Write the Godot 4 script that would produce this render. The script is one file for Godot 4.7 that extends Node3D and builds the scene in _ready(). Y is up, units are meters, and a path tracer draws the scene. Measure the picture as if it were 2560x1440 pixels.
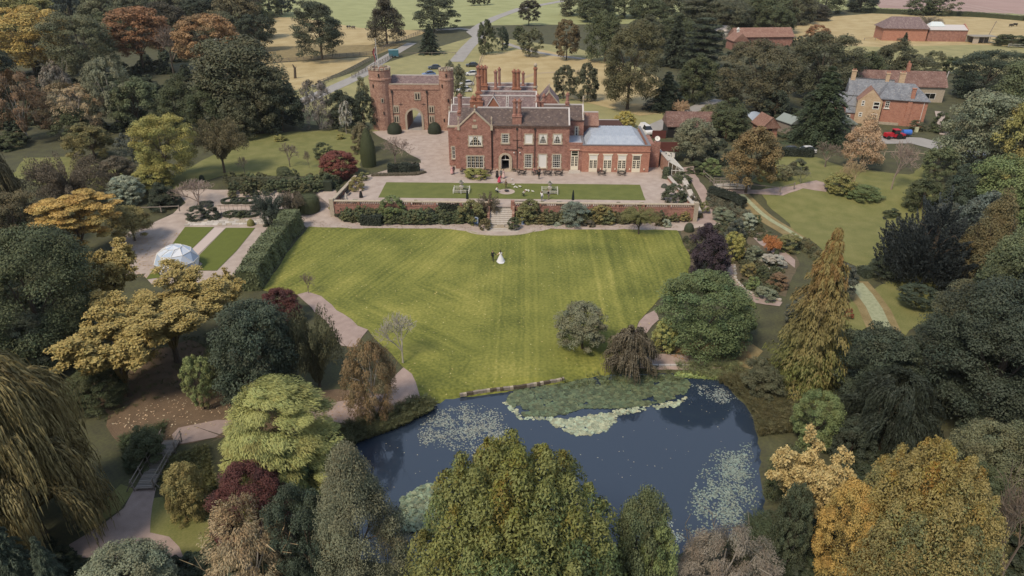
extends Node3D
# A brick manor with its gatehouse, terrace, lawn and pond, seen from the air on an overcast autumn day. Metres, y up.

const UP := 2.1          # level of the house, its terrace and the park behind it
const WATER := -0.42
const HOUSE := Vector3(-9.708,2.1,-125.103)   # the left end of the manor front
const TURN := 0.02967
var rng := RandomNumberGenerator.new()
var used := {}
var M := {}
var pond := PackedVector2Array()


class MB:
	var v := PackedVector3Array()
	func tri(a: Vector3, b: Vector3, c: Vector3) -> void:
		v.append(a); v.append(c); v.append(b)
	func quad(a: Vector3, b: Vector3, c: Vector3, d: Vector3) -> void:
		tri(a, b, c); tri(a, c, d)
	func box(c: Vector3, s: Vector3, b := Basis()) -> MB:
		var p := []
		for i in 8:
			p.append(c + b * (Vector3((i & 1) - 0.5,((i >> 1) & 1) - 0.5,((i >> 2) & 1) - 0.5) * s))
		quad(p[4], p[5], p[7], p[6]); quad(p[1], p[0], p[2], p[3]); quad(p[5], p[1], p[3], p[7])
		quad(p[0], p[4], p[6], p[2]); quad(p[6], p[7], p[3], p[2]); quad(p[0], p[1], p[5], p[4])
		return self
	func span(a: Vector3, b: Vector3) -> MB:
		return box((a + b) / 2.0,(b - a).abs())
	func beam(a: Vector3, b: Vector3, w: float, h: float) -> MB:
		var z := (b - a).normalized()
		var u := Vector3.UP if absf(z.y) < 0.95 else Vector3.RIGHT
		var x := u.cross(z).normalized()
		return box((a + b) / 2.0,Vector3(w, h, a.distance_to(b)), Basis(x, z.cross(x), z))
	func tube(a: Vector3, b: Vector3, r0: float, r1: float, n := 6, caps := true) -> MB:
		var z := (b - a).normalized()
		var u := Vector3.UP if absf(z.y) < 0.95 else Vector3.RIGHT
		var x := u.cross(z).normalized()
		var y := z.cross(x)
		for i in n:
			var t0 := TAU * i / n
			var t1 := TAU * (i + 1) / n
			var d0 := x * cos(t0) + y * sin(t0)
			var d1 := x * cos(t1) + y * sin(t1)
			quad(a + d0 * r0, a + d1 * r0, b + d1 * r1, b + d0 * r1)
			if caps:
				tri(b, b + d0 * r1, b + d1 * r1); tri(a, a + d1 * r0, a + d0 * r0)
		return self
	func lathe(prof: Array, c: Vector3, n := 12) -> MB:   # prof: [radius, height] from the bottom up
		for k in prof.size() - 1:
			for i in n:
				var t0 := TAU * i / n
				var t1 := TAU * (i + 1) / n
				var a := Vector3(cos(t0),0,-sin(t0))
				var b := Vector3(cos(t1),0,-sin(t1))
				var p = prof[k]
				var q = prof[k + 1]
				quad(c + a * p[0] + Vector3.UP * p[1], c + b * p[0] + Vector3.UP * p[1], c + b * q[0] + Vector3.UP * q[1], c + a * q[0] + Vector3.UP * q[1])
		return self
	func prism(poly: PackedVector2Array, z0: float, z1: float, xf := Transform3D()) -> MB:   # a polygon in x, y drawn out along z
		var ix := Geometry2D.triangulate_polygon(poly)
		for k in range(0, ix.size(),3):
			var a := poly[ix[k]]
			var b := poly[ix[k + 1]]
			var c := poly[ix[k + 2]]
			if (b - a).cross(c - a) < 0:
				var t := b
				b = c
				c = t
			tri(xf * Vector3(a.x, a.y, z1), xf * Vector3(b.x, b.y, z1), xf * Vector3(c.x, c.y, z1))
			tri(xf * Vector3(a.x, a.y, z0), xf * Vector3(c.x, c.y, z0), xf * Vector3(b.x, b.y, z0))
		var ccw := not Geometry2D.is_polygon_clockwise(poly)
		for i in poly.size():
			var p := poly[i]
			var q := poly[(i + 1) % poly.size()]
			if not ccw:
				var t := p
				p = q
				q = t
			quad(xf * Vector3(p.x, p.y, z0), xf * Vector3(q.x, q.y, z0), xf * Vector3(q.x, q.y, z1), xf * Vector3(p.x, p.y, z1))
		return self
	func mesh() -> ArrayMesh:
		var a := []
		a.resize(Mesh.ARRAY_MAX)
		a[Mesh.ARRAY_VERTEX] = v
		var m := ArrayMesh.new()
		m.add_surface_from_arrays(Mesh.PRIMITIVE_TRIANGLES, a)
		return m


func numbered(called: String) -> String:
	if not used.has(called):
		used[called] = 0
		return called
	used[called] += 1
	return "%s_%03d" % [called, used[called]]


func metas(o: Node, label := "", category := "", group := "", kind := "") -> Node:
	if label: o.set_meta("label", label)
	if category: o.set_meta("category", category)
	if group: o.set_meta("group", group)
	if kind: o.set_meta("kind", kind)
	return o


func thing(called: String, at: Vector3, label: String, category: String, turn := 0.0, group := "") -> Node3D:
	var o := Node3D.new()
	o.name = numbered(called)
	add_child(o, true)
	o.position = at
	o.rotation.y = turn
	metas(o, label, category, group)
	return o


func part(parent: Node, called: String, mesh, mat: Material, label := "", kind := "") -> MeshInstance3D:
	var o := MeshInstance3D.new()
	var count: Dictionary = parent.get_meta("_n") if parent.has_meta("_n") else {}
	if count.has(called):
		o.name = "%s_%03d" % [called, count[called]]
		count[called] += 1
	else:
		o.name = called
		count[called] = 1
	parent.set_meta("_n", count)
	o.mesh = mesh.mesh() if mesh is MB else mesh
	o.material_override = mat
	parent.add_child(o, true)
	metas(o, label, "", "", kind)
	return o


func whole(called: String, mesh, mat: Material, at: Vector3, label: String, category: String, turn := 0.0, group := "", kind := "") -> MeshInstance3D:
	var o := MeshInstance3D.new()
	o.name = numbered(called)
	o.mesh = mesh.mesh() if mesh is MB else mesh
	o.material_override = mat
	add_child(o, true)
	o.position = at
	o.rotation.y = turn
	metas(o, label, category, group, kind)
	return o


func copy(o: Node, at: Vector3, turn: float, label := "") -> Node:
	var c = o.duplicate()
	c.name = numbered(String(o.name).rstrip("0123456789").rstrip("_"))
	add_child(c, true)
	c.position = at
	c.rotation.y = turn
	if label: c.set_meta("label", label)
	return c


func forget(o: Node) -> void:      # drop the builder's own counters
	if o.has_meta("_n"): o.remove_meta("_n")
	for c in o.get_children(): forget(c)


# ---------------------------------------------------------------- materials
func col(hex: String, gain := 1.0) -> Color:
	var c := Color(hex).srgb_to_linear() * gain
	c.a = 1.0
	return c.linear_to_srgb()


func plain(hex: String, rough := 0.85, metal := 0.0) -> StandardMaterial3D:
	var m := StandardMaterial3D.new()
	m.albedo_color = Color(hex)
	m.roughness = rough
	m.metallic = metal
	return m


func tex_mat(t: Texture2D, metres: float, rough := 0.9, sharp := 12.0) -> StandardMaterial3D:
	var m := StandardMaterial3D.new()
	m.albedo_texture = t
	m.roughness = rough
	m.uv1_triplanar = true
	m.uv1_world_triplanar = true
	m.uv1_triplanar_sharpness = sharp
	m.uv1_scale = Vector3.ONE / metres
	return m


func gray_noise(seed_: int, freq: float, oct: int, size: int) -> PackedByteArray:
	var n := FastNoiseLite.new()
	n.seed = seed_
	n.frequency = freq
	n.fractal_octaves = oct
	n.noise_type = FastNoiseLite.TYPE_SIMPLEX_SMOOTH
	var im := n.get_seamless_image(size, size)
	im.convert(Image.FORMAT_L8)
	return im.get_data()


func ramp_lut(stops: Array) -> Array:
	var g := []
	for i in 256:
		var t := i / 255.0 * (stops.size() - 1)
		var k := mini(int(t), stops.size() - 2)
		g.append(Color(stops[k]).lerp(Color(stops[k + 1]), t - k))
	return g


func mottled(seed_: int, coarse: float, fine: float, share: float, stops: Array, size := 512, fine_oct := 3) -> ImageTexture:
	var a := gray_noise(seed_, coarse, 4, size)
	var b := gray_noise(seed_ + 7, fine, fine_oct, size)
	var lut := ramp_lut(stops)
	var out := PackedByteArray()
	out.resize(size * size * 3)
	for i in size * size:
		var c: Color = lut[clampi(int(a[i] * (1.0 - share) + b[i] * share),0,255)]
		out[i * 3] = c.r8
		out[i * 3 + 1] = c.g8
		out[i * 3 + 2] = c.b8
	return ImageTexture.create_from_image(Image.create_from_data(size, size, false, Image.FORMAT_RGB8, out))


func courses(seed_: int, across: int, down: int, stops: Array, joint: String, size := 1024, spread := 0.3, streak := 0.0) -> ImageTexture:
	# bricks or tiles too small to pick apart: staggered courses, each piece its own tone, with weathering in blotches
	var r := RandomNumberGenerator.new()
	r.seed = seed_
	var im := Image.create(size, size, false, Image.FORMAT_RGB8)
	im.fill(Color(joint))
	var lut := ramp_lut(stops)
	var blot := gray_noise(seed_, 0.006,4, size)
	var w := size / float(across)
	var h := size / float(down)
	for j in down:
		for i in across:
			var x := i * w + (w / 2.0 if j % 2 else 0.0)
			var y := int(j * h)
			var bl := blot[(y % size) * size + int(x) % size] / 255.0
			var t := clampf(bl * (1.0 - spread) + r.randf() * spread, 0.0,1.0)
			var c: Color = lut[int(t * 255)]
			if streak > 0.0 and r.randf() < streak: c = c.lerp(Color("b0a69f"), r.randf_range(0.2,0.6))
			im.fill_rect(Rect2i(int(x), y, maxi(int(w) - 1,1), maxi(int(h) - 1,1)), c)
			if x + w > size: im.fill_rect(Rect2i(0, y, int(x + w) - size, maxi(int(h) - 1,1)), c)
	return ImageTexture.create_from_image(im)


func bumps(seed_: int, freq: float, strength: float, size := 256) -> ImageTexture:
	var n := FastNoiseLite.new()
	n.seed = seed_
	n.frequency = freq
	n.fractal_octaves = 3
	var im := n.get_seamless_image(size, size)
	im.convert(Image.FORMAT_RGBA8)
	im.bump_map_to_normal_map(strength)
	return ImageTexture.create_from_image(im)


# ---------------------------------------------------------------- the lie of the land
func hgt(x: float, z: float) -> float:
	var t := clampf((-103.0 - z) / 16.0,0.0,1.0)
	var y := UP * t * t * (3.0 - 2.0 * t)
	if x > -24 and x < 28 and z > -64 and z < -26:
		var d := pond_depth(Vector2(x, z))
		if d > -0.6: y -= clampf((d + 0.6) / 3.0,0.0,1.0) * 1.7
	return y


func pond_depth(p: Vector2) -> float:       # metres inside the pond's edge
	var best := 1e9
	for i in pond.size():
		best = minf(best, p.distance_to(Geometry2D.get_closest_point_to_segment(p, pond[i], pond[(i + 1) % pond.size()])))
	return best if Geometry2D.is_point_in_polygon(p, pond) else -best


func on(p: Vector2, lift := 0.0) -> Vector3:
	return Vector3(p.x, hgt(p.x, p.y) + lift, p.y)


func flat_there(r: Rect2) -> bool:
	if r.position.y > -101.0:
		return not r.intersects(Rect2(-24,-64,52,38))
	return r.end.y < -119.2


func sheet(called: String, poly: PackedVector2Array, lift: float, mat: Material, kind := "structure", label := "", category := "") -> MeshInstance3D:
	var mb := MB.new()
	var r := Rect2(poly[0], Vector2.ZERO)
	for p in poly: r = r.expand(p)
	if flat_there(r):
		var y := hgt(r.position.x, r.position.y) + lift
		var ix := Geometry2D.triangulate_polygon(poly)
		for k in range(0, ix.size(),3):
			up_tri(mb, poly[ix[k]], poly[ix[k + 1]], poly[ix[k + 2]], y, y, y)
	else:
		for i in range(int(floor(r.position.x / 2.0)), int(ceil(r.end.x / 2.0))):
			for j in range(int(floor(r.position.y / 2.0)), int(ceil(r.end.y / 2.0))):
				var a := Vector2(i, j) * 2.0
				var b := a + Vector2(2,0)
				var c := a + Vector2(2,2)
				var d := a + Vector2(0,2)
				for t in [[a, b, c], [a, c, d]]:
					var ya := hgt(t[0].x, t[0].y)
					var yb := hgt(t[1].x, t[1].y)
					var yc := hgt(t[2].x, t[2].y)
					for q in Geometry2D.intersect_polygons(poly, PackedVector2Array(t)):
						var ix := Geometry2D.triangulate_polygon(q)
						for k in range(0, ix.size(),3):
							var h := []
							for m in 3:
								var p: Vector2 = q[ix[k + m]]
								var den: float = (t[1] - t[0]).cross(t[2] - t[0])
								var w1: float = (p - t[0]).cross(t[2] - t[0]) / den
								var w2: float = (t[1] - t[0]).cross(p - t[0]) / den
								h.append(ya + (yb - ya) * w1 + (yc - ya) * w2 + lift)
							up_tri(mb, q[ix[k]], q[ix[k + 1]], q[ix[k + 2]], h[0], h[1], h[2])
	var o := whole(called, mb, mat, Vector3.ZERO, label, category, 0.0, "", kind)
	return o


func up_tri(mb: MB, a: Vector2, b: Vector2, c: Vector2, ya: float, yb: float, yc: float) -> void:
	var p := Vector3(a.x, ya, a.y)
	var q := Vector3(b.x, yb, b.y)
	var s := Vector3(c.x, yc, c.y)
	if (q - p).cross(s - p).y < 0: mb.tri(p, s, q)
	else: mb.tri(p, q, s)


func rough_edge(poly: PackedVector2Array, amp: float, step := 1.5) -> PackedVector2Array:   # an edge that wanders a little, as grass does
	var out := PackedVector2Array()
	var n := FastNoiseLite.new()
	n.frequency = 0.25
	for i in poly.size():
		var a := poly[i]
		var b := poly[(i + 1) % poly.size()]
		var k := maxi(1, int(a.distance_to(b) / step))
		for j in k:
			var p := a.lerp(b, float(j) / k)
			out.append(p + Vector2(n.get_noise_2d(p.x, p.y), n.get_noise_2d(p.x + 90, p.y + 40)) * amp * 2.0)
	return out


func smooth(poly: PackedVector2Array, times := 2) -> PackedVector2Array:     # rounds the corners of an outline
	for k in times:
		var out := PackedVector2Array()
		for i in poly.size():
			var a := poly[i]
			var b := poly[(i + 1) % poly.size()]
			out.append(a.lerp(b, 0.25))
			out.append(a.lerp(b, 0.75))
		poly = out
	return poly


func ribbon(line: PackedVector2Array, w0: float, w1: float) -> PackedVector2Array:
	var l := PackedVector2Array()
	var r := PackedVector2Array()
	for i in line.size():
		var d := (line[mini(i + 1, line.size() - 1)] - line[maxi(i - 1,0)]).normalized().orthogonal()
		var w := lerpf(w0, w1, i / float(line.size() - 1)) / 2.0
		l.append(line[i] + d * w)
		r.append(line[i] - d * w)
	r.reverse()
	l.append_array(r)
	return l


func V(a: Array) -> PackedVector2Array:
	return PackedVector2Array(a)


func P(x: float, y: float, z: float) -> Vector3:
	return Vector3(x, y, z)


func Q(x: float, y: float) -> Vector2:
	return Vector2(x, y)


func bx(a: Vector3, b: Vector3) -> MB:
	return MB.new().span(a, b)


# ---------------------------------------------------------------- ground, lawns, paths, water
func make_materials() -> void:
	M.ground = tex_mat(mottled(3,0.012,0.11,0.5, ["2f3022", "434330", "4f5034", "655f45"], 512),22.0,0.95)
	M.park = tex_mat(mottled(5,0.010,0.13,0.42, ["6d6e47", "86835a", "938e62", "a69a70"], 1024),70.0,0.95)
	M.pasture = tex_mat(mottled(8,0.008,0.16,0.45, ["757a4f", "8b8f61", "979b6c", "a9a578"], 1024),110.0,0.95)
	M.dry = tex_mat(mottled(9,0.009,0.14,0.45, ["84744f", "a18f66", "b0a078", "bcae88"], 1024),80.0,0.95)
	M.plough = tex_mat(mottled(11,0.006,0.2,0.5, ["8b736c", "9d847d", "a9918a"], 512),90.0,0.95)
	M.drygrass = tex_mat(mottled(12,0.016,0.15,0.5, ["5f5538", "7a6c48", "8a7c58", "96855f"], 512),20.0,0.95)
	M.litter = tex_mat(mottled(13,0.014,0.2,0.6, ["443829", "5e4e3d", "6e5c49", "8b7459"], 512),14.0,0.95)
	M.soil = tex_mat(mottled(14,0.02,0.2,0.6, ["3b342a", "574d3c", "665d49", "7d7359"], 512),8.0,0.95)
	M.gravel = tex_mat(mottled(15,0.010,0.28,0.55, ["80736b", "a09289", "b0a39a", "c4b8af"], 1024),22.0,0.95)
	M.path = tex_mat(mottled(16,0.014,0.25,0.6, ["74655d", "92817a", "a39189", "b8a9a0"], 1024),20.0,0.95)
	M.tarmac = tex_mat(mottled(17,0.01,0.2,0.5, ["85827f", "969390", "a4a19d"], 512),20.0,0.9)
	M.turf = tex_mat(mottled(18,0.012,0.2,0.55, ["4b5424", "5a622c", "656b34", "757a43"], 512),16.0,0.9)
	M.astro = tex_mat(mottled(19,0.02,0.25,0.5, ["525a1e", "5a6323", "626a29"], 256),8.0,0.9)
	M.garden = tex_mat(mottled(20,0.012,0.15,0.5, ["565b31", "686b3b", "777647", "868253"], 1024),40.0,0.95)
	M.lawn = lawn_material()
	M.stone = tex_mat(mottled(22,0.02,0.12,0.5, ["8f8474", "b0a390", "c3b7a4"], 256),3.0,0.85)
	M.slab = tex_mat(mottled(23,0.02,0.12,0.5, ["9c958c", "b3aca4", "c4beb6"], 256),3.0,0.85)
	M.bark = tex_mat(mottled(24,0.03,0.12,0.5, ["3b342c", "544a3f", "665b4d"], 256),1.2,0.95)
	M.bark_pale = tex_mat(mottled(25,0.03,0.12,0.5, ["77706a", "a39c93", "bdb6ac"], 256),1.5,0.9)
	M.wood = tex_mat(mottled(26,0.03,0.2,0.5, ["6a625a", "857c73", "9b938b"], 256),1.5,0.9)
	var w := plain("2b3747", 0.04)
	w.metallic_specular = 1.0
	w.normal_enabled = true
	w.normal_texture = bumps(31,0.02,1.2,512)
	w.normal_scale = 0.05
	w.uv1_triplanar = true
	w.uv1_world_triplanar = true
	w.uv1_scale = Vector3.ONE / 9.0
	M.water = w


func lawn_material() -> StandardMaterial3D:
	# mown stripes: worn, uneven passes of the mower in three directions over a patchy sward (80 m across one picture)
	var size := 1024
	var patch := gray_noise(41,0.007,4, size)
	var fine := gray_noise(42,0.16,3, size)
	var warp := gray_noise(43,0.012,3, size)
	var zone := gray_noise(46,0.004,2, size)
	var line := gray_noise(44,0.045,3, size)     # one row of it: how dark each pass is
	var lut := ramp_lut(["474e1a", "5b6124", "707431", "84833c", "99954f"])
	var out := PackedByteArray()
	out.resize(size * size * 3)
	for j in size:
		var z := j * 80.0 / size - 110.0
		for i in size:
			var x := i * 80.0 / size - 40.0
			var k := j * size + i
			var wv := (warp[k] - 128) / 128.0
			var zv := (zone[k] - 128) / 128.0
			var a := clampf((x + 5.0 + zv * 4.0) * 0.25 + 0.5,0.0,1.0)                  # right of this: passes run towards the house
			var b := clampf((z + 78.0 + (x + 20.0) * 0.45 + zv * 3.0) * 0.5 + 0.5,0.0,1.0)   # near left: another direction
			var s0 := line[int((x * 0.98 + z * 0.02 + wv * 0.18 + 60.0) * 26.0) % size] - 128
			var s1 := line[300 * size + int((x * 0.92 + z * 0.42 + wv * 0.18 + 90.0) * 26.0) % size] - 128
			var s2 := line[600 * size + int((x * 0.62 - z * 0.8 + wv * 0.18 + 60.0) * 20.0) % size] - 128
			var s := lerpf(lerpf(s1, s2, b), s0, a)
			var t := 128.0 + s * 0.42 + (patch[k] - 128) * 0.6 + (fine[k] - 128) * 0.6
			var c: Color = lut[clampi(int(t),0,255)]
			out[k * 3] = c.r8
			out[k * 3 + 1] = c.g8
			out[k * 3 + 2] = c.b8
	var m := StandardMaterial3D.new()
	m.albedo_texture = ImageTexture.create_from_image(Image.create_from_data(size, size, false, Image.FORMAT_RGB8, out))
	m.roughness = 0.9
	m.uv1_triplanar = true
	m.uv1_world_triplanar = true
	m.uv1_triplanar_sharpness = 12.0
	m.uv1_scale = Vector3.ONE / 80.0
	m.uv1_offset = Vector3(0.5,0.5,0.375)
	return m


func make_ground() -> void:
	pond = smooth(V([Q(-7.90,-56.26),Q(-5.35,-57.07),Q(-3.11,-57.75),Q(0.84,-58.52),Q(5.10,-59.67),Q(9.49,-60.93),Q(15.68,-61.68),Q(24.34,-61.53),Q(22.01,-59.31),Q(23.75,-56.66),Q(24.07,-53.43),Q(22.65,-49.33),Q(22.01,-45.64),Q(21.26,-42.33),Q(18.83,-39.32),Q(15.02,-38.11),Q(9.76,-36.57),Q(3.57,-35.12),Q(-2.38,-35.12),Q(-7.83,-35.84),Q(-13.11,-36.57),Q(-15.64,-39.32),Q(-17.20,-42.78),Q(-17.64,-47.17),Q(-16.22,-50.45),Q(-12.83,-52.69),Q(-9.70,-54.05)]),2)
	# the earth: a fine grid round the house, flat land beyond
	var mb := MB.new()
	for i in range(-66,66):
		for j in range(-76,5):
			var x := i * 2.0
			var z := j * 2.0
			var a := Vector3(x, hgt(x, z), z)
			var b := Vector3(x + 2, hgt(x + 2, z), z)
			var c := Vector3(x + 2, hgt(x + 2, z + 2), z + 2)
			var d := Vector3(x, hgt(x, z + 2), z + 2)
			mb.tri(a, c, b)
			mb.tri(a, d, c)
	for s in [-1.0,1.0]:
		for j in range(-76,5):
			var z := j * 2.0
			var q := [Vector3(132 * s, hgt(132, z), z),Vector3(900 * s, hgt(900, z), z),Vector3(900 * s, hgt(900, z + 2), z + 2),Vector3(132 * s, hgt(132, z + 2), z + 2)]
			if s > 0: mb.quad(q[0], q[3], q[2], q[1])
			else: mb.quad(q[0], q[1], q[2], q[3])
	mb.quad(Vector3(-900,0,10),Vector3(-900,0,200),Vector3(900,0,200),Vector3(900,0,10))
	mb.quad(Vector3(-3000, UP, -3000),Vector3(-3000, UP, -152),Vector3(3000, UP, -152),Vector3(3000, UP, -3000))
	whole("ground", mb, M.ground, Vector3.ZERO, "", "", 0.0, "", "structure")
	# far land
	sheet("field", V([Vector2(-2900,-2900),Vector2(2900,-2900),Vector2(2900,-1590),Vector2(-2900,-1590)]),0.02, M.pasture)
	sheet("field", V([Vector2(-2900,-1600),Vector2(-880,-1600),Vector2(-880,-430),Vector2(-330,-410),Vector2(-300,-156),Vector2(-2900,-156)]),0.025, M.pasture)
	sheet("field", V([Vector2(890,-1600),Vector2(2900,-1600),Vector2(2900,-156),Vector2(330,-156),Vector2(340,-250),Vector2(890,-380)]),0.025, M.park)
	sheet("field", V([Vector2(-900,-1600),Vector2(900,-1600),Q(326.65,-367.04),Q(205.88,-434.36),Q(158.04,-407.34),Q(55.22,-358.54),Q(-19.38,-352.00),Q(-99.00,-301.94),Q(-147.00,-394.99),Vector2(-900,-420)]),0.03, M.pasture)
	sheet("field", V([Q(-136.19,-394.99),Q(-109.26,-383.34),Q(-71.79,-342.61),Q(-36.56,-330.79),Q(-45.30,-301.94),Q(-51.39,-288.12),Q(-99.06,-281.64)]),0.06, M.dry)
	sheet("field", V([Q(-113.21,-281.64),Q(-51.39,-288.12),Q(-41.33,-297.20),Q(-50.37,-260.04),Q(-81.89,-246.18),Q(-103.78,-235.13)]),0.06, M.drygrass)
	sheet("field", V([Q(-102.27,-231.40),Q(-81.39,-244.54),Q(-50.77,-258.23),Q(-58.71,-205.07),Q(-66.14,-191.23),Q(-79.36,-191.23)]),0.06, M.dry)
	sheet("field", V([Q(-65.03,-191.23),Q(-14.93,-317.07),Q(24.98,-279.54),Q(42.58,-235.13),Q(43.21,-168.09),Q(25.29,-152.92),Q(-13.55,-152.92),Q(-34.32,-152.92),Q(-55.74,-164.06)]),0.05, M.park)
	sheet("field", V([Q(-11.68,-260.04),Q(7.81,-279.54),Q(28.28,-251.22),Q(45.22,-220.83),Q(45.68,-174.49),Q(31.42,-168.09),Q(13.23,-191.23),Q(-11.16,-193.86)]),0.08, M.dry)
	sheet("field", V([Q(113.29,-314.45),Q(149.88,-379.60),Q(200.33,-407.34),Q(319.49,-358.54),Q(244.46,-269.46),Q(186.30,-288.12),Q(144.65,-281.64),Q(123.66,-288.12)]),0.06, M.dry)
	sheet("field", V([Q(123.66,-288.12),Q(144.65,-281.64),Q(186.30,-288.12),Q(244.46,-269.46),Q(192.74,-208.05),Q(143.21,-220.83),Q(125.87,-231.40)]),0.05, M.park)
	var furrows := sheet("ploughed_field", V([Vector2(170,-1100),Vector2(700,-1100),Q(334.14,-375.93),Q(220.03,-439.20),Q(253.24,-526.49)]),0.09, M.plough)
	furrows.set_meta("kind", "structure")
	var tram := MB.new()
	for k in 9:
		var p := Q(229.80,-459.64).lerp(Q(277.10,-393.01), k / 8.0)
		var q := p + Vector2(-14.0 + k * 3.0,-90.0)
		for off in [0.0,1.6]:
			tram.quad(Vector3(p.x + off, UP + 0.12, p.y),Vector3(p.x + off + 0.55, UP + 0.12, p.y),Vector3(q.x + off + 0.55, UP + 0.12, q.y),Vector3(q.x + off, UP + 0.12, q.y))
	whole("wheel_tracks", tram, plain("b3a199"),Vector3.ZERO, "", "", 0.0, "", "structure")
	# drives
	sheet("drive", ribbon(V([Q(-19.49,-247.01),Q(-17.49,-279.54),Q(-14.53,-311.87),Q(-18.13,-327.96),Q(-14.66,-355.24),Q(-8.48,-387.15),Q(4.73,-434.36),Q(31.37,-481.97),Q(51.22,-526.49)]),5.0,6.0),0.10, M.tarmac)
	sheet("drive", ribbon(V([Q(-56.48,-180.39),Q(-51.89,-201.01),Q(-47.74,-220.83),Q(-44.97,-258.23),Q(-40.73,-292.59)]),5.0,4.0),0.10, M.tarmac)
	sheet("drive", ribbon(V([Q(-17.32,-333.67),Q(-24.36,-339.58),Q(-35.01,-333.67)]),4.0,3.5),0.11, M.tarmac)
	sheet("drive", ribbon(V([Q(-2.93,-292.59),Q(4.62,-275.43),Q(14.70,-261.88),Q(25.62,-252.94)]),3.0,3.0),0.10, M.tarmac)
	sheet("track", ribbon(V([Q(-3.51,-204.48),Q(7.67,-224.95),Q(22.10,-229.21)]),2.0,2.0),0.11, plain("a39275"))
	sheet("lane", ribbon(V([Q(28.56,-150.86),Q(33.31,-157.21),Q(41.24,-168.09),Q(50.20,-180.39),Q(55.95,-186.16)]),5.0,3.0),0.10, M.tarmac)
	sheet("farm_lane", ribbon(V([Q(73.52,-145.58),Q(82.48,-146.22),Q(87.36,-145.58),Q(92.72,-135.65),Q(101.35,-131.52)]),6.0,7.0),0.08, M.tarmac)
	# gardens
	sheet("left_lawn", rough_edge(V([Q(-97.46,-132.87),Q(-87.54,-133.70),Q(-70.28,-121.50),Q(-63.10,-120.34),Q(-58.48,-144.62),Q(-57.22,-151.20),Q(-40.14,-154.69),Q(-32.88,-147.85),Q(-29.07,-126.34),Q(-35.51,-121.50),Q(-53.26,-121.50),Q(-59.92,-114.82),Q(-71.91,-114.82),Q(-84.51,-116.97),Q(-92.47,-121.50)]),0.4),0.05, M.garden)
	sheet("far_lawn", rough_edge(V([Q(43.23,-114.45),Q(49.68,-118.66),Q(57.14,-120.86),Q(59.54,-116.10),Q(65.20,-114.45),Q(72.72,-120.86),Q(79.42,-127.90),Q(72.25,-110.49),Q(63.09,-93.69),Q(56.50,-86.80),Q(49.27,-87.06),Q(46.88,-90.83),Q(45.60,-98.27),Q(44.13,-106.75)]),0.4),0.05, M.garden)
	sheet("upper_lawn", rough_edge(V([Q(51.47,-131.52),Q(59.48,-135.94),Q(64.25,-126.34),Q(74.71,-121.50),Q(71.91,-114.82),Q(62.41,-109.70),Q(55.16,-115.24),Q(46.24,-113.97),Q(43.53,-118.75)]),0.4),0.045, M.garden)
	sheet("stream_lawn", rough_edge(V([Q(47.99,-80.68),Q(55.83,-85.52),Q(59.04,-84.27),Q(52.88,-73.19),Q(46.03,-68.47),Q(45.49,-72.21)]),0.4),0.05, M.garden)
	sheet("stream_lawn", rough_edge(V([Q(43.55,-85.52),Q(46.91,-83.04),Q(44.02,-72.21),Q(41.75,-69.38),Q(37.38,-70.30)]),0.4),0.05, M.garden)
	sheet("bank_lawn", rough_edge(V([Q(-30.55,-42.36),Q(-28.35,-43.04),Q(-25.02,-41.46),Q(-23.24,-37.73),Q(-24.16,-36.21),Q(-29.30,-38.72)]),0.2),0.06, M.garden)
	sheet("bank_lawn", rough_edge(V([Q(-34.14,-38.93),Q(-34.10,-41.82),Q(-33.62,-44.12),Q(-32.10,-43.46),Q(-32.16,-41.24),Q(-32.79,-39.67)]),0.2),0.04, M.garden)
	sheet("big_lawn", rough_edge(V([Q(-32.72,-102.02),Q(-25.63,-101.35),Q(-17.91,-101.19),Q(-9.58,-101.02),Q(-6.33,-99.87),Q(-4.07,-98.58),Q(-1.87,-98.27),Q(0.94,-98.58),Q(3.16,-99.87),Q(6.38,-100.86),Q(17.87,-100.86),Q(26.09,-100.53),Q(26.36,-98.27),Q(25.98,-94.88),Q(26.05,-89.46),Q(24.39,-84.27),Q(19.81,-78.42),Q(16.31,-73.19),Q(14.09,-68.47),Q(12.36,-63.00),Q(9.85,-60.47),Q(6.38,-59.88),Q(0.83,-58.09),Q(-3.29,-57.25),Q(-5.31,-56.64),Q(-7.88,-55.90),Q(-9.50,-56.23),Q(-10.09,-59.01),Q(-11.77,-61.99),Q(-14.53,-66.03),Q(-17.21,-69.56),Q(-20.90,-73.39),Q(-24.97,-78.20),Q(-26.83,-79.31),Q(-27.96,-78.64),Q(-30.31,-78.64),Q(-33.06,-79.88),Q(-33.10,-86.03),Q(-33.08,-94.88)]),0.22),0.06, M.lawn)
	sheet("litter_bank", rough_edge(V([Q(16.42,-65.86),Q(19.34,-66.72),Q(26.98,-67.59),Q(28.01,-65.03),Q(25.87,-61.07),Q(24.27,-63.00),Q(18.88,-64.61)]),0.4),0.05, M.drygrass)
	sheet("litter_floor", rough_edge(V([Q(-38.94,-52.29),Q(-44.07,-58.86),Q(-42.51,-64.21),Q(-37.21,-67.59),Q(-31.92,-63.40),Q(-26.86,-58.86),Q(-19.88,-57.81),Q(-11.50,-57.11),Q(-9.65,-55.44),Q(-14.65,-52.29),Q(-22.00,-51.10),Q(-31.00,-49.11),Q(-36.31,-49.39)]),0.4),0.04, M.litter)
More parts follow.
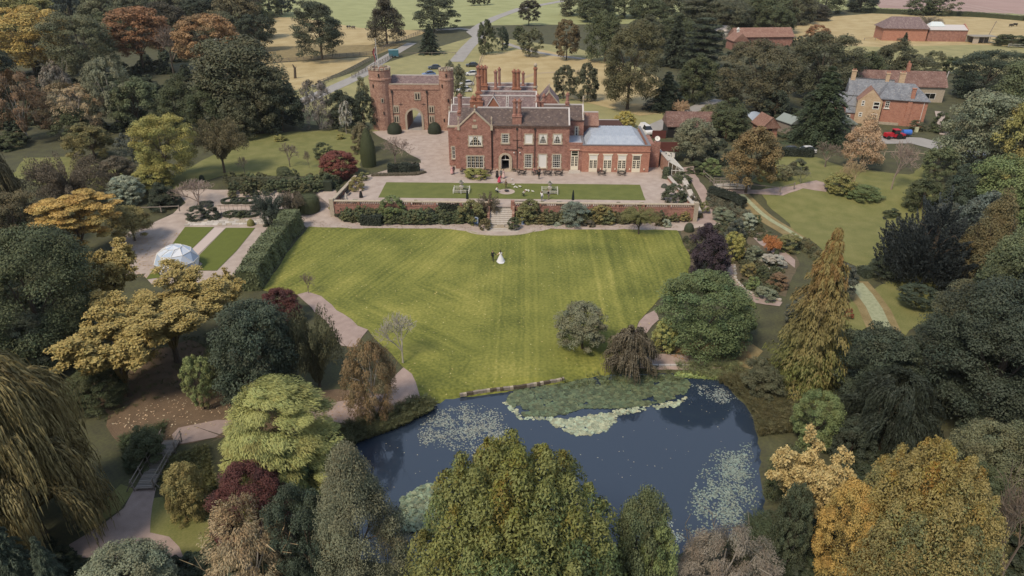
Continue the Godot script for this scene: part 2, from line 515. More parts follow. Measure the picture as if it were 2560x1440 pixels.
	# paths
	sheet("walk", rough_edge(V([Q(-41.11,-114.45),Q(-36.70,-116.52),Q(-28.96,-107.66),Q(-18.41,-104.61),Q(-5.89,-103.91),Q(1.31,-103.91),Q(18.41,-104.61),Q(27.77,-105.31),Q(34.41,-110.49),Q(33.82,-103.22),Q(26.66,-100.20),Q(17.82,-100.53),Q(6.36,-100.53),Q(3.15,-99.39),Q(0.93,-97.95),Q(-1.86,-97.48),Q(-4.04,-97.79),Q(-6.30,-99.22),Q(-9.55,-100.53),Q(-17.84,-100.69),Q(-25.52,-100.86),Q(-33.08,-101.69)]),0.22),0.05, M.gravel)
	sheet("lawn_path", rough_edge(V([Q(-27.96,-78.64),Q(-26.86,-79.43),Q(-25.00,-78.31),Q(-20.92,-73.49),Q(-17.23,-69.65),Q(-17.79,-65.86),Q(-19.69,-66.20),Q(-21.80,-70.30),Q(-25.24,-75.22)]),0.22),0.07, M.path)
	sheet("pond_path", rough_edge(V([Q(-11.77,-61.99),Q(-10.01,-59.01),Q(-9.50,-56.23),Q(-10.45,-55.44),Q(-12.44,-52.90),Q(-14.68,-52.41),Q(-18.95,-52.53),Q(-20.90,-55.44),Q(-16.21,-56.10),Q(-13.14,-57.11),Q(-12.61,-60.32)]),0.22),0.075, M.path)
	sheet("bridge_path", rough_edge(V([Q(-31.32,-49.50),Q(-32.22,-50.52),Q(-32.07,-51.57),Q(-28.52,-52.78),Q(-26.39,-52.78),Q(-27.68,-50.07),Q(-30.33,-49.28)]),0.22),0.075, M.path)
	sheet("bottom_path", rough_edge(V([Q(-32.19,-43.65),Q(-30.20,-43.56),Q(-29.67,-41.82),Q(-28.66,-38.85),Q(-26.91,-38.32),Q(-24.46,-36.21),Q(-28.69,-36.21),Q(-34.45,-36.77),Q(-34.44,-37.54),Q(-32.50,-39.42),Q(-31.94,-41.46)]),0.2),0.075, M.path)
	sheet("shore_path", rough_edge(V([Q(14.12,-63.00),Q(16.20,-64.70),Q(19.69,-64.21),Q(24.34,-63.24),Q(24.07,-61.99),Q(19.13,-61.76),Q(13.90,-61.68)]),0.22),0.075, M.path)
	sheet("corner_path", rough_edge(V([Q(14.12,-68.65),Q(16.41,-73.19),Q(18.07,-74.70),Q(17.85,-72.21),Q(14.88,-67.59)]),0.22),0.075, M.path)
	sheet("garden_path", rough_edge(V([Q(31.17,-90.83),Q(31.93,-88.78),Q(30.44,-83.04),Q(30.68,-79.54),Q(32.41,-77.87),Q(34.81,-76.58),Q(33.89,-75.42),Q(30.71,-76.58),Q(29.10,-78.98),Q(29.18,-83.04),Q(28.69,-84.27)]),0.22),0.07, M.path)
	sheet("garden_path", rough_edge(V([Q(37.34,-99.87),Q(38.53,-99.22),Q(41.09,-89.46),Q(39.83,-86.80),Q(39.36,-89.46),Q(37.63,-94.88)]),0.22),0.07, M.path)
	sheet("cross_path", rough_edge(V([Q(34.03,-121.50),Q(34.19,-114.82),Q(34.34,-108.73),Q(35.83,-107.66),Q(33.17,-103.22),Q(28.61,-103.22),Q(31.54,-108.59),Q(32.41,-106.44),Q(32.62,-112.72),Q(32.17,-119.20),Q(32.13,-126.34),Q(35.10,-127.60)]),0.22),0.07, M.path)
	sheet("meadow_path", rough_edge(V([Q(36.89,-115.67),Q(42.23,-114.60),Q(49.82,-116.10),Q(55.13,-118.75),Q(56.72,-116.97),Q(55.06,-113.97),Q(51.62,-115.24),Q(47.20,-112.72),Q(41.77,-113.14),Q(36.43,-113.97)]),0.22),0.08, M.path)
	sheet("forecourt", rough_edge(V([Q(-31.61,-152.92),Q(-24.88,-156.48),Q(-14.69,-155.76),Q(-7.77,-121.50),Q(-23.67,-121.50),Q(-27.10,-120.11),Q(-28.11,-121.50),Q(-16.55,-123.88),Q(-18.21,-131.52),Q(-25.55,-143.06)]),0.2),0.055, M.gravel)
	sheet("garden_gravel", rough_edge(V([Q(-59.22,-114.82),Q(-50.76,-114.82),Q(-29.61,-114.82),Q(-28.41,-108.73),Q(-39.34,-108.59),Q(-46.82,-103.22),Q(-49.67,-99.06),Q(-46.06,-85.52),Q(-54.08,-84.27),Q(-60.85,-95.18),Q(-60.53,-100.69),Q(-56.84,-106.75),Q(-55.74,-110.49)]),0.25),0.05, M.gravel)
	sheet("garden_gravel", V([Q(-52.10,-101.86),Q(-39.54,-103.22),Q(-38.74,-99.87),Q(-38.07,-84.27),Q(-39.05,-82.44),Q(-48.42,-81.61),Q(-50.77,-84.27)]),0.065, M.gravel)
	sheet("soil_bed", rough_edge(V([Q(-28.75,-106.75),Q(-18.51,-105.31),Q(-5.90,-104.26),Q(-5.91,-113.44),Q(-30.95,-113.44)]),0.2),0.03, M.soil)
	sheet("soil_bed", rough_edge(V([Q(1.97,-104.26),Q(18.44,-104.78),Q(28.18,-105.67),Q(30.15,-111.46),Q(1.75,-112.44)]),0.2),0.03, M.soil)
	sheet("soil_bed", rough_edge(V([Q(26.76,-100.69),Q(33.82,-103.22),Q(39.84,-105.85),Q(41.67,-89.46),Q(35.46,-78.42),Q(30.39,-80.68),Q(28.69,-84.27),Q(25.40,-85.52),Q(26.12,-94.43)]),0.3),0.03, M.soil)
	sheet("soil_bed", rough_edge(V([Q(33.32,-112.72),Q(35.95,-114.82),Q(38.38,-108.73),Q(39.84,-105.85),Q(35.52,-105.85),Q(33.83,-106.82)]),0.3),0.035, M.soil)
	# artificial lawns with a pale aisle
	sheet("lawn_strip", V([Q(-52.48,-101.69),Q(-47.79,-101.69),Q(-47.82,-93.11),Q(-46.35,-84.27),Q(-49.91,-83.04)]),0.12, M.astro)
	sheet("lawn_strip", V([Q(-45.74,-101.35),Q(-41.13,-101.35),Q(-40.92,-92.53),Q(-41.30,-85.77),Q(-44.16,-85.77),Q(-44.15,-87.98),Q(-45.84,-89.73)]),0.12, M.astro)
	sheet("aisle", V([Q(-47.67,-101.52),Q(-45.81,-101.35),Q(-46.07,-90.00),Q(-45.74,-88.11),Q(-47.35,-88.11),Q(-47.76,-92.96)]),0.12, plain("b9aba3", 0.95))
	# pond
	var wp := Geometry2D.offset_polygon(pond, 0.8)
	var wm := MB.new()
	var ix := Geometry2D.triangulate_polygon(wp[0])
	for k in range(0, ix.size(),3): up_tri(wm, wp[0][ix[k]], wp[0][ix[k + 1]], wp[0][ix[k + 2]], WATER, WATER, WATER)
	whole("pond_water", wm, M.water, Vector3.ZERO, "", "", 0.0, "", "structure")
	var weed := tex_mat(mottled(33,0.03,0.2,0.5, ["747a5c", "959a7c", "aaac92"], 256),5.0,0.9)
	sheet("stream_water", ribbon(V([Q(39.94,-113.84),Q(41.64,-107.30),Q(43.62,-101.52),Q(44.81,-97.01)]),0.8,0.9),0.06, weed)
	sheet("stream_water", ribbon(V([Q(46.26,-82.09),Q(46.14,-78.98),Q(45.68,-75.22),Q(44.14,-68.92)]),2.2,1.8),0.08, weed)
	sheet("stream_bank", ribbon(V([Q(39.55,-114.45),Q(41.46,-106.75),Q(43.39,-100.86),Q(44.77,-96.09)]),3.0,3.0),0.045, M.drygrass)
	sheet("stream_bank", ribbon(V([Q(46.15,-82.56),Q(45.99,-78.64),Q(45.58,-75.01),Q(44.00,-68.65)]),4.2,3.8),0.065, M.drygrass)


func inside(poly: PackedVector2Array, r: RandomNumberGenerator) -> Vector2:
	var b := Rect2(poly[0], Vector2.ZERO)
	for p in poly: b = b.expand(p)
	while true:
		var p := b.position + Vector2(r.randf(), r.randf()) * b.size
		if Geometry2D.is_point_in_polygon(p, poly): return p
	return Vector2.ZERO


func scatter(called: String, mesh: Mesh, mat: Material, places: Array, label: String, category: String) -> void:   # places: [Transform3D, Color]
	var mm := MultiMesh.new()
	mm.transform_format = MultiMesh.TRANSFORM_3D
	mm.use_colors = true
	mm.mesh = mesh
	mm.instance_count = places.size()
	for i in places.size():
		mm.set_instance_transform(i, places[i][0])
		mm.set_instance_color(i, places[i][1])
	var o := MultiMeshInstance3D.new()
	o.name = numbered(called)
	o.multimesh = mm
	o.material_override = mat
	add_child(o, true)
	metas(o, label, category, "", "stuff")


func green(hex: String, rough := 0.6) -> StandardMaterial3D:
	var m := plain(hex, rough)
	m.vertex_color_use_as_albedo = true
	return m


func edge_depth(poly: PackedVector2Array, p: Vector2) -> float:
	var best := 1e9
	for i in poly.size(): best = minf(best, p.distance_to(Geometry2D.get_closest_point_to_segment(p, poly[i], poly[(i + 1) % poly.size()])))
	return best


func make_water_plants() -> void:
	var r := RandomNumberGenerator.new()
	r.seed = 77
	var pad := MB.new()
	for i in 7:       # a lily pad: a disc with a notch
		var t0 := 0.35 + (TAU - 0.7) * i / 7.0
		var t1 := 0.35 + (TAU - 0.7) * (i + 1) / 7.0
		pad.tri(Vector3.ZERO, Vector3(cos(t0),0.04 * (i % 2),-sin(t0)),Vector3(cos(t1),0.04 * ((i + 1) % 2),-sin(t1)))
	var pads := pad.mesh()
	var holes := FastNoiseLite.new()
	holes.frequency = 0.35
	holes.fractal_octaves = 3
	var spots := [   # outline, how many, size, lift, share of open water, name, label, colour
		[V([Q(-0.61,-56.66),Q(0.42,-58.38),Q(5.08,-59.31),Q(9.48,-60.78),Q(18.16,-61.08),Q(18.87,-59.45),Q(18.04,-57.69),Q(14.61,-55.99),Q(11.27,-55.34),Q(6.84,-55.34),Q(4.75,-54.05),Q(1.19,-54.05)]),3900,0.23,0.07,-0.35, "lily_leaves", "dense dark green raised lily leaves along the lawn side of the pond", "59644a", 0.3],
		[V([Q(-0.41,-56.66),Q(1.19,-54.05),Q(5.52,-53.74),Q(11.25,-55.21),Q(17.20,-56.66),Q(18.33,-57.69),Q(16.98,-55.66),Q(12.77,-54.69),Q(10.49,-54.05),Q(9.62,-51.91),Q(7.00,-50.74),Q(5.34,-51.32),Q(4.06,-52.21),Q(3.53,-53.31),Q(0.79,-53.43),Q(-1.02,-56.33)]),1700,0.17,0.02,-0.2, "lily_pads", "pale floating lily pads at the outer edge of the dark lily leaves", "9ca389", 0.6],
		[V([Q(-7.45,-55.34),Q(-4.89,-56.33),Q(-1.21,-55.34),Q(0.19,-51.32),Q(-0.37,-48.78),Q(-3.27,-47.70),Q(-5.92,-49.05),Q(-8.91,-49.33),Q(-9.50,-51.03),Q(-8.67,-53.74)]),2300,0.07,0.012,0.05, "pond_weed", "hazy pale pond weed in the left arm of the pond", "868c82", 1.3],
		[V([Q(17.55,-48.23),Q(19.31,-49.33),Q(22.63,-50.45),Q(21.82,-46.15),Q(20.93,-42.33),Q(18.64,-39.73),Q(13.86,-38.51),Q(13.68,-40.57),Q(15.22,-43.71),Q(16.32,-46.15)]),2600,0.07,0.012,0.05, "pond_weed", "pale floating weed along the right side of the pond", "7f8b80", 1.3],
		[V([Q(18.69,-59.60),Q(22.01,-59.31),Q(23.34,-56.66),Q(21.02,-55.66),Q(19.41,-57.34)]),300,0.08,0.012,0.0, "pond_weed", "small pale weed patch in the top right arm of the pond", "7f8782", 1.3],
		[V([Q(17.94,-62.06),Q(24.06,-62.06),Q(23.85,-60.55),Q(21.42,-60.33),Q(17.66,-60.78)]),1300,0.2,0.12,-0.5, "lily_leaves", "light green water plants under the shore path", "84925a", 0.3],
		[V([Q(-15.74,-41.00),Q(-15.73,-43.71),Q(-14.68,-45.15),Q(-12.77,-39.32),Q(-14.71,-38.11)]),450,0.08,0.012,-0.1, "pond_weed", "pale weed at the left end of the pond before the willow", "7f877d", 1.3],
		[V([Q(-9.44,-42.78),Q(-7.61,-44.42),Q(-5.88,-44.42),Q(-5.11,-39.32),Q(-8.62,-39.32)]),1200,0.2,0.2,-0.4, "lily_leaves", "grey-green lily leaves left of the great golden-topped tree", "77836a", 0.3],
		[V([Q(10.50,-41.00),Q(13.03,-40.57),Q(13.86,-38.51),Q(11.12,-37.33)]),350,0.08,0.012,-0.1, "pond_weed", "pale weed in front of the grey-mauve shrub", "98a096", 1.3],
		[pond, 210,0.04,0.012,-2.0, "floating_leaves", "scattered pale fallen leaves floating on the pond", "b1aa93", 1.3],
	]
	for s in spots:
		var places := []
		var tries := 0
		while places.size() < s[1] and tries < s[1] * 8:
			tries += 1
			var p := inside(s[0], r)
			if not Geometry2D.is_point_in_polygon(p, pond): continue
			if holes.get_noise_2d(p.x, p.y) + (r.randf() - 0.5) * s[8] < s[4]: continue
			if s[8] > 0.5 and r.randf() * 1.6 > edge_depth(s[0], p): continue
			var y: float = WATER + 0.008 + r.randf() * s[3]
			var k: float = s[2] * r.randf_range(0.6,1.25)
			var b := Basis(Vector3.UP, r.randf() * TAU).rotated(Vector3(r.randf() - 0.5,0, r.randf() - 0.5).normalized(), r.randf() * (0.5 if s[3] > 0.1 else 0.03)).scaled(Vector3(k, k, k))
			places.append([Transform3D(b, Vector3(p.x, y, p.y)), tone(r, 1.0,0.45,0.12)])
		scatter(s[5], pads, green(s[7]), places, s[6], "water plants")
	# reeds and long grass on the banks
	var L := Leaves.new()
	for i in 9:
		var a := r.randf() * TAU
		var d := Vector3(cos(a) * 0.35,1.0, sin(a) * 0.35).normalized()
		L.leaf(d * 0.5 + Vector3(cos(a),0, sin(a)) * 0.1, d * 0.5, d.cross(unit(r)).normalized() * 0.045, Color.WHITE)
		L.leaf(d * 0.95 + Vector3(cos(a) * 0.3,-0.05, sin(a) * 0.3),(d + Vector3(cos(a),-0.7, sin(a))).normalized() * 0.25, d.cross(unit(r)).normalized() * 0.035, Color.WHITE)
	var tuft := L.mesh()
	var banks := [
		[V([Q(-7.76,-55.90),Q(-8.16,-54.66),Q(-10.80,-52.29),Q(-14.23,-50.18),Q(-16.83,-47.76),Q(-17.85,-49.67),Q(-15.71,-51.81),Q(-12.48,-53.15),Q(-10.05,-55.44)]),1300,0.8, "reeds", "olive reeds along the left bank of the pond", "575b3d"],
		[V([Q(4.66,-59.59),Q(9.50,-61.22),Q(15.74,-62.22),Q(18.89,-60.69),Q(17.39,-59.73),Q(10.12,-59.22),Q(5.00,-58.30)]),200,0.4, "reeds", "grey-green rushes between the lawn and the lily leaves", "68704c"],
		[V([Q(22.02,-59.59),Q(24.47,-60.69),Q(27.56,-56.10),Q(26.94,-51.10),Q(23.33,-50.52),Q(23.91,-53.52),Q(23.61,-56.44)]),900,0.8, "reeds", "brown-green reeds on the right bank of the pond", "5d5a3d"],
		[V([Q(17.97,-62.45),Q(24.60,-62.61),Q(24.78,-60.32),Q(22.12,-59.95),Q(18.19,-61.45)]),350,0.6, "reeds", "light rushes at the end of the shore path", "79805a"],
		[V([Q(-24.37,-41.46),Q(-16.04,-46.71),Q(-15.48,-40.17),Q(-15.31,-34.77),Q(-22.06,-35.48)]),1500,0.8, "undergrowth", "dark green undergrowth under the maroon tree", "3c4a34"],
		[V([Q(19.35,-40.17),Q(23.07,-38.93),Q(21.49,-34.77),Q(16.19,-34.77)]),900,0.9, "undergrowth", "dark leafy undergrowth left of the golden-olive tree", "46513a"],
		[V([Q(-36.59,-49.95),Q(-33.16,-52.29),Q(-32.60,-49.39),Q(-33.47,-45.19)]),500,0.6, "undergrowth", "dark undergrowth beside the footbridge", "4b563a"],
		[V([Q(-31.25,-47.23),Q(-27.94,-48.84),Q(-25.06,-43.27),Q(-28.72,-42.36),Q(-30.46,-44.70)]),900,0.5, "undergrowth", "rough olive undergrowth right of the footbridge", "6a6a40"],
	]
	for s in banks:
		var places := []
		while places.size() < s[1]:
			var p := inside(s[0], r)
			var k: float = s[2] * r.randf_range(0.5,1.3)
			places.append([Transform3D(Basis(Vector3.UP, r.randf() * TAU).scaled(Vector3(k, k, k)),Vector3(p.x, maxf(hgt(p.x, p.y), WATER) - 0.03, p.y)), tone(r, 1.0,0.35,0.1)])
		scatter(s[3], tuft, green(s[5], 0.8), places, s[4], "plants")
	var woods_ := [
		[V([Q(-163.76,-214.27),Q(-159.04,-242.93),Q(-134.34,-251.22),Q(-103.52,-290.34),Q(-60.25,-186.16),Q(-49.26,-154.69),Q(-60.44,-150.18),Q(-77.67,-152.92),Q(-93.41,-145.58),Q(-108.01,-134.25)]),330,3.4, "dark bushy undergrowth filling the wood at the upper left", "3c4631"],
		[V([Q(64.49,-314.45),Q(118.52,-314.45),Q(127.27,-251.22),Q(128.13,-220.83),Q(84.06,-181.33),Q(67.27,-164.06),Q(53.39,-176.71),Q(52.35,-208.05)]),170,3.0, "dark undergrowth between the trees behind the brick hut", "3f4833"],
		[V([Q(40.59,-60.32),Q(62.18,-83.04),Q(83.24,-103.22),Q(77.45,-83.04),Q(53.26,-52.90),Q(39.98,-53.52)]),220,2.6, "dark undergrowth on the right wooded slope", "36402f"],
		[V([Q(-88.45,-103.22),Q(-83.95,-110.49),Q(-74.14,-103.22),Q(-58.91,-83.04),Q(-48.76,-63.40),Q(-52.13,-60.32),Q(-62.06,-63.40)]),160,2.4, "dark undergrowth around the huge dark tree on the left", "37412c"],
		[V([Q(29.46,-47.23),Q(38.30,-48.29),Q(44.74,-42.36),Q(38.04,-32.73),Q(20.44,-32.73),Q(20.54,-38.93)]),200,2.2, "dark undergrowth below the golden-olive tree", "38412d"],
		[V([Q(-42.70,-38.52),Q(-34.34,-36.59),Q(-23.85,-35.48),Q(-14.54,-38.93),Q(-10.79,-32.73),Q(-38.60,-32.73)]),180,1.8, "dark undergrowth along the bottom left edge", "39432f"],
	]
	for s in woods_:
		var places := []
		while places.size() < s[1]:
			var p := inside(s[0], r)
			var k: float = s[2] * r.randf_range(0.6,1.4)
			places.append([Transform3D(Basis(Vector3.UP, r.randf() * TAU).scaled(Vector3(k, k * r.randf_range(0.5,0.9), k)),Vector3(p.x, hgt(p.x, p.y) - 0.1, p.y)), tone(r, 1.0,0.25,0.06)])
		scatter("undergrowth", crown_form("shrub", 0,2), green(s[4], 0.7), places, s[3], "undergrowth")
	for s in [
		[V([Q(-28.55,-105.85),Q(-25.20,-105.67),Q(-18.54,-105.49),Q(-4.98,-105.85),Q(-5.22,-103.56),Q(-18.21,-103.22),Q(-26.81,-103.91)]),300,1.9, "low mixed planting in the left terrace border", "5a6040"],
		[V([Q(1.33,-105.85),Q(14.65,-106.21),Q(28.22,-106.75),Q(27.93,-104.26),Q(18.21,-103.22),Q(1.30,-103.22)]),300,1.9, "low mixed planting in the right terrace border", "6a6846"],
		[V([Q(26.51,-96.70),Q(33.59,-102.36),Q(39.56,-104.96),Q(41.60,-90.83),Q(36.85,-98.27),Q(35.30,-95.18),Q(38.65,-87.45),Q(35.13,-78.98),Q(31.10,-81.26),Q(32.31,-88.11),Q(30.47,-90.83),Q(25.71,-86.80)]),620,0.85, "mixed low shrubs and flowers covering the rock garden", "5f6145"],
		[V([Q(33.56,-112.31),Q(36.08,-113.97),Q(38.38,-108.73),Q(40.01,-106.39),Q(36.19,-105.85),Q(33.72,-105.88)]),240,0.8, "grey-green low planting on the slope right of the cross path", "6b6b58"],
		[V([Q(-51.14,-118.75),Q(-31.29,-119.20),Q(-29.68,-113.55),Q(-48.44,-112.31)]),70,2.1, "mixed ragged shrubs along the low hedge between the left lawn and the knot garden", "5a5f40"],
		[V([Q(45.00,-96.70),Q(47.46,-84.27),Q(46.27,-81.61),Q(43.40,-86.54),Q(43.21,-95.18)]),160,0.8, "rough plants along the stream behind the orange-gold cypress", "6a6849"],
		[V([Q(32.47,-66.72),Q(38.79,-68.03),Q(43.65,-69.38),Q(45.28,-61.07),Q(35.68,-58.86),Q(28.78,-56.10)]),260,1.3, "dark ground plants under the pine right of the pond", "3d4733"],
	]:
		var places := []
		while places.size() < s[1]:
			var p := inside(s[0], r)
			var k: float = s[2] * r.randf_range(0.5,1.4)
			places.append([Transform3D(Basis(Vector3.UP, r.randf() * TAU).scaled(Vector3(k, k * r.randf_range(0.5,1.0), k)), on(p, -0.05)), tone(r, 1.0,0.4,0.16)])
		scatter("border_plants", crown_form("shrub", 0,1), green(s[4], 0.7), places, s[3], "plants")
	var grass := []
	var turf_edge := V([Q(-48.76,-63.40),Q(-34.50,-70.30),Q(-32.65,-76.26),Q(-30.24,-78.42),Q(-21.08,-56.10),Q(-33.58,-58.86),Q(-39.71,-52.29)])
	while grass.size() < 900:
		var p := inside(turf_edge, r)
		var k := r.randf_range(0.15,0.4)
		grass.append([Transform3D(Basis(Vector3.UP, r.randf() * TAU).scaled(Vector3(k * 1.6, k, k * 1.6)), on(p, -0.02)), tone(r, 1.0,0.35,0.12)])
	scatter("rough_grass", tuft, green("5a5d3a", 0.8), grass, "rough grass under the trees between the yellow tree and the lawn", "grass")
	# fallen leaves
	var leaf := Leaves.new()
	leaf.leaf(Vector3.ZERO, Vector3(0.1,0.02,0),Vector3(0,0.01,0.06), Color.WHITE)
	var lm := leaf.mesh()
	var falls := [
		[V([Q(-38.94,-52.29),Q(-33.58,-58.86),Q(-27.10,-57.11),Q(-25.08,-53.52),Q(-31.74,-49.95)]),260, "c0a98c", "pale fallen leaves on the brown ground below the yellow tree"],
		[V([Q(-32.72,-102.02),Q(26.09,-100.53),Q(24.39,-84.27),Q(12.36,-63.00),Q(-7.88,-55.90),Q(-17.21,-69.56),Q(-32.18,-83.04)]),700, "a9a068", "fallen leaves dotted over the big lawn"],
		[V([Q(-59.18,-96.70),Q(-51.27,-99.87),Q(-47.46,-84.27),Q(-54.55,-83.04)]),500, "ab8f6a", "fallen leaves on the gravel around the golden trees"],
		[V([Q(16.72,-65.03),Q(26.98,-67.59),Q(26.60,-63.40),Q(18.62,-63.40)]),500, "9a7a50", "rusty fallen leaves on the bank below the glossy evergreen"],
		[V([Q(-32.63,-101.19),Q(-6.35,-100.20),Q(-5.87,-103.56),Q(-18.16,-102.87),Q(-27.96,-103.22),Q(-34.53,-105.85)]),260, "86705a", "fallen leaves and scuffs along the left gravel walk"],
		[V([Q(2.54,-100.20),Q(26.16,-100.86),Q(27.31,-103.22),Q(2.59,-102.87)]),220, "86705a", "fallen leaves and scuffs along the right gravel walk"],
		[V([Q(-27.26,-143.06),Q(-14.45,-152.92),Q(-10.36,-121.50),Q(-20.71,-121.50)]),260, "8a7a6c", "fallen leaves on the forecourt gravel"],
		[V([Q(-23.51,-56.10),Q(-11.50,-57.11),Q(-14.70,-52.53),Q(-18.95,-52.53)]),250, "a68a6f", "fallen leaves on the pond path"],
	]
	for s in falls:
		var places := []
		while places.size() < s[1]:
			var p := inside(s[0], r)
			var b := Basis(Vector3.UP, r.randf() * TAU).scaled(Vector3.ONE * r.randf_range(0.6,1.3))
			places.append([Transform3D(b, on(p, 0.10)), tone(r, 1.0,0.3,0.12)])
		scatter("fallen_leaves", lm, green(s[2], 0.8), places, s[3], "leaves")


# ---------------------------------------------------------------- plants
# A crown is thousands of small leaf faces gathered into clumps on limbs; one crown of each form and fineness is made and shared, with its own size and colour per tree.
class Leaves:
	var v := PackedVector3Array()
	var c := PackedColorArray()
	var ix := PackedInt32Array()
	func leaf(p: Vector3, along: Vector3, side: Vector3, tone: Color) -> void:
		var k := v.size()
		var e := p - along * 0.7
		v.append(e - side * 1.2); v.append(e + side * 1.2); v.append(p + along * 1.2)
		c.append(tone); c.append(tone); c.append(tone)
		ix.append(k); ix.append(k + 1); ix.append(k + 2)
	func face(p: Vector3, n: Vector3, s: float, spin: float, tone: Color, slim := 0.6) -> void:
		var u := n.cross(Vector3.UP if absf(n.y) < 0.9 else Vector3.RIGHT).normalized()
		var w := n.cross(u)
		var a := u * cos(spin) + w * sin(spin)
		leaf(p, a * s, n.cross(a) * s * slim, tone)
	func shell(pts: Array, tone: Color) -> void:      # quads
		var k := v.size()
		for p in pts:
			v.append(p)
			c.append(tone)
		for i in range(0, pts.size(),4): ix.append_array([k + i, k + i + 1, k + i + 2, k + i, k + i + 2, k + i + 3])
	func tube(a: Vector3, b: Vector3, r0: float, r1: float, tone: Color) -> void:
		var z := (b - a).normalized()
		var x := z.cross(Vector3.UP if absf(z.y) < 0.9 else Vector3.RIGHT).normalized()
		var y := z.cross(x)
		var q := []
		for i in 3:
			var d0 := x * cos(TAU * i / 3) + y * sin(TAU * i / 3)
			var d1 := x * cos(TAU * (i + 1) / 3) + y * sin(TAU * (i + 1) / 3)
			q.append_array([a + d0 * r0, a + d1 * r0, b + d1 * r1, b + d0 * r1])
		shell(q, tone)
	func mesh() -> ArrayMesh:
		var a := []
		a.resize(Mesh.ARRAY_MAX)
		a[Mesh.ARRAY_VERTEX] = v
		a[Mesh.ARRAY_COLOR] = c
		a[Mesh.ARRAY_INDEX] = ix
		var m := ArrayMesh.new()
		m.add_surface_from_arrays(Mesh.PRIMITIVE_TRIANGLES, a)
		return m


const FOLIAGE := {   # colours of leaves and twigs, as sRGB of the leaf itself
	"apricot": "b39573", "barebrown": "75685c", "beech": "62603f", "blackgreen": "333b30", "blueblack": "31393a", "bluegreen": "465148", "bluegreendk": "424e3d", "bluesage": "76806f",
	"bonewhite": "cfc8bf", "browndk": "4b4738", "browngreen": "6a6250", "brownolive": "5f5b40", "brownthicket": "6b6150", "catalpa": "a08d47", "cypressgold": "7a6f3b", "darkgreen": "515939",
	"darkolive": "52553f", "darkyellow": "7a7240", "firdark": "3c4839", "firgreen": "46543a", "freshgreen": "7d905a", "gloss": "5d6e42", "gold": "b59a47", "goldbright": "b59543",
	"goldbrown": "7c6a42", "goldgreen": "8c8148", "goldmoss": "877a42", "goldolive": "6d7238", "greendkgrey": "454f3d", "greybrown": "81786a", "greydk": "565b50", "greygreen": "767d62",
	"greygreendk": "5b675f", "greyolive": "73755a", "ivy": "7f8a4f", "ivydark": "4d563f", "leafgreen": "6b7a46", "leafolive": "787846", "limegreen": "96994f", "limeolive": "75834a",
	"maroon": "5b3531", "mauvegrey": "76706b", "midgreen": "616b47", "midolive": "66694a", "oakdark": "4b523e", "ochrebrown": "806a45", "olivebrown": "6d6546", "olivedk": "5a5c42",
	"olivelight": "7e7d58", "olivemix": "6a6d4d", "oliverust": "6b5c3c", "oliveyellow": "8d8248", "orange": "b8783f", "palegrey": "a6a295", "paleyellow": "b5a063", "pinkgrey": "8d7c72",
	"purple": "443942", "red": "7d463c", "russet": "7d6448", "rust": "926a45", "rustgreen": "6d6440", "rustred": "8a5134", "sage": "97a088", "silver": "a19c8e", "tan": "9d7b50",
	"tanpale": "9b8763", "verydk": "3f4838", "willow": "7d7246", "yellowbright": "a99b42", "yellowgreen": "989345", "yellowleaf": "8c8c42", "yellowolive": "8c8846",
}
const LEAF_GAIN := 1.18
var crowns := {}
var woods := {}


func foliage(colour: String) -> StandardMaterial3D:
	var key := "leaf_" + colour
	if not M.has(key):
		var m := StandardMaterial3D.new()
		var c := Color(FOLIAGE[colour]).srgb_to_linear()
		var grey := c.get_luminance()
		c = Color(grey, grey, grey).lerp(c, 0.84) * LEAF_GAIN
		c.a = 1.0
		m.albedo_color = c.linear_to_srgb()
		m.vertex_color_use_as_albedo = true
		m.roughness = 0.62
		m.metallic_specular = 0.35
		m.backlight_enabled = true
		m.backlight = Color(0.35,0.35,0.25)
		M[key] = m
	return M[key]


func tone(r: RandomNumberGenerator, base := 1.0, spread := 0.3, hue := 0.08) -> Color:
	var t := base * r.randf_range(1.0 - spread, 1.0 + spread)
	var h := r.randf_range(-hue, hue)
	return Color(t * (1.0 + h), t, t * (1.0 - h * 0.5))


func unit(r: RandomNumberGenerator) -> Vector3:
	var y := r.randf_range(-1.0,1.0)
	var a := r.randf() * TAU
	var k := sqrt(1.0 - y * y)
	return Vector3(k * cos(a), y, k * sin(a))


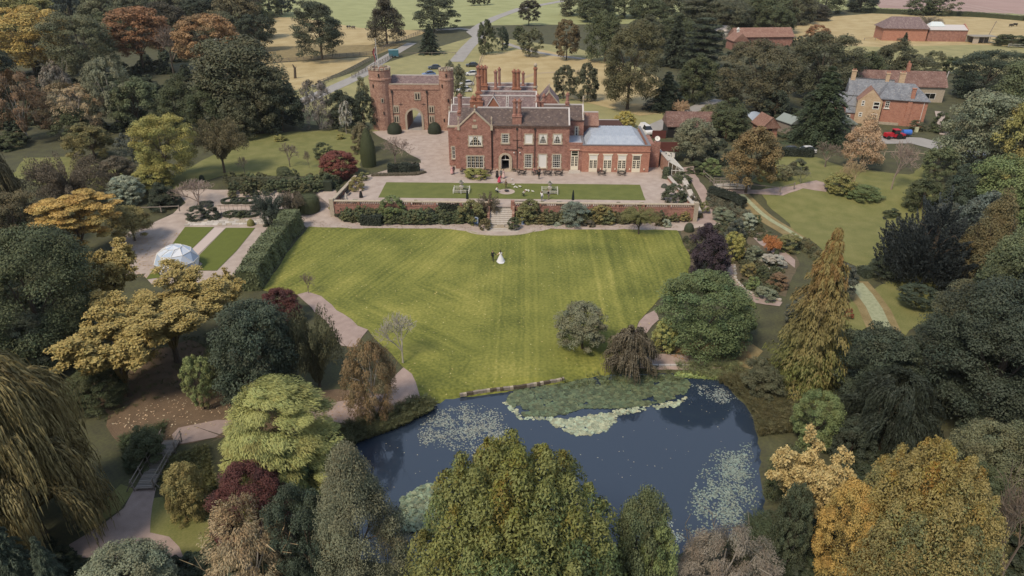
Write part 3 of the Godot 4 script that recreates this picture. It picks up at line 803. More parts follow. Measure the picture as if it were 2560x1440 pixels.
func clumped(L: Leaves, r: RandomNumberGenerator, o: Dictionary, n: int, s: float) -> void:
	# o: profile(y) radius of the crown at height y, clumps, size, lump, flat, droop, hollow, slim, tip
	var prof: Callable = o.profile
	var cl := []
	var lobes := []
	for i in 7: lobes.append([unit(r), r.randf_range(-o.lump, o.lump)])
	var tries := 0
	while cl.size() < o.clumps and tries < o.clumps * 12:
		tries += 1
		var y := pow(r.randf(), o.get("high", 0.8))
		var a := r.randf() * TAU
		var rad: float = prof.call(y)
		var d := Vector3(cos(a),(y - 0.5) * 1.5, sin(a)).normalized()
		var bulge := 1.0
		for l in lobes: bulge += l[1] * maxf(0.0, d.dot(l[0])) * 1.3
		var q: float = lerpf(o.get("hollow", 0.45),1.0, pow(r.randf(),0.45))
		var sz: float = o.size * r.randf_range(0.65,1.25)
		var p := Vector3(cos(a) * rad * q * bulge, y * lerpf(1.0, bulge, 0.5), sin(a) * rad * q * bulge)
		if p.y - sz * 0.3 < -0.02: p.y = sz * 0.3
		cl.append([p, sz, r.randf_range(0.6,1.35), r.randf_range(-0.13,0.13),Vector3(p.x, 0, p.z).normalized()])
	var flat: float = o.get("flat", 0.75)
	var droop: float = o.get("droop", 0.0)
	var slim: float = o.get("slim", 0.6)
	for i in n:
		var c = cl[i % cl.size()]
		var d := unit(r)
		if d.y < -0.2 and r.randf() < 0.6: d.y = -d.y
		var p: Vector3 = c[0] + Vector3(d.x, d.y * flat, d.z) * c[1] * pow(r.randf(),0.3)
		var t := tone(r, c[2], 0.28,0.05)
		t.r *= 1.0 + c[3]
		t.b *= 1.0 - c[3] * 0.6
		if o.has("tip"):
			var k := smoothstep(o.tip[0], o.tip[1], p.y + r.randf_range(-0.12,0.12))
			t = t.lerp(t * o.tip[2], k)
		var nrm := (d * 0.7 + Vector3.UP * 0.45 + unit(r) * 0.6).normalized()
		if droop > 0.0:
			var al: Vector3 = (c[4] * (1.0 - droop) + Vector3.DOWN * droop + unit(r) * 0.35).normalized()
			var sd := al.cross(nrm).normalized()
			L.leaf(p, al * s * 1.6, sd * s * slim, t)
		else:
			L.face(p, nrm, s * r.randf_range(0.7,1.3), r.randf() * TAU, t, slim)


func crown_form(kind: String, lod: int, variant: int) -> ArrayMesh:
	var key := "%s_%d_%d" % [kind, lod, variant]
	if crowns.has(key): return crowns[key]
	var r := RandomNumberGenerator.new()
	r.seed = hash(key)
	var L := Leaves.new()
	var n: int = [3200,9000,21000,40000,105000][lod]
	var s: float = [0.040,0.0245,0.0160,0.0115,0.0071][lod]
	var more: float = [0.9,1.3,1.8,2.3,2.8][lod]       # finer crowns have more clumps
	var dome := func(y): return 0.5 * sqrt(maxf(0.0,1.0 - pow(absf(y - 0.42) / 0.6,2.6)))
	var half := func(y): return 0.5 * sqrt(maxf(0.0,1.0 - pow(y, 2.4)))
	match kind:
		"broad":
			clumped(L, r, {"profile": dome, "clumps": int(80 * more), "size": 0.115, "lump": 0.24}, n, s)
		"beech":
			clumped(L, r, {"profile": dome, "clumps": int(90 * more), "size": 0.105, "lump": 0.26, "hollow": 0.4}, n, s)
		"round":
			clumped(L, r, {"profile": func(y): return 0.5 * sqrt(maxf(0.0,1.0 - pow(absf(y - 0.45) / 0.56,2.4))), "clumps": int(90 * more), "size": 0.1, "lump": 0.10, "hollow": 0.6}, int(n * 1.15), s * 0.92)
		"shrub":
			clumped(L, r, {"profile": half, "clumps": int(46 * more), "size": 0.13, "lump": 0.25, "high": 1.1}, int(n * 0.8), s * 1.05)
		"oak":
			clumped(L, r, {"profile": func(y): return 0.5 * sqrt(maxf(0.0,1.0 - pow(absf(y - 0.32) / 0.7,2.0))), "clumps": int(70 * more), "size": 0.115, "lump": 0.24, "flat": 0.6, "hollow": 0.35}, int(n * 0.85), s)
		"tall":
			clumped(L, r, {"profile": func(y): return 0.5 * pow(maxf(0.0, sin(PI * (0.13 + 0.87 * y))),0.75) * (1.22 - y * 0.75), "clumps": int(80 * more), "size": 0.11, "lump": 0.22, "slim": 0.45}, n, s)
		"lobed":   # a crowd of upright spires sharing one dome
			var sp := []
			for i in 46:
				var q := sqrt(i / 46.0) * 0.42
				var a := i * 2.4 + r.randf() * 0.5
				sp.append([Vector3(cos(a) * q, 0, sin(a) * q),(1.0 - pow(q / 0.5,2.0) * 0.5) * r.randf_range(0.92,1.0), r.randf_range(0.09,0.13), r.randf_range(0.6,1.3), r.randf_range(-0.28,0.16)])
			var bumpy := FastNoiseLite.new()
			bumpy.frequency = 9.0
			for i in n:
				var c = sp[i % 46]
				var f := 1.0 - 0.75 * pow(r.randf(),1.25)
				var a := r.randf() * TAU
				var d := Vector3(cos(a),0, sin(a))
				var rad: float = c[2] * pow(maxf(0.0,1.0 - pow(f, 2.4)),0.55) * (1.0 + (1.0 - f) * 0.7)
				var p: Vector3 = c[0] + d * rad + Vector3.UP * c[1] * f
				var bp := bumpy.get_noise_3d(p.x, p.y, p.z)
				p += d * bp * 0.045 + unit(r) * 0.012
				var t := tone(r, c[3] * (1.0 + bp * 0.7),0.28,0.05)
				t.r *= 1.0 + c[4]
				t.b *= 1.0 - c[4]
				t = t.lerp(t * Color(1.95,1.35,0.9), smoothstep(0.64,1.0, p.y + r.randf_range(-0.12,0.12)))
				p.y = maxf(p.y, 0.01)
				L.face(p, (d * 0.8 + Vector3.UP * 0.6 + unit(r) * 0.7).normalized(), s * r.randf_range(0.7,1.3), r.randf() * TAU, t, 0.5)
		"birch":
			clumped(L, r, {"profile": dome, "clumps": int(100 * more), "size": 0.075, "lump": 0.2, "flat": 1.1, "droop": 0.45, "slim": 0.45, "hollow": 0.4}, int(n * 0.48), s * 0.9)
			for i in 8:
				var a := r.randf() * TAU
				var b := Vector3(0,-0.05,0)
				var d := Vector3(cos(a) * 0.42,1.0, sin(a) * 0.42).normalized()
				for k in 7:
					var e := b + (d + unit(r) * 0.22).normalized() * 0.15
					L.tube(b, e, 0.016 - k * 0.0019,0.0141 - k * 0.0019, Color(1.7,1.75,1.85))
					if k > 2: L.tube(e, e + (d + unit(r)).normalized() * 0.14,0.005,0.002, Color(1.5,1.55,1.6))
					b = e
		"spray":
			for i in 60:
				var a := r.randf() * TAU
				var lean := r.randf_range(0.15,1.0)
				var b := Vector3.ZERO
				var d := Vector3(cos(a) * lean, 1.15, sin(a) * lean).normalized()
				var ct := r.randf_range(0.8,1.2)
				for k in 7:
					var e := b + d * 0.135
					if k % 2 == 0: L.tube(b, e, 0.006 - k * 0.0007,0.005 - k * 0.0006, Color(0.7,0.66,0.6))
					if k > 0:
						for j in maxi(1, int(n / 60.0 / 6.0)):
							var p := b.lerp(e, r.randf()) + unit(r) * 0.06
							p.y = maxf(p.y, 0.01)
							L.face(p, (Vector3.UP * 0.7 + unit(r)).normalized(), s * r.randf_range(0.7,1.3), r.randf() * TAU, tone(r, ct),0.5)
					b = e
					d = (d + Vector3(cos(a) * 0.13,-0.16, sin(a) * 0.13)).normalized()
		"sumac":   # plates of feathery leaf at many levels
			clumped(L, r, {"profile": half, "clumps": int(110 * more), "size": 0.085, "lump": 0.15, "flat": 0.5, "droop": 0.35, "slim": 0.32, "hollow": 0.6, "high": 0.9}, n, s * 1.15)
		"open":    # few, big leaves on long arms; gaps between
			for i in 13:
				var a := TAU * i / 13.0 + r.randf_range(-0.2,0.2)
				var b := Vector3(0,0.0,0)
				var reach := r.randf_range(0.3,0.5)
				for k in 8:
					var f := (k + 1) / 8.0
					var e := Vector3(cos(a) * reach * f, 0.15 + 0.62 * pow(f, 0.6) * r.randf_range(0.8,1.2), sin(a) * reach * f) + unit(r) * 0.02
					L.tube(b, e, 0.014 - k * 0.0014,0.0126 - k * 0.0014, Color(0.35,0.34,0.36))
					if k > 2:
						for g in 4:
							var c := e + Vector3(r.randf_range(-0.1,0.1), r.randf_range(-0.08,0.10), r.randf_range(-0.1,0.1))
							for j in int(n * 0.85 / 13.0 / 20.0): L.face(c + unit(r) * Vector3(0.07,0.04,0.07) * r.randf(),(Vector3.UP + unit(r) * 0.8).normalized(), s * r.randf_range(0.9,1.6), r.randf() * TAU, tone(r, 1.0,0.35,0.1),0.75)
					b = e
					a += r.randf_range(-0.25,0.25)
		"tabletop":
			clumped(L, r, {"profile": func(y): return 0.5 * sqrt(clampf(0.35 + y * 0.9,0.0,1.0)) * sqrt(clampf((1.06 - y) * 3.0,0.0,1.0)), "clumps": int(60 * more), "size": 0.1, "lump": 0.22, "flat": 0.45, "hollow": 0.3, "high": 0.6, "slim": 0.7}, n, s * 1.1)
		"willow":      # arching boughs, each hung with a tassel of strands
			var boughs := int(44 + 20 * more)
			for i in boughs:
				var y := 1.0 - 0.72 * pow(r.randf(),1.15)
				var a := r.randf() * TAU
				var rad := 0.5 * sqrt(maxf(0.05,1.0 - pow((y - 0.3) / 0.74,2.0))) * sqrt(r.randf_range(0.2,1.0))
				var ct := r.randf_range(0.55,1.35)
				var tip := Vector3(cos(a) * rad, y, sin(a) * rad)
				L.tube(Vector3(0, y * 0.6,0), tip, 0.012,0.004, Color(0.5,0.48,0.45))
				for j in int(n * 1.3 / boughs / 8.0):
					var f := pow(r.randf(),0.5)
					var p := Vector3(tip.x * lerpf(0.55,1.0, f), tip.y + 0.05 * (1.0 - f), tip.z * lerpf(0.55,1.0, f)) + unit(r) * Vector3(0.05,0.03,0.05)
					var out := Vector3(cos(a) + 0.25,0, sin(a)) * r.randf_range(0.2,1.1)
					var len := r.randf_range(0.14,0.48) * r.randf_range(0.55,1.0)
					var t := tone(r, ct, 0.22,0.06)
					for k in 8:
						var d := (out * (1.0 - k / 7.0) + Vector3.DOWN * (0.1 + k * 0.22) + unit(r) * 0.22).normalized()
						var e := p + d * len / 8.0
						if e.y < 0.01: break
						L.leaf((p + e) / 2.0,(e - p) * 0.6, d.cross(unit(r)).normalized() * s * 0.62, t)
						p = e
		"conifer", "cedar", "goldcone":
			var tiers: int = {"conifer": 15, "cedar": 8, "goldcone": 17}[kind]
			var per := int(9 * more)
			for i in tiers:
				var y := (i + 0.3) / tiers
				var rad := 0.5 * pow(1.0 - y, 0.85)
				if kind == "cedar": rad = 0.5 * sqrt(maxf(0.02,1.0 - pow(y, 1.7)))
				if kind == "goldcone": rad = 0.5 * (1.0 - pow(y, 1.7)) * (0.86 + 0.14 * sin(i * 2.1)) + 0.02
				for b in per:
					var a := TAU * (b + r.randf()) / per + i * 0.6
					var reach := rad * r.randf_range(0.6,1.2)
					var ct := r.randf_range(0.62,1.3)
					var drop := {"conifer": 0.28, "cedar": 0.05, "goldcone": 0.16}[kind] as float
					var rise := 0.05 * (1 - y)
					for j in int(n / float(tiers * per)):
						var f := pow(r.randf(),0.6)
						var wide := (0.16 if kind == "cedar" else 0.11) * rad * 2.0 * (1.15 - f * 0.7)
						var side := r.randf_range(-1,1) * wide
						var dir := Vector3(cos(a),0, sin(a))
						var p := dir * reach * f + dir.cross(Vector3.UP) * side
						p.y = y + rise - drop * f * f * reach * 1.4 - absf(side) * 0.25 + r.randf_range(-0.018,0.012) + (r.randf() * 0.035 if kind == "goldcone" else 0.0)
						p.y = maxf(p.y, 0.005)
						var al := (dir + dir.cross(Vector3.UP) * signf(side) * 0.7 + Vector3.DOWN * (0.25 if kind != "goldcone" else 0.8) + unit(r) * 0.35).normalized()
						var t := tone(r, ct, 0.25,0.05)
						if kind == "goldcone":
							t = t.lerp(t * Color(1.3,0.95,0.85), smoothstep(0.45,0.85, p.y)).lerp(t * Color(0.8,1.08,0.85), smoothstep(0.55,0.1, p.y))
						L.leaf(p, al * s * 1.35, al.cross(Vector3.UP + unit(r) * 0.5).normalized() * s * 0.5, t)
		"yew":
			for i in int(210 * more):
				var a := r.randf() * TAU
				var q := pow(r.randf(),0.6)
				var b := Vector3(cos(a) * 0.42 * q, r.randf() * (0.85 - 0.5 * q), sin(a) * 0.42 * q)
				var d := (Vector3(cos(a) * 0.6,0.85, sin(a) * 0.6) + unit(r) * 0.3).normalized()
				var ct := r.randf_range(0.7,1.25)
				var len := r.randf_range(0.15,0.34) * (1.1 - q * 0.3)
				for j in int(n / (210.0 * more)):
					var f := r.randf()
					var p := b + d * len * f + unit(r) * 0.055 * (1.1 - f)
					p.y = maxf(p.y, 0.01)
					L.leaf(p, (d + unit(r) * 0.5).normalized() * s * 1.3, d.cross(unit(r)).normalized() * s * 0.5, tone(r, ct, 0.25,0.04))
		"spiky":
			for i in 110:
				var a := r.randf() * TAU
				var d := Vector3(cos(a) * r.randf_range(0.2,0.9),1.0, sin(a) * r.randf_range(0.2,0.9)).normalized()
				var p := d * 0.5
				L.leaf(Vector3(p.x * 0.8, p.y, p.z * 0.8), d * 0.5, d.cross(unit(r)).normalized() * 0.03, tone(r))
		"ball", "cypress", "drum", "block":
			var shape := func(u: float, a: float) -> Vector3:
				match kind:
					"ball":
						var k := 0.5 * sqrt(maxf(0.0,1.0 - pow(u * 1.25 - 0.25,2.0)))
						return Vector3(cos(a) * k, u, sin(a) * k)
					"cypress": return Vector3(cos(a),0, sin(a)) * 0.5 * (0.86 + 0.14 * sin(u * 3.0)) * pow(maxf(0.0,1.0 - pow(u, 2.6)),0.6) + Vector3.UP * u
					"drum": return Vector3(cos(a),0, sin(a)) * 0.5 * pow(maxf(0.0,1.0 - pow(absf(u * 1.02 - 0.2) / 0.82,5.0)),0.3) + Vector3.UP * u
				return Vector3(clampf(cos(a) * 0.75,-0.5,0.5), u, clampf(sin(a) * 0.75,-0.5,0.5))
			var q := []
			for i in 10:
				for j in 16:
					var a0 := TAU * j / 16
					var a1 := TAU * (j + 1) / 16
					q.append_array([shape.call(i / 10.0, a0) * 0.96, shape.call(i / 10.0, a1) * 0.96, shape.call((i + 1) / 10.0, a1) * 0.96, shape.call((i + 1) / 10.0, a0) * 0.96])
			if kind == "block": q.append_array([Vector3(-0.48,0.97,-0.48),Vector3(-0.48,0.97,0.48),Vector3(0.48,0.97,0.48),Vector3(0.48,0.97,-0.48)])
			L.shell(q, Color(0.8,0.8,0.8))
			var e := 0.03
			for i in int(n * 0.7):
				var u := 1.0 - pow(r.randf(),1.25)
				var a := r.randf() * TAU
				var p: Vector3 = shape.call(u, a)
				if kind == "block" and r.randf() < 0.3: p = Vector3(r.randf_range(-0.5,0.5),1.0, r.randf_range(-0.5,0.5))
				elif kind == "drum" and r.randf() < 0.2:
					var k := sqrt(r.randf()) * 0.42
					p = Vector3(cos(a) * k, 1.0 - k * k * 0.25, sin(a) * k)
				var nn := (Vector3(p.x, (p.y - 0.5) * 0.8, p.z).normalized() + unit(r) * 0.5).normalized()
				L.face(p + unit(r) * e * 0.5, nn, s * 0.6, r.randf() * TAU, tone(r, 1.0,0.22,0.05))
		"bare":
			bare_limb(L, r, Vector3.ZERO, Vector3.UP, 0.22,0.026,0,6 if lod > 1 else 5, [0.0075,0.0055,0.004,0.0028,0.002][lod])
	# every form fills the same unit box, so that a tree has just the height and width it is given
	var top := 0.0
	var out := 0.0
	var reach := PackedFloat32Array()
	for i in range(0, L.v.size(),7):
		top = maxf(top, L.v[i].y)
		reach.append(Vector2(L.v[i].x, L.v[i].z).length())
	reach.sort()
	out = reach[int(reach.size() * 0.985)]
	var fit := Vector3(0.5 / out, 1.0 / top, 0.5 / out)
	for i in L.v.size(): L.v[i] *= fit
	crowns[key] = L.mesh()
	return crowns[key]


func bare_limb(L: Leaves, r: RandomNumberGenerator, a: Vector3, d: Vector3, len: float, rad: float, level: int, deep: int, thin: float) -> void:
	var b := a + d * len
	L.tube(a, b, rad, maxf(rad * 0.66, thin * 0.8), tone(r, 1.0,0.12,0.02))
	if level >= deep or b.y < 0.0: return
	for k in (4 if level == 0 else 3 if level < 4 else 2):
		var e := (d * 0.9 + unit(r) * 0.75 + Vector3.UP * 0.16).normalized()
		bare_limb(L, r, b, e, len * r.randf_range(0.66,0.92), maxf(rad * 0.6, thin), level + 1, deep, thin)


func trunk_form(kind: String) -> ArrayMesh:       # one metre tall, forking into limbs; scaled to the tree
	if woods.has(kind): return woods[kind]
	var r := RandomNumberGenerator.new()
	r.seed = hash(kind)
	var mb := MB.new()
	var b := Vector3.ZERO
	var forks := 1 if kind == "single" else 3
	mb.tube(Vector3(0,-0.03,0),Vector3(0,0.05,0),0.045,0.030,8, false)
	mb.tube(Vector3(0,0.05,0),Vector3(0.005,0.30,0),0.030,0.024,8, false)
	for i in 5:
		var a := TAU * i / 5.0 + r.randf_range(-0.4,0.4)
		var p := Vector3(0.005,0.27 + r.randf() * 0.05,0)
		var d := Vector3(cos(a) * r.randf_range(0.4,0.9),1.0, sin(a) * r.randf_range(0.4,0.9)).normalized()
		var rad := 0.016
		for k in 4:
			var e := p + d * 0.14
			mb.tube(p, e, rad, rad * 0.72,5, false)
			if k > 0:
				var f := (d + unit(r) * 0.8).normalized()
				mb.tube(e, e + f * 0.13, rad * 0.5, rad * 0.2,4, false)
			rad *= 0.72
			p = e
			d = (d + unit(r) * 0.3).normalized()
	mb.tube(Vector3(0.005,0.3,0),Vector3(0,0.78,0),0.022,0.006,6, false)
	woods[kind] = mb.mesh()
	return woods[kind]


func plant(kind: String, x: float, z: float, y0: float, h: float, w: float, colour: String, called: String, label: String, start: float, px: float, turn: float) -> void:
	var lod := 0 if px < 16 else 1 if px < 34 else 2 if px < 60 else 3 if px < 105 else 4
	if kind in ["ball", "cypress"] and lod < 2: lod = 2
	var shape := kind
	if kind == "broad" and called == "beech_tree": shape = "beech"
	var forms: int = [3,3,3,2,1][lod] if kind in ["broad", "round", "shrub"] else [2,2,1,1,1][lod]
	var variant := int(absf(x * 7.3 + z * 3.1)) % forms
	var cat := "tree"
	for w_ in ["shrub", "thicket", "cypress", "stump", "border_plant", "sapling"]:
		if w_ in called: cat = {"shrub": "shrub", "thicket": "shrub", "cypress": "tree", "stump": "stump", "border_plant": "plant", "sapling": "tree"}[w_]
	var o := thing(called, Vector3(x, y0 - 0.05, z), label, cat, turn, "distant trees along the top edge" if called == "backdrop_tree" else "")
	if kind == "bare":
		var b := part(o, "branches", crown_form("bare", lod, variant), foliage(colour))
		b.scale = Vector3(w * 0.95, h * 1.0, w * 0.95)
		return
	var low := h * start
	var c := part(o, "crown", crown_form(shape, lod, variant), foliage(colour))
	c.position.y = low
	c.scale = Vector3(w, (h - low), w)
	if cat in ["tree"] or kind in ["broad", "round", "birch"] and h > 2.5:
		var bark: Material = M.bark_pale if kind == "birch" else M.bark
		var t := part(o, "trunk", trunk_form("fork"), bark)
		t.scale = Vector3(clampf(w * 0.75,1.5,14.0), h * 0.9, clampf(w * 0.75,1.5,14.0))


# ---------------------------------------------------------------- buildings
func building_materials() -> void:
	M.brick = tex_mat(courses(51,32,96, ["5b4039", "7d554b", "96685c", "a77a6d", "b8968b"], "928176", 1024,0.5),7.2,0.9)
	M.brick_old = tex_mat(courses(52,32,96, ["674b41", "856255", "9b7666", "ad8b7b", "c1a89a"], "9e8677", 1024,0.55),7.2,0.92)
	M.brick_new = tex_mat(courses(53,32,96, ["885b4b", "9f6a58", "ae7965", "b98a76"], "a88e80", 1024,0.6),7.2,0.9)
	M.brick_orange = tex_mat(courses(54,32,96, ["754d3c", "8c5b47", "9c6b55", "a8806d"], "896c5b", 1024,0.6),7.2,0.9)
	M.tiles = tex_mat(courses(55,28,60, ["423838", "544846", "63554f", "75665e"], "393231", 1024,0.35,0.03),7.0,0.85)
	M.tiles_old = tex_mat(courses(56,28,60, ["55484a", "6b5a5b", "7e6c6b", "988783"], "4a3f40", 1024,0.4,0.12),7.0,0.85)
	M.slate = tex_mat(courses(57,24,40, ["5a5e66", "6f737b", "80848b", "979a9f"], "53565c", 512,0.5,0.05),7.0,0.7)
	M.pantile = tex_mat(courses(58,26,40, ["5b4540", "735750", "856a61", "a0877c"], "4b3a36", 512,0.5,0.06),7.0,0.9)
	M.pantile_red = tex_mat(courses(59,26,40, ["7b594e", "917163", "a5877a"], "593d37", 512,0.5),7.0,0.9)
	M.render_cream = tex_mat(courses(60,20,60, ["a08468", "b39a7d", "c0a98d", "ccb9a2"], "ab9880", 512,0.5),7.0,0.9)
	M.lead = plain("aeb6c2", 0.45,0.1)
	M.lead_white = plain("bdb8b6", 0.6)
	M.white = plain("d8d6d0", 0.6)
	M.cream = plain("dbd3c0", 0.7)
	M.glass = plain("14171a", 0.08)
	M.glass.metallic_specular = 0.7
	M.black = plain("1c1b1b", 0.6)
	M.iron = plain("2c2b2b", 0.55)
	M.dark = plain("2a2320", 0.9)
	M.blind = plain("d9d8d5", 0.8)
	M.roughstone = tex_mat(mottled(61,0.02,0.12,0.5, ["8b8072", "a89d8c", "bcb2a2"], 256),2.5,0.9)
	M.verdigris = plain("3f7b82", 0.6)


func gable_roof(x0: float, x1: float, z0: float, z1: float, ye: float, yr: float, along_x := true, thick := 0.14, hip0 := 0.0, hip1 := 0.0) -> MB:
	# two slopes (and hipped ends when a hip length is given); ridge along x, or along z
	var mb := MB.new()
	if along_x:
		var zm := (z0 + z1) / 2.0
		var a := P(x0, ye, z1)
		var b := P(x1, ye, z1)
		var c := P(x1 - hip1, yr, zm)
		var d := P(x0 + hip0, yr, zm)
		var e := P(x0, ye, z0)
		var f := P(x1, ye, z0)
		mb.quad(a, b, c, d); mb.quad(f, e, d, c)
		mb.tri(b, f, c); mb.tri(e, a, d)
		for s in [[a, b], [f, e], [b, f], [e, a]]: mb.quad(s[0] - P(0, thick, 0), s[1] - P(0, thick, 0), s[1], s[0])
	else:
		var xm := (x0 + x1) / 2.0
		var a := P(x1, ye, z1)
		var b := P(x1, ye, z0)
		var c := P(xm, yr, z0 + hip0)
		var d := P(xm, yr, z1 - hip1)
		var e := P(x0, ye, z1)
		var f := P(x0, ye, z0)
		mb.quad(a, b, c, d); mb.quad(f, e, d, c)
		mb.tri(b, f, c); mb.tri(e, a, d)
		for s in [[a, b], [f, e], [b, f], [e, a]]: mb.quad(s[0] - P(0, thick, 0), s[1] - P(0, thick, 0), s[1], s[0])
	return mb


func window(p: Node, x0: float, y0: float, x1: float, y1: float, z: float, o := {}) -> void:
	# stone surround standing proud, sash bars in it, a pane behind; o: cols, rows, stone, bars, frame, blind, curtains, arched, face (a Transform3D for other walls)
	var xf: Transform3D = o.get("face", Transform3D())
	var s: float = o.get("stone", 0.16)
	var stone := MB.new()
	var fr := MB.new()
	var zs := z + 0.09
	if s > 0.0:
		stone.span(P(x0, y0, z - 0.05),P(x0 + s, y1, zs)); stone.span(P(x1 - s, y0, z - 0.05),P(x1, y1, zs))
		stone.span(P(x0 + s, y1 - s, z - 0.05),P(x1 - s, y1, zs)); stone.span(P(x0 - 0.06, y0 - 0.1, z - 0.05),P(x1 + 0.06, y0 + s * 0.7, zs + 0.07))
		for k in int((y1 - y0) / 0.5):       # long and short quoins
			if k % 2 == 0:
				stone.span(P(x0 - 0.12, y0 + k * 0.5 + 0.1, z - 0.04),P(x0, y0 + k * 0.5 + 0.4, zs - 0.03)); stone.span(P(x1, y0 + k * 0.5 + 0.1, z - 0.04),P(x1 + 0.12, y0 + k * 0.5 + 0.4, zs - 0.03))
		for k in o.get("mullions", 0):
			var xm := lerpf(x0 + s, x1 - s, (k + 1.0) / (o.mullions + 1.0))
			stone.span(P(xm - 0.09, y0 + s * 0.7, z - 0.04),P(xm + 0.09, y1 - s, zs - 0.01))
	var ix0 := x0 + s
	var ix1 := x1 - s
	var iy0 := y0 + s * 0.7
	var iy1 := y1 - s
	var f: float = o.get("frame", 0.09)
	var zf := z + 0.055
	fr.span(P(ix0, iy0, z),P(ix0 + f, iy1, zf)); fr.span(P(ix1 - f, iy0, z),P(ix1, iy1, zf))
	fr.span(P(ix0 + f, iy1 - f, z),P(ix1 - f, iy1, zf)); fr.span(P(ix0 + f, iy0, z),P(ix1 - f, iy0 + f, zf))
	var cols: int = o.get("cols", 3)
	var rows: int = o.get("rows", 4)
	var bar: float = o.get("bar", 0.045)
	if not o.has("blind"):
		for k in range(1, cols): 
			var xm := lerpf(ix0, ix1, k / float(cols))
			fr.span(P(xm - bar / 2, iy0 + f, z + 0.005),P(xm + bar / 2, iy1 - f, zf - 0.004))
		for k in range(1, rows):
			var ym := lerpf(iy0, iy1, k / float(rows))
			var bb := bar * (1.8 if rows % 2 == 0 and k == rows / 2 else 1.0)
			fr.span(P(ix0 + f, ym - bb / 2, z + 0.007),P(ix1 - f, ym + bb / 2, zf - 0.007))
	var w: MeshInstance3D
	var fm: Material = o.get("paint", M.white)
	if s > 0.0:
		w = part(p, "window", stone, o.get("stone_mat", M.stone))
		part(w, "frame", fr, fm)
	else: w = part(p, "window", fr, fm)
	w.transform = xf
	var pane := MB.new()
	pane.span(P(ix0, iy0, z - 0.03),P(ix1, iy1, z + 0.012))
	part(w, "blind" if o.has("blind") else "pane", pane, M.blind if o.has("blind") else M.glass)
	if o.has("curtains"):
		var cu := MB.new()
		var zc := z + 0.02
		cu.prism(PackedVector2Array([Vector2(ix0 + f, iy1 - f),Vector2((ix0 + ix1) / 2, iy1 - f),Vector2(ix0 + f * 2.4, lerpf(iy0, iy1,0.35)),Vector2(ix0 + f, iy0 + f)]), zc - 0.006, zc)
		cu.prism(PackedVector2Array([Vector2(ix1 - f, iy1 - f),Vector2((ix0 + ix1) / 2, iy1 - f),Vector2(ix1 - f * 2.4, lerpf(iy0, iy1,0.35)),Vector2(ix1 - f, iy0 + f)]), zc - 0.006, zc)
		part(w, "curtain", cu, M.blind)


func chimney(p: Node, x0: float, x1: float, z0: float, z1: float, y0: float, y1: float, y2: float, shafts: Array, r: float, mat: Material, called := "chimney") -> void:
	# stack from y0 to y1, a moulded cap, then shafts up to y2
	var mb := MB.new()
	mb.span(P(x0, y0, z0),P(x1, y1, z1))
	mb.span(P(x0 - 0.1, y1, z0 - 0.1),P(x1 + 0.1, y1 + 0.16, z1 + 0.1))
	for s in shafts:
		var c := P(s[0], y1 + 0.16, s[1])
		var h := y2 - y1 - 0.16
		mb.lathe([[r * 1.25,0], [r * 1.25,0.2], [r, 0.3], [r * 0.95, h - 0.5], [r * 1.15, h - 0.4], [r * 1.15, h - 0.25], [r * 1.35, h - 0.2], [r * 1.35, h], [r * 0.7, h], [r * 0.7, h - 0.3], [0.0, h - 0.3]], c, 8)
	var ch := part(p, called, mb, mat)
	for s in shafts:
		var pot := MB.new().lathe([[r * 0.6,-0.2], [r * 0.5,0.32], [r * 0.38,0.32], [r * 0.38,0.1], [0,0.1]], P(s[0], y2, s[1]),8)
		part(ch, "chimney_pot", pot, M.brick_new)


func finial(p: Node, at: Vector3, h := 0.9, r := 0.17) -> void:
	part(p, "finial", MB.new().lathe([[r, 0], [r, 0.2], [r * 0.5,0.3], [r * 0.5, h * 0.5], [r * 0.9, h * 0.62], [r, h * 0.78], [r * 0.7, h * 0.93], [0, h]], at, 8), M.stone)


func gable_front(x0: float, x1: float, y0: float, ye: float, yr: float, z0: float, z1: float) -> MB:
	return MB.new().prism(PackedVector2Array([Vector2(x0, y0),Vector2(x1, y0),Vector2(x1, ye),Vector2((x0 + x1) / 2, yr),Vector2(x0, ye)]), z0, z1)


func coping(x0: float, x1: float, ye: float, yr: float, z0: float, z1: float, t := 0.16) -> MB:
	var m := (x0 + x1) / 2
	return MB.new().prism(PackedVector2Array([Vector2(x0 - 0.12, ye - 0.1),Vector2(x0 - 0.12, ye + t),Vector2(m, yr + t * 1.6),Vector2(x1 + 0.12, ye + t),Vector2(x1 + 0.12, ye - 0.1),Vector2(m, yr + 0.02)]), z0, z1)


func ridge(p: Node, a: Vector3, b: Vector3, w := 0.3) -> void:
	part(p, "lead_ridge", MB.new().beam(a, b, w, 0.2), M.lead_white)


func place_house(o: Node3D, u: float, w: float) -> void:      # the manor's own axes: u along its front, w towards the lawn
	o.position = HOUSE + P(u * cos(TURN) - w * sin(TURN),0, u * sin(TURN) + w * cos(TURN))
	o.rotation.y = -TURN






func hs(u: float, w: float, y := 0.0) -> Vector3:
	return HOUSE + P(u * cos(TURN) - w * sin(TURN), y, u * sin(TURN) + w * cos(TURN))


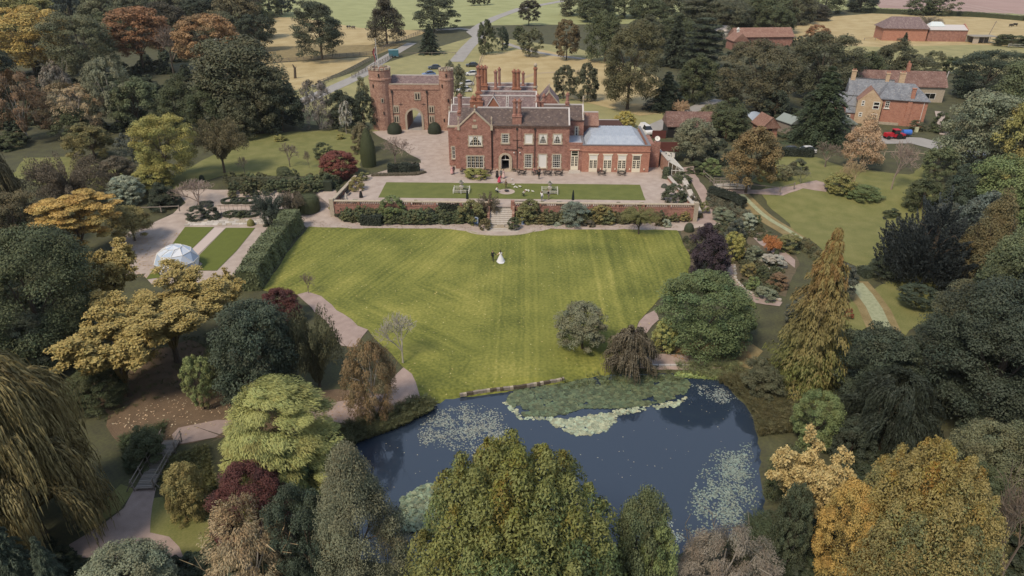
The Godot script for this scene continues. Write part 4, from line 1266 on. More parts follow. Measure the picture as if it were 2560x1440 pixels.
func make_manor() -> void:
	var h := thing("manor_house", HOUSE, "two-storey red brick manor house with grey tile roofs and tall ornate chimneys", "house", -TURN)
	# front range: hollow, with a way in at the porch
	var f := MB.new()
	f.span(P(5.86,-0.3,-0.5),P(7.69,8.6,0)); f.span(P(7.69,3.07,-0.5),P(9.24,8.6,0)); f.span(P(9.24,-0.3,-0.5),P(20.3,8.6,0))
	f.span(P(19.8,-0.3,-6.4),P(20.3,8.6,-0.5)); f.span(P(0,-0.3,-6.9),P(20.3,8.6,-6.4))
	part(h, "wall", f, M.brick)
	part(h, "floor", bx(P(6,-0.3,-6.3),P(19.7,0.02,-0.02)), M.dark)
	var bay := gable_front(0,5.86,-0.3,8.35,11.05,-0.1,0.45)
	bay.span(P(0,-0.3,-6.4),P(0.4,8.35,-0.1)); bay.span(P(5.5,-0.3,-0.5),P(5.86,8.3,-0.1))
	part(h, "gable_wall", bay, M.brick)
	part(h, "gable_coping", coping(0,5.86,8.35,11.05,-0.15,0.6), M.stone)
	for x in [-0.12,5.98]: part(h, "kneeler", bx(P(x - 0.22,7.75,-0.1),P(x + 0.22,8.55,0.62)), M.stone)
	finial(h, P(2.93,11.2,0.2),1.1)
	finial(h, P(5.98,8.55,0.25),1.7,0.14)
	finial(h, P(-0.12,8.55,0.25),1.6,0.14)
	part(h, "plaque", bx(P(2.4,8.1,0.43),P(3.36,8.7,0.55)), M.stone)
	part(h, "plaque", bx(P(2.65,9.35,0.43),P(3.15,9.7,0.52)), M.stone)
	part(h, "roof", gable_roof(0.2,20.25,-6.9,0.35,8.62,11.0), M.tiles)
	part(h, "gable_roof", gable_roof(0.1,5.76,-3.4,0.3,8.35,10.98, false), M.tiles)
	ridge(h, P(3.2,11.05,-3.28),P(20.3,11.05,-3.28))
	part(h, "verge", MB.new().beam(P(20.2,8.7,0.4),P(20.2,11.08,-3.28),0.28,0.16), M.lead_white)
	part(h, "verge", MB.new().beam(P(20.2,8.7,-6.9),P(20.2,11.08,-3.28),0.28,0.16), M.lead_white)
	var corn := bx(P(5.9,8.34,0),P(20.36,8.6,0.28))
	corn.span(P(5.9,8.05,0),P(20.33,8.14,0.1))
	part(h, "cornice", corn, M.brick_old)
	var dent := MB.new()
	for k in 44: dent.span(P(6.05 + k * 0.325,8.14,0),P(6.22 + k * 0.325,8.34,0.16))
	part(h, "dentil_course", dent, M.brick_old)
	var ply := bx(P(5.9,-0.3,0),P(7.5,0.5,0.1)); ply.span(P(9.45,-0.3,0),P(20.36,0.5,0.1)); ply.span(P(-0.08,-0.3,0.45),P(5.94,0.55,0.55))
	part(h, "plinth", ply, M.brick_old)
	chimney(h, 9.8,11.45,-1.3,0.12,5.9,10.1,12.95, [[10.2,-0.55], [11.05,-0.55]], 0.36, M.brick)
	# windows of the front
	window(h, 1.61,4.75,4.27,6.8,0.45, {"cols": 6, "rows": 3, "mullions": 2, "curtains": true})
	window(h, 1.15,0.5,4.5,3.05,0.45, {"cols": 8, "rows": 4, "mullions": 3})
	window(h, 7.68,5.15,9.25,7.1,0.0, {"cols": 4, "rows": 4})
	window(h, 11.96,5.1,13.65,7.07,0.0, {"blind": true})
	window(h, 14.6,5.15,16.3,7.09,0.0, {"cols": 4, "rows": 4, "curtains": true})
	window(h, 17.23,5.15,18.98,7.11,0.0, {"cols": 4, "rows": 4, "curtains": true})
	window(h, 11.96,0.5,13.6,3.3,0.0, {"cols": 4, "rows": 6})
	window(h, 14.57,0.5,16.32,3.3,0.0, {"blind": true})
	window(h, 17.18,0.5,18.95,3.3,0.0, {"cols": 4, "rows": 6})
	# door
	var arch := PackedVector2Array([Vector2(7.2,0)])
	for i in 9: arch.append(Vector2(8.465 + cos(PI * (1 - i / 8.0)) * 1.27,2.3 + sin(PI * i / 8.0) * 1.1))
	arch.append(Vector2(9.73,0)); arch.append(Vector2(9.24,0))
	for i in 9: arch.append(Vector2(8.465 + cos(PI * i / 8.0) * 0.775,2.25 + sin(PI * i / 8.0) * 0.82))
	arch.append(Vector2(7.69,0))
	var dr := part(h, "door_surround", MB.new().prism(arch, -0.12,0.2), M.stone)
	var fan := MB.new()
	fan.span(P(7.69,1.95,-0.3),P(9.24,2.08,-0.2)); fan.span(P(8.42,2.08,-0.3),P(8.51,3.05,-0.2)); fan.span(P(7.69,0,-0.3),P(7.78,1.95,-0.2)); fan.span(P(9.15,0,-0.3),P(9.24,1.95,-0.2))
	part(dr, "fanlight_frame", fan, M.white)
	part(h, "open_door", bx(P(7.8,0.05,-1.1),P(7.86,1.95,-0.32)), plain("4a2f1f"))
	for k in 3: part(h, "step", bx(P(7.35 - k * 0.05,-0.1 - k * 0.02,0.1),P(9.6 + k * 0.05,0.02 - k * 0.16 + 0.32,1.5 - (2 - k) * 0.45)), M.stone)
	# rainwater pipes, lamp iron
	for q in [[10.65,0.02], [13.95,0.02], [6.05,0.0]]:
		var dp := MB.new().tube(P(q[0], 0,0.1),P(q[0], 8.0,0.1),0.07,0.07,6)
		dp.span(P(q[0] - 0.18,7.75,0.0),P(q[0] + 0.18,8.1,0.24))
		part(h, "drainpipe", dp, M.iron)
	part(h, "lamp_bracket", MB.new().beam(P(8.3,4.1,0.1),P(10.6,4.0,0.1),0.07,0.07), M.iron)
	part(h, "lamp_bracket", MB.new().beam(P(10.7,4.55,0.1),P(11.6,4.55,0.25),0.09,0.09), M.iron)
	for x in [10.1,11.2]: part(h, "wall_lamp", MB.new().lathe([[0.02,0], [0.13,0.08], [0.13,0.22], [0.02,0.3]], P(x, 3.35,0.16),8), M.white)
	# left wing set back
	var lw := bx(P(-2.4,-0.3,-22),P(0.0,7.5,-2.4)); lw.span(P(-1.0,-0.3,-2.4),P(0.0,7.6,-0.6))
	part(h, "wing_wall", lw, M.brick)
	window(h, -1.95,1.4,-1.05,4.0,-2.4, {"cols": 2, "rows": 3, "stone": 0.14})
	part(h, "wing_cornice", bx(P(-2.5,7.5,-5),P(0.0,7.72,-2.28)), M.stone)
	for k in 3:
		var z := -5.2 - k * 4.2
		part(h, "wing_roof", gable_roof(-2.3,3.4, z - 2.1, z + 2.1,7.7,9.7 + k * 0.45), M.tiles_old)
		ridge(h, P(-2.35,9.76 + k * 0.45, z),P(3.4,9.76 + k * 0.45, z),0.22)
		part(h, "verge", MB.new().beam(P(-2.35,7.7, z + 2.1),P(-2.35,9.78 + k * 0.45, z),0.22,0.2), M.lead_white)
		finial(h, P(-2.35,9.8 + k * 0.45, z),1.0,0.13)
	chimney(h, -0.75,0.25,-5.6,-4.6,7.4,9.7,12.9, [[-0.25,-5.1]], 0.4, M.brick)
	chimney(h, 1.3,3.75,-10.4,-9.0,7.5,10.7,11.6, [[1.9,-9.7], [3.1,-9.7]], 0.42, M.brick_orange)
	# back block: four parallel roofs
	part(h, "back_wall", bx(P(2.6,-0.3,-26.0),P(14.3,8.5,-7.2)), M.brick)
	var rz := [-11.3,-15.5,-20.0,-23.8]
	for k in 4:
		var z0: float = -26.0 if k == 3 else (rz[k] + rz[k + 1]) / 2
		var z1: float = -7.2 if k == 0 else (rz[k] + rz[k - 1]) / 2
		var front := MB.new()
		front.quad(P(3.0,8.5 if k == 0 else 9.8, z1),P(14.1,8.5 if k == 0 else 9.8, z1),P(14.1,11.5, rz[k]),P(3.0,11.5, rz[k]))
		front.quad(P(14.1,9.6, z0),P(3.0,9.6, z0),P(3.0,11.5, rz[k]),P(14.1,11.5, rz[k]))
		front.tri(P(14.1,8.5 if k == 0 else 9.8, z1),P(14.1,9.6, z0),P(14.1,11.5, rz[k])); front.tri(P(3.0,9.6, z0),P(3.0,8.5 if k == 0 else 9.8, z1),P(3.0,11.5, rz[k]))
		part(h, "back_roof", front, M.tiles_old)
		ridge(h, P(3.0,11.57, rz[k]),P(14.1,11.57, rz[k]))
		part(h, "verge", MB.new().beam(P(14.15,8.4 if k == 0 else 9.7, z1),P(14.15,11.6, rz[k]),0.26,0.2), M.lead_white)
		part(h, "back_gable", MB.new().prism(PackedVector2Array([Vector2(z0,8.5),Vector2(z1,8.5),Vector2(rz[k], 11.45)]),14.0,14.08, Transform3D(Basis(P(0,0,1),P(0,1,0),P(1,0,0)),Vector3.ZERO)), M.brick)
	var lad := MB.new().beam(P(8.3,8.7,-7.1),P(8.3,11.6,-11.2),0.06,0.06)
	lad.beam(P(8.7,8.7,-7.1),P(8.7,11.6,-11.2),0.06,0.06)
	for k in 12: lad.beam(P(8.3,8.8 + k * 0.235,-7.2 - k * 0.34),P(8.7,8.8 + k * 0.235,-7.2 - k * 0.34),0.05,0.05)
	part(h, "roof_ladder", lad, M.white)
	part(h, "dormer_wall", gable_front(4.35,7.3,8.7,9.4,11.7,-9.3,-9.0), M.brick_orange)
	part(h, "dormer_coping", coping(4.35,7.3,9.4,11.7,-9.35,-8.85), M.lead_white)
	part(h, "dormer_roof", gable_roof(4.3,7.35,-13.5,-9.1,9.4,11.75, false), M.tiles_old)
	for s in [4.3,7.35]: part(h, "lead_valley", MB.new().beam(P(s, 9.5,-9.2),P(5.82,11.85,-9.2),0.24,0.1), M.lead_white)
	# tall chimneys
	chimney(h, 1.85,4.1,-20.0,-18.6,9.5,11.9,15.7, [[2.3,-19.3], [2.95,-19.3], [3.65,-19.3]], 0.40, M.brick_orange)
	part(h, "chimney_cap", bx(P(1.8,15.35,-19.75),P(4.15,15.7,-18.85)), M.brick)
	chimney(h, 2.1,3.3,-14.0,-12.8,9.0,11.6,15.0, [[2.7,-13.4]], 0.45, M.brick_orange)
	chimney(h, 5.55,6.4,-18.5,-17.7,9.5,11.4,15.0, [[5.85,-18.1]], 0.32, M.brick)
	chimney(h, 6.2,6.9,-21.7,-21.0,9.5,11.4,15.0, [[6.45,-21.3]], 0.28, M.brick)
	chimney(h, 9.2,10.95,-18.3,-17.0,9.5,11.6,15.2, [[9.65,-17.6], [10.45,-17.6]], 0.40, M.brick_orange)
	part(h, "chimney_cap", bx(P(9.2,14.9,-18.0),P(10.95,15.2,-17.2)), M.brick)
	chimney(h, 11.1,11.8,-22.6,-22.0,9.5,11.2,14.0, [[11.4,-22.3]], 0.28, M.brick)
	var tur := MB.new().lathe([[0.42,8], [0.42,11.5], [0.5,11.6], [0.34,11.9], [0.31,15.6], [0.42,15.8], [0.42,16.1], [0.3,16.2]], P(13.9,0,-16),8)
	var tp := part(h, "turret", tur, M.brick_orange)
	part(tp, "ball_finial", MB.new().lathe([[0.12,0], [0.32,0.2], [0.36,0.42], [0.22,0.7], [0,0.8]], P(13.9,16.2,-16),8), M.stone)
	part(tp, "stone_band", MB.new().lathe([[0.46,0], [0.5,0.2], [0.46,0.4]], P(13.9,12.2,-16),8), M.stone)
	# right block and its gable
	part(h, "right_wall", bx(P(15.6,-0.3,-12.5),P(23.3,8.2,-6.0)), M.brick)
	part(h, "right_roof", gable_roof(15.6,23.2,-12.5,-5.8,8.2,10.35), M.tiles)
	ridge(h, P(15.6,10.4,-9.15),P(23.2,10.4,-9.15))
	part(h, "verge", MB.new().beam(P(23.15,8.2,-5.75),P(23.15,10.45,-9.15),0.3,0.22), M.lead_white)
	finial(h, P(23.2,8.3,-5.9),1.6,0.15)
	finial(h, P(23.2,10.4,-9.15),1.7,0.17)
	window(h, 21.53,5.0,22.4,7.05,-6.0, {"cols": 1, "rows": 3, "stone": 0.18})
	chimney(h, 19.8,20.5,-9.6,-8.9,9.5,10.6,12.4, [[20.15,-9.25]], 0.3, M.brick)
	part(h, "rear_gable", gable_front(14.6,18.9,7.5,8.75,11.3,-16.3,-15.8), M.brick)
	part(h, "rear_coping", coping(14.6,18.9,8.75,11.3,-16.35,-15.7), M.stone)
	part(h, "rear_roof", gable_roof(14.5,19.0,-24,-16,8.7,11.3, false), M.tiles_old)
	part(h, "rear_wall", bx(P(14.6,-0.3,-24),P(18.9,8.7,-15.9)), M.brick)
	finial(h, P(16.75,11.4,-16),1.7,0.16)
	chimney(h, 14.05,14.9,-10.6,-9.9,8.0,10.6,11.9, [[14.45,-10.25]], 0.3, M.brick)
	chimney(h, 15.2,16.1,-10.6,-9.9,8.0,10.6,11.9, [[15.65,-10.25]], 0.3, M.brick)
	part(h, "red_wall", bx(P(23.3,-0.3,-15),P(26.4,6.4,-9.0)), M.brick)
	part(h, "red_roof", gable_roof(23.6,26.5,-15.2,-8.8,6.45,8.3), M.pantile_red)
	part(h, "red_gable", bx(P(23.2,6.3,-12.6),P(23.6,8.6,-11.4)), M.brick)
	ridge(h, P(23.6,8.35,-12),P(26.5,8.35,-12),0.22)
	# link with its tall garden door
	var lk := bx(P(20.3,-0.3,-6),P(22.8,5.1,0.35))
	part(h, "link_wall", lk, M.brick)
	part(h, "link_cornice", bx(P(20.3,4.05,0.35),P(22.8,4.25,0.5)), M.brick_new)
	part(h, "link_parapet", bx(P(20.3,5.1,0.1),P(22.8,5.5,0.4)), M.brick)
	part(h, "flat_roof", bx(P(20.32,5.1,-5.95),P(22.78,5.2,0.1)), M.lead)
	french(h, 20.7,22.1,0.35,4.05,0.35)
	part(h, "step", bx(P(20.4,-0.1,0.35),P(22.5,0.3,1.3)), M.slab)
	part(h, "step", bx(P(20.2,-0.1,1.3),P(22.7,0.14,1.9)), M.slab)
	forget(h)


func french(h: Node, x0: float, x1: float, y0: float, y1: float, z: float) -> void:
	# tall double garden door: fanlight over two glazed leaves with bottom panels, under a flat cream lintel
	var fr := MB.new()
	var zf := z + 0.06
	fr.span(P(x0, y0, z),P(x0 + 0.13, y1, zf)); fr.span(P(x1 - 0.13, y0, z),P(x1, y1, zf))
	fr.span(P(x0 + 0.13, y1 - 0.1, z),P(x1 - 0.13, y1, zf))
	var yt := lerpf(y0, y1,0.72)
	fr.span(P(x0 + 0.13, yt - 0.08, z),P(x1 - 0.13, yt + 0.08, zf + 0.02))
	fr.span(P(x0 + 0.13, y0, z),P(x1 - 0.13, y0 + 0.75, zf))
	var xm := (x0 + x1) / 2
	fr.span(P(xm - 0.12, y0 + 0.75, z),P(xm + 0.12, yt - 0.08, zf))
	for s in [[x0 + 0.13, xm - 0.12], [xm + 0.12, x1 - 0.13]]:
		fr.span(P((s[0] + s[1]) / 2 - 0.03, y0 + 0.75, z),P((s[0] + s[1]) / 2 + 0.03, yt - 0.08, zf - 0.01))
		for k in range(1,4):
			var y := lerpf(y0 + 0.75, yt - 0.08, k / 4.0)
			fr.span(P(s[0], y - 0.025, z),P(s[1], y + 0.025, zf - 0.015))
	fr.span(P(x0 + 0.13, lerpf(yt, y1,0.5) - 0.025, z),P(x1 - 0.13, lerpf(yt, y1,0.5) + 0.025, zf - 0.02))
	var d := part(h, "french_door", fr, M.cream)
	part(d, "pane", bx(P(x0 + 0.05, y0 + 0.6, z - 0.03),P(x1 - 0.05, yt, z + 0.015)), M.glass)
	part(d, "fanlight", bx(P(x0 + 0.05, yt, z - 0.03),P(x1 - 0.05, y1 - 0.03, z + 0.015)), M.blind if x0 > 23 and x0 < 31 else M.glass)
	part(d, "lintel", MB.new().prism(PackedVector2Array([Vector2(x0 - 0.05, y1),Vector2(x1 + 0.05, y1),Vector2(x1 + 0.22, y1 + 0.28),Vector2(x0 - 0.22, y1 + 0.28)]), z - 0.02, z + 0.1), M.cream)


func make_orangery() -> void:
	var h := thing("orangery", HOUSE, "single-storey orange brick orangery with a pale lead roof and four garden doors", "building", -TURN)
	part(h, "wall", bx(P(22.8,-0.3,-13.5),P(35.25,4.1,0.7)), M.brick_new)
	part(h, "cornice", bx(P(22.68,4.0,-13.5),P(35.37,4.18,0.82)), M.brick_new)
	var pp := bx(P(22.8,4.1,0.35),P(35.25,5.15,0.7))
	pp.span(P(34.9,4.1,-13.5),P(35.25,5.15,0.35)); pp.span(P(22.8,4.1,-13.5),P(23.1,5.15,0.35))
	part(h, "parapet", pp, M.brick_new)
	var cp := bx(P(22.72,5.15,0.28),P(35.33,5.24,0.78)); cp.span(P(34.82,5.15,-13.5),P(35.33,5.24,0.28)); cp.span(P(22.72,5.15,-13.5),P(23.18,5.24,0.28))
	part(h, "parapet_coping", cp, plain("77767a", 0.6))
	var r := MB.new()
	var a := [P(23.2,4.6,0.2),P(34.7,4.6,0.2),P(34.7,4.6,-13.3),P(23.2,4.6,-13.3)]
	var b := [P(24.6,6.0,-3.2),P(33.0,6.0,-3.2),P(33.0,6.0,-10.5),P(24.6,6.0,-10.5)]
	for k in 4: r.quad(a[k], a[(k + 1) % 4], b[(k + 1) % 4], b[k])
	r.quad(b[0], b[1], b[2], b[3])
	var lr := part(h, "lead_roof", r, tex_mat(mottled(62,0.015,0.12,0.5, ["8d97a6", "a3acb8", "b4bcc6"], 256),6.0,0.5))
	var roll := MB.new()
	for k in 17:
		var x := 23.5 + k * 0.69
		var t := clampf((x - 24.6) / 8.4,0.0,1.0)
		roll.beam(P(x, 4.64,0.15),P(lerpf(24.6,33.0, t),6.03,-3.2),0.08,0.08)
		if x > 24.6 and x < 33: roll.beam(P(x, 6.02,-3.2),P(x, 6.02,-10.5),0.08,0.06)
	for s in [[24.6,23.2], [33.0,34.7]]:
		for k in 8: roll.beam(P(s[0], 6.02,-3.6 - k * 0.95),P(s[1], 4.64,-3.6 - k * 0.95),0.08,0.08)
	part(lr, "lead_rolls", roll, M.lead)
	for k in 4:
		var x: float = [24.1,26.75,29.42,32.1][k]
		french(h, x, x + 1.55,0.12,3.3,0.7)
	for x in [26.3,29.0,31.7,34.4]: part(h, "wall_lamp", MB.new().lathe([[0.03,0], [0.1,0.05], [0.1,0.3], [0.02,0.36]], P(x, 0.55,0.8),6), M.cream)
	forget(h)
	# the yard beyond its right end
	var y := thing("service_wing", HOUSE, "brick service wing stub beside the orangery with timber framing and white cooling units", "building", -TURN)
	part(y, "wall", bx(P(35.3,-0.3,-9),P(36.5,4.6,-2.4)), M.brick)
	part(y, "pier", bx(P(36.5,-0.3,-3.4),P(37.6,5.0,-2.4)), M.brick)
	part(y, "red_panel", bx(P(37.6,2.2,-6.2),P(42.0,4.0,-6.0)), plain("5c322c"))
	part(y, "white_wall", bx(P(36.6,-0.3,-6.0),P(41.4,2.0,-5.6)), M.white)
	for k in 6: part(y, "timber", bx(P(36.7 + k * 0.9,-0.2,-5.6),P(36.85 + k * 0.9,2.05,-5.5)), M.black)
	part(y, "timber", bx(P(36.6,1.0,-5.6),P(41.4,1.12,-5.52)), M.black)
	for k in 3:
		var ac := part(y, "cooling_unit", bx(P(37.0 + k * 1.3,1.2,-5.5),P(37.75 + k * 1.3,1.85,-5.15)), M.white)
		part(ac, "fan_grille", MB.new().lathe([[0.24,0], [0.24,0.02], [0,0.02]], Vector3.ZERO, 12), M.iron).transform = Transform3D(Basis(Vector3.RIGHT, PI / 2),P(37.3 + k * 1.3,1.52,-5.15))
	var dish := part(y, "satellite_dish", MB.new().lathe([[0.05,0], [0.3,0.05], [0.5,0.18], [0.48,0.2], [0.0,0.06]], Vector3.ZERO, 14), M.white)
	dish.transform = Transform3D(Basis(Vector3.RIGHT, 1.0),P(37.0,5.5,-2.9))
	part(dish, "dish_arm", MB.new().beam(P(0,0,0),P(0,0.5,0.1),0.04,0.04), M.iron)
	part(dish, "dish_mast", MB.new().tube(P(0,-0.02,0),P(0,-0.45,0.5),0.03,0.03), M.iron)
	forget(y)
	var sh := thing("store_shed", hs(25.5,-19.5), "low dark tiled store with a pale ridge behind the orangery roof", "shed", -TURN)
	part(sh, "wall", bx(P(0,0,-3),P(7.5,3.0,0)), M.brick)
	part(sh, "roof", gable_roof(-0.2,7.7,-3.2,0.2,3.0,4.6, true, 0.14,1.4,1.4), plain("4b3532", 0.9))
	part(sh, "lead_ridge", MB.new().beam(P(1.2,4.65,-1.5),P(6.3,4.65,-1.5),0.2,0.14), M.lead_white)
	forget(sh)


func make_gatehouse() -> void:
	var g := thing("gatehouse", HOUSE, "medieval brick gatehouse with two round towers and an open arch", "gatehouse", -TURN)
	var W := -29.2
	var D := -37.0
	# curtain wall in two halves round the arch
	var l := PackedVector2Array([Vector2(-19.0,-0.4),Vector2(-14.9,-0.4)])
	var r := PackedVector2Array()
	for i in 9: l.append(Vector2(-13.25 - cos(PI * i / 16.0) * 1.65,2.9 + sin(PI * i / 16.0) * 1.7))
	l.append_array(V([Vector2(-13.25,10.0),Vector2(-19.0,10.0)]))
	r.append_array(V([Vector2(-7.0,-0.4),Vector2(-7.0,10.0),Vector2(-13.25,10.0)]))
	for i in 9: r.append(Vector2(-13.25 + sin(PI * i / 16.0) * 1.65,2.9 + cos(PI * i / 16.0) * 1.7))
	r.append(Vector2(-11.6,-0.4))
	var cw := MB.new().prism(l, W - 0.9, W).prism(r, W - 0.9, W)
	cw.prism(l, D, D + 0.9).prism(r, D, D + 0.9)
	cw.span(P(-19.0,-0.4, D + 0.9),P(-18.2,9.0, W - 0.9)); cw.span(P(-8,-0.4, D + 0.9),P(-7,9.0, W - 0.9))
	part(g, "wall", cw, M.brick_old)
	var tun := MB.new()
	tun.span(P(-15.3,-0.3, D + 0.9),P(-14.9,2.9, W - 0.9)); tun.span(P(-11.6,-0.3, D + 0.9),P(-11.2,2.9, W - 0.9))
	for i in 10:
		var t0 := PI * i / 10.0
		var t1 := PI * (i + 1) / 10.0
		tun.quad(P(-13.25 + cos(t0) * 1.66,2.9 + sin(t0) * 1.7, W - 0.9),P(-13.25 + cos(t1) * 1.66,2.9 + sin(t1) * 1.7, W - 0.9),P(-13.25 + cos(t1) * 1.66,2.9 + sin(t1) * 1.7, D + 0.9),P(-13.25 + cos(t0) * 1.66,2.9 + sin(t0) * 1.7, D + 0.9))
	part(g, "passage_vault", tun, M.brick_old)
	part(g, "passage_floor", bx(P(-14.88,-0.2, D - 16),P(-11.62,0.13, W + 0.3)), M.tarmac)
	var ar := PackedVector2Array([Vector2(-15.35,-0.2)])
	for i in 13: ar.append(Vector2(-13.25 - cos(PI * i / 12.0) * 2.1,2.85 + sin(PI * i / 12.0) * 2.15))
	ar.append_array(V([Vector2(-11.15,-0.2),Vector2(-11.6,-0.2)]))
	for i in 13: ar.append(Vector2(-13.25 + cos(PI * i / 12.0) * 1.65,2.9 + sin(PI * i / 12.0) * 1.7))
	ar.append(Vector2(-14.9,-0.2))
	part(g, "arch_surround", MB.new().prism(ar, W - 0.2, W + 0.15), M.roughstone)
	part(g, "parapet", bx(P(-18.6,9.0, W - 0.5),P(-7.2,10.1, W + 0.05)), M.brick_old)
	part(g, "parapet_coping", bx(P(-18.4,10.1, W - 0.55),P(-7.3,10.22, W + 0.1)), M.roughstone)
	part(g, "string_course", bx(P(-18.4,9.05, W + 0.05),P(-7.4,9.17, W + 0.14)), M.brick_old)
	part(g, "roof", gable_roof(-18.6,-7.2, D - 0.2, W - 0.7,9.3,11.3), M.tiles_old)
	ridge(g, P(-18.4,11.36,(D + W - 0.9) / 2),P(-7.4,11.36,(D + W - 0.9) / 2),0.24)
	for t in [[-20.6,-30.6,2.42,13.2], [-5.75,-30.2,1.62,13.1]]:
		var rr: float = t[2]
		var tw := part(g, "tower", MB.new().lathe([[rr * 1.0,-0.4], [rr * 1.02,3], [rr, 10.9], [rr * 1.06,11.1], [rr * 1.06,11.35], [rr, 11.5], [rr, t[3] - 0.15], [rr * 1.05, t[3]], [rr - 0.4, t[3]], [rr - 0.4, t[3] - 1.1], [0, t[3] - 1.05]], P(t[0], 0, t[1]),20), M.brick_old)
		for k in 14:
			var a := TAU * k / 14.0
			var mer := MB.new().box(Vector3.ZERO, P(0.5 * rr / 2.0,0.34,0.42))
			mer.span(P(-0.29 * rr / 2.0,0.17,-0.25),P(0.29 * rr / 2.0,0.25,0.25))
			part(tw, "merlon", mer, M.roughstone).transform = Transform3D(Basis(Vector3.UP, a),P(t[0] + sin(a) * (rr - 0.18), t[3] + 0.17, t[1] + cos(a) * (rr - 0.18)))
		for k in 5:
			var a: float = [0.25,-0.5,0.3,-0.4,0.1][k]
			var y: float = [6.8,9.9,4.0,2.4,12.2][k]
			if k == 0 and t[0] < -10: part(tw, "slit_surround", MB.new().box(Vector3.ZERO, P(0.62,1.0,0.2)), M.roughstone).transform = Transform3D(Basis(Vector3.UP, a),P(t[0] + sin(a) * rr, y, t[1] + cos(a) * rr))
			part(tw, "arrow_slit", MB.new().box(Vector3.ZERO, P(0.24,0.7,0.3)), M.black).transform = Transform3D(Basis(Vector3.UP, a),P(t[0] + sin(a) * rr, y, t[1] + cos(a) * rr))
	# paired lancets
	for q in [[-12.93,6.75,-11.53,8.5], [-17.86,3.85,-16.6,5.53], [-17.95,1.6,-16.68,3.35], [-9.9,3.9,-8.62,5.55], [-9.92,1.6,-8.65,3.35]]:
		var st := MB.new()
		st.span(P(q[0], q[1], W - 0.02),P(q[2], q[1] + 0.16, W + 0.16)); st.span(P(q[0], q[3] - 0.22, W - 0.02),P(q[2], q[3], W + 0.12))
		for x in [q[0] + 0.12,(q[0] + q[2]) / 2, q[2] - 0.12]: st.span(P(x - 0.12, q[1] + 0.16, W - 0.02),P(x + 0.12, q[3] - 0.22, W + 0.12))
		for x in [q[0] + 0.24,(q[0] + q[2]) / 2 + 0.12]:      # pointed heads
			var xe: float = x + (q[2] - q[0]) / 2 - 0.36
			st.prism(PackedVector2Array([Vector2(x, q[3] - 0.22),Vector2(x, q[3] - 0.5),Vector2((x + xe) / 2, q[3] - 0.23)]), W, W + 0.1)
			st.prism(PackedVector2Array([Vector2(xe, q[3] - 0.22),Vector2((x + xe) / 2, q[3] - 0.23),Vector2(xe, q[3] - 0.5)]), W, W + 0.1)
		var w := part(g, "window", st, M.roughstone)
		part(w, "pane", bx(P(q[0] + 0.05, q[1] + 0.05, W - 0.05),P(q[2] - 0.05, q[3] - 0.1, W + 0.03)), M.black)
	for x in [-17.9,-10.1]:
		part(g, "drainpipe", MB.new().tube(P(x, 0, W + 0.12),P(x, 8.8, W + 0.12),0.07,0.07).span(P(x - 0.2,8.3, W),P(x + 0.2,8.8, W + 0.3)), M.iron)
	for x in [-16.1,-10.9]:
		part(g, "wall_tie", bx(P(x - 0.45,5.75, W),P(x + 0.45,5.83, W + 0.05)).span(P(x - 0.04,5.45, W),P(x + 0.04,6.1, W + 0.06)), M.iron)
	forget(g)
	# flag on the left tower
	var f := thing("flagpole", hs(-20.75,-30.6,12.2), "white flagpole with a limp flag on the left gatehouse tower", "flagpole", 0.0)
	part(f, "pole", MB.new().tube(Vector3.ZERO, P(-0.15,7.2,0),0.08,0.045,8), M.white)
	part(f, "pole_cap", MB.new().lathe([[0.02,0], [0.09,0.06], [0.02,0.14]], P(-0.15,7.2,0),8), M.white)
	for k in 3:
		var fm := MB.new()
		for i in 7:
			for j in 3:
				var p := []
				for c in [[0,0], [1,0], [1,1], [0,1]]:
					var y: float = 5.9 - (i + c[1]) * 0.42
					var x: float = -0.2 - (j + c[0] + k * 0.0) * (0.10 + 0.05 * sin((i + c[1]) * 0.9)) - k * 0.14
					p.append(P(x, y - (j + c[0]) * 0.12 - k * 0.2, sin((j + c[0]) * 2.0 + (i + c[1]) * 0.7 + k) * 0.1 + k * 0.05))
				fm.quad(p[0], p[1], p[2], p[3])
		part(f, "flag_fold", fm, plain(["26304f", "cfccc8", "8f2f33"][k], 0.8))
	forget(f)


func house_block(called: String, at: Vector3, turn: float, label: String, category: String) -> Node3D:
	return thing(called, at, label, category, -turn)


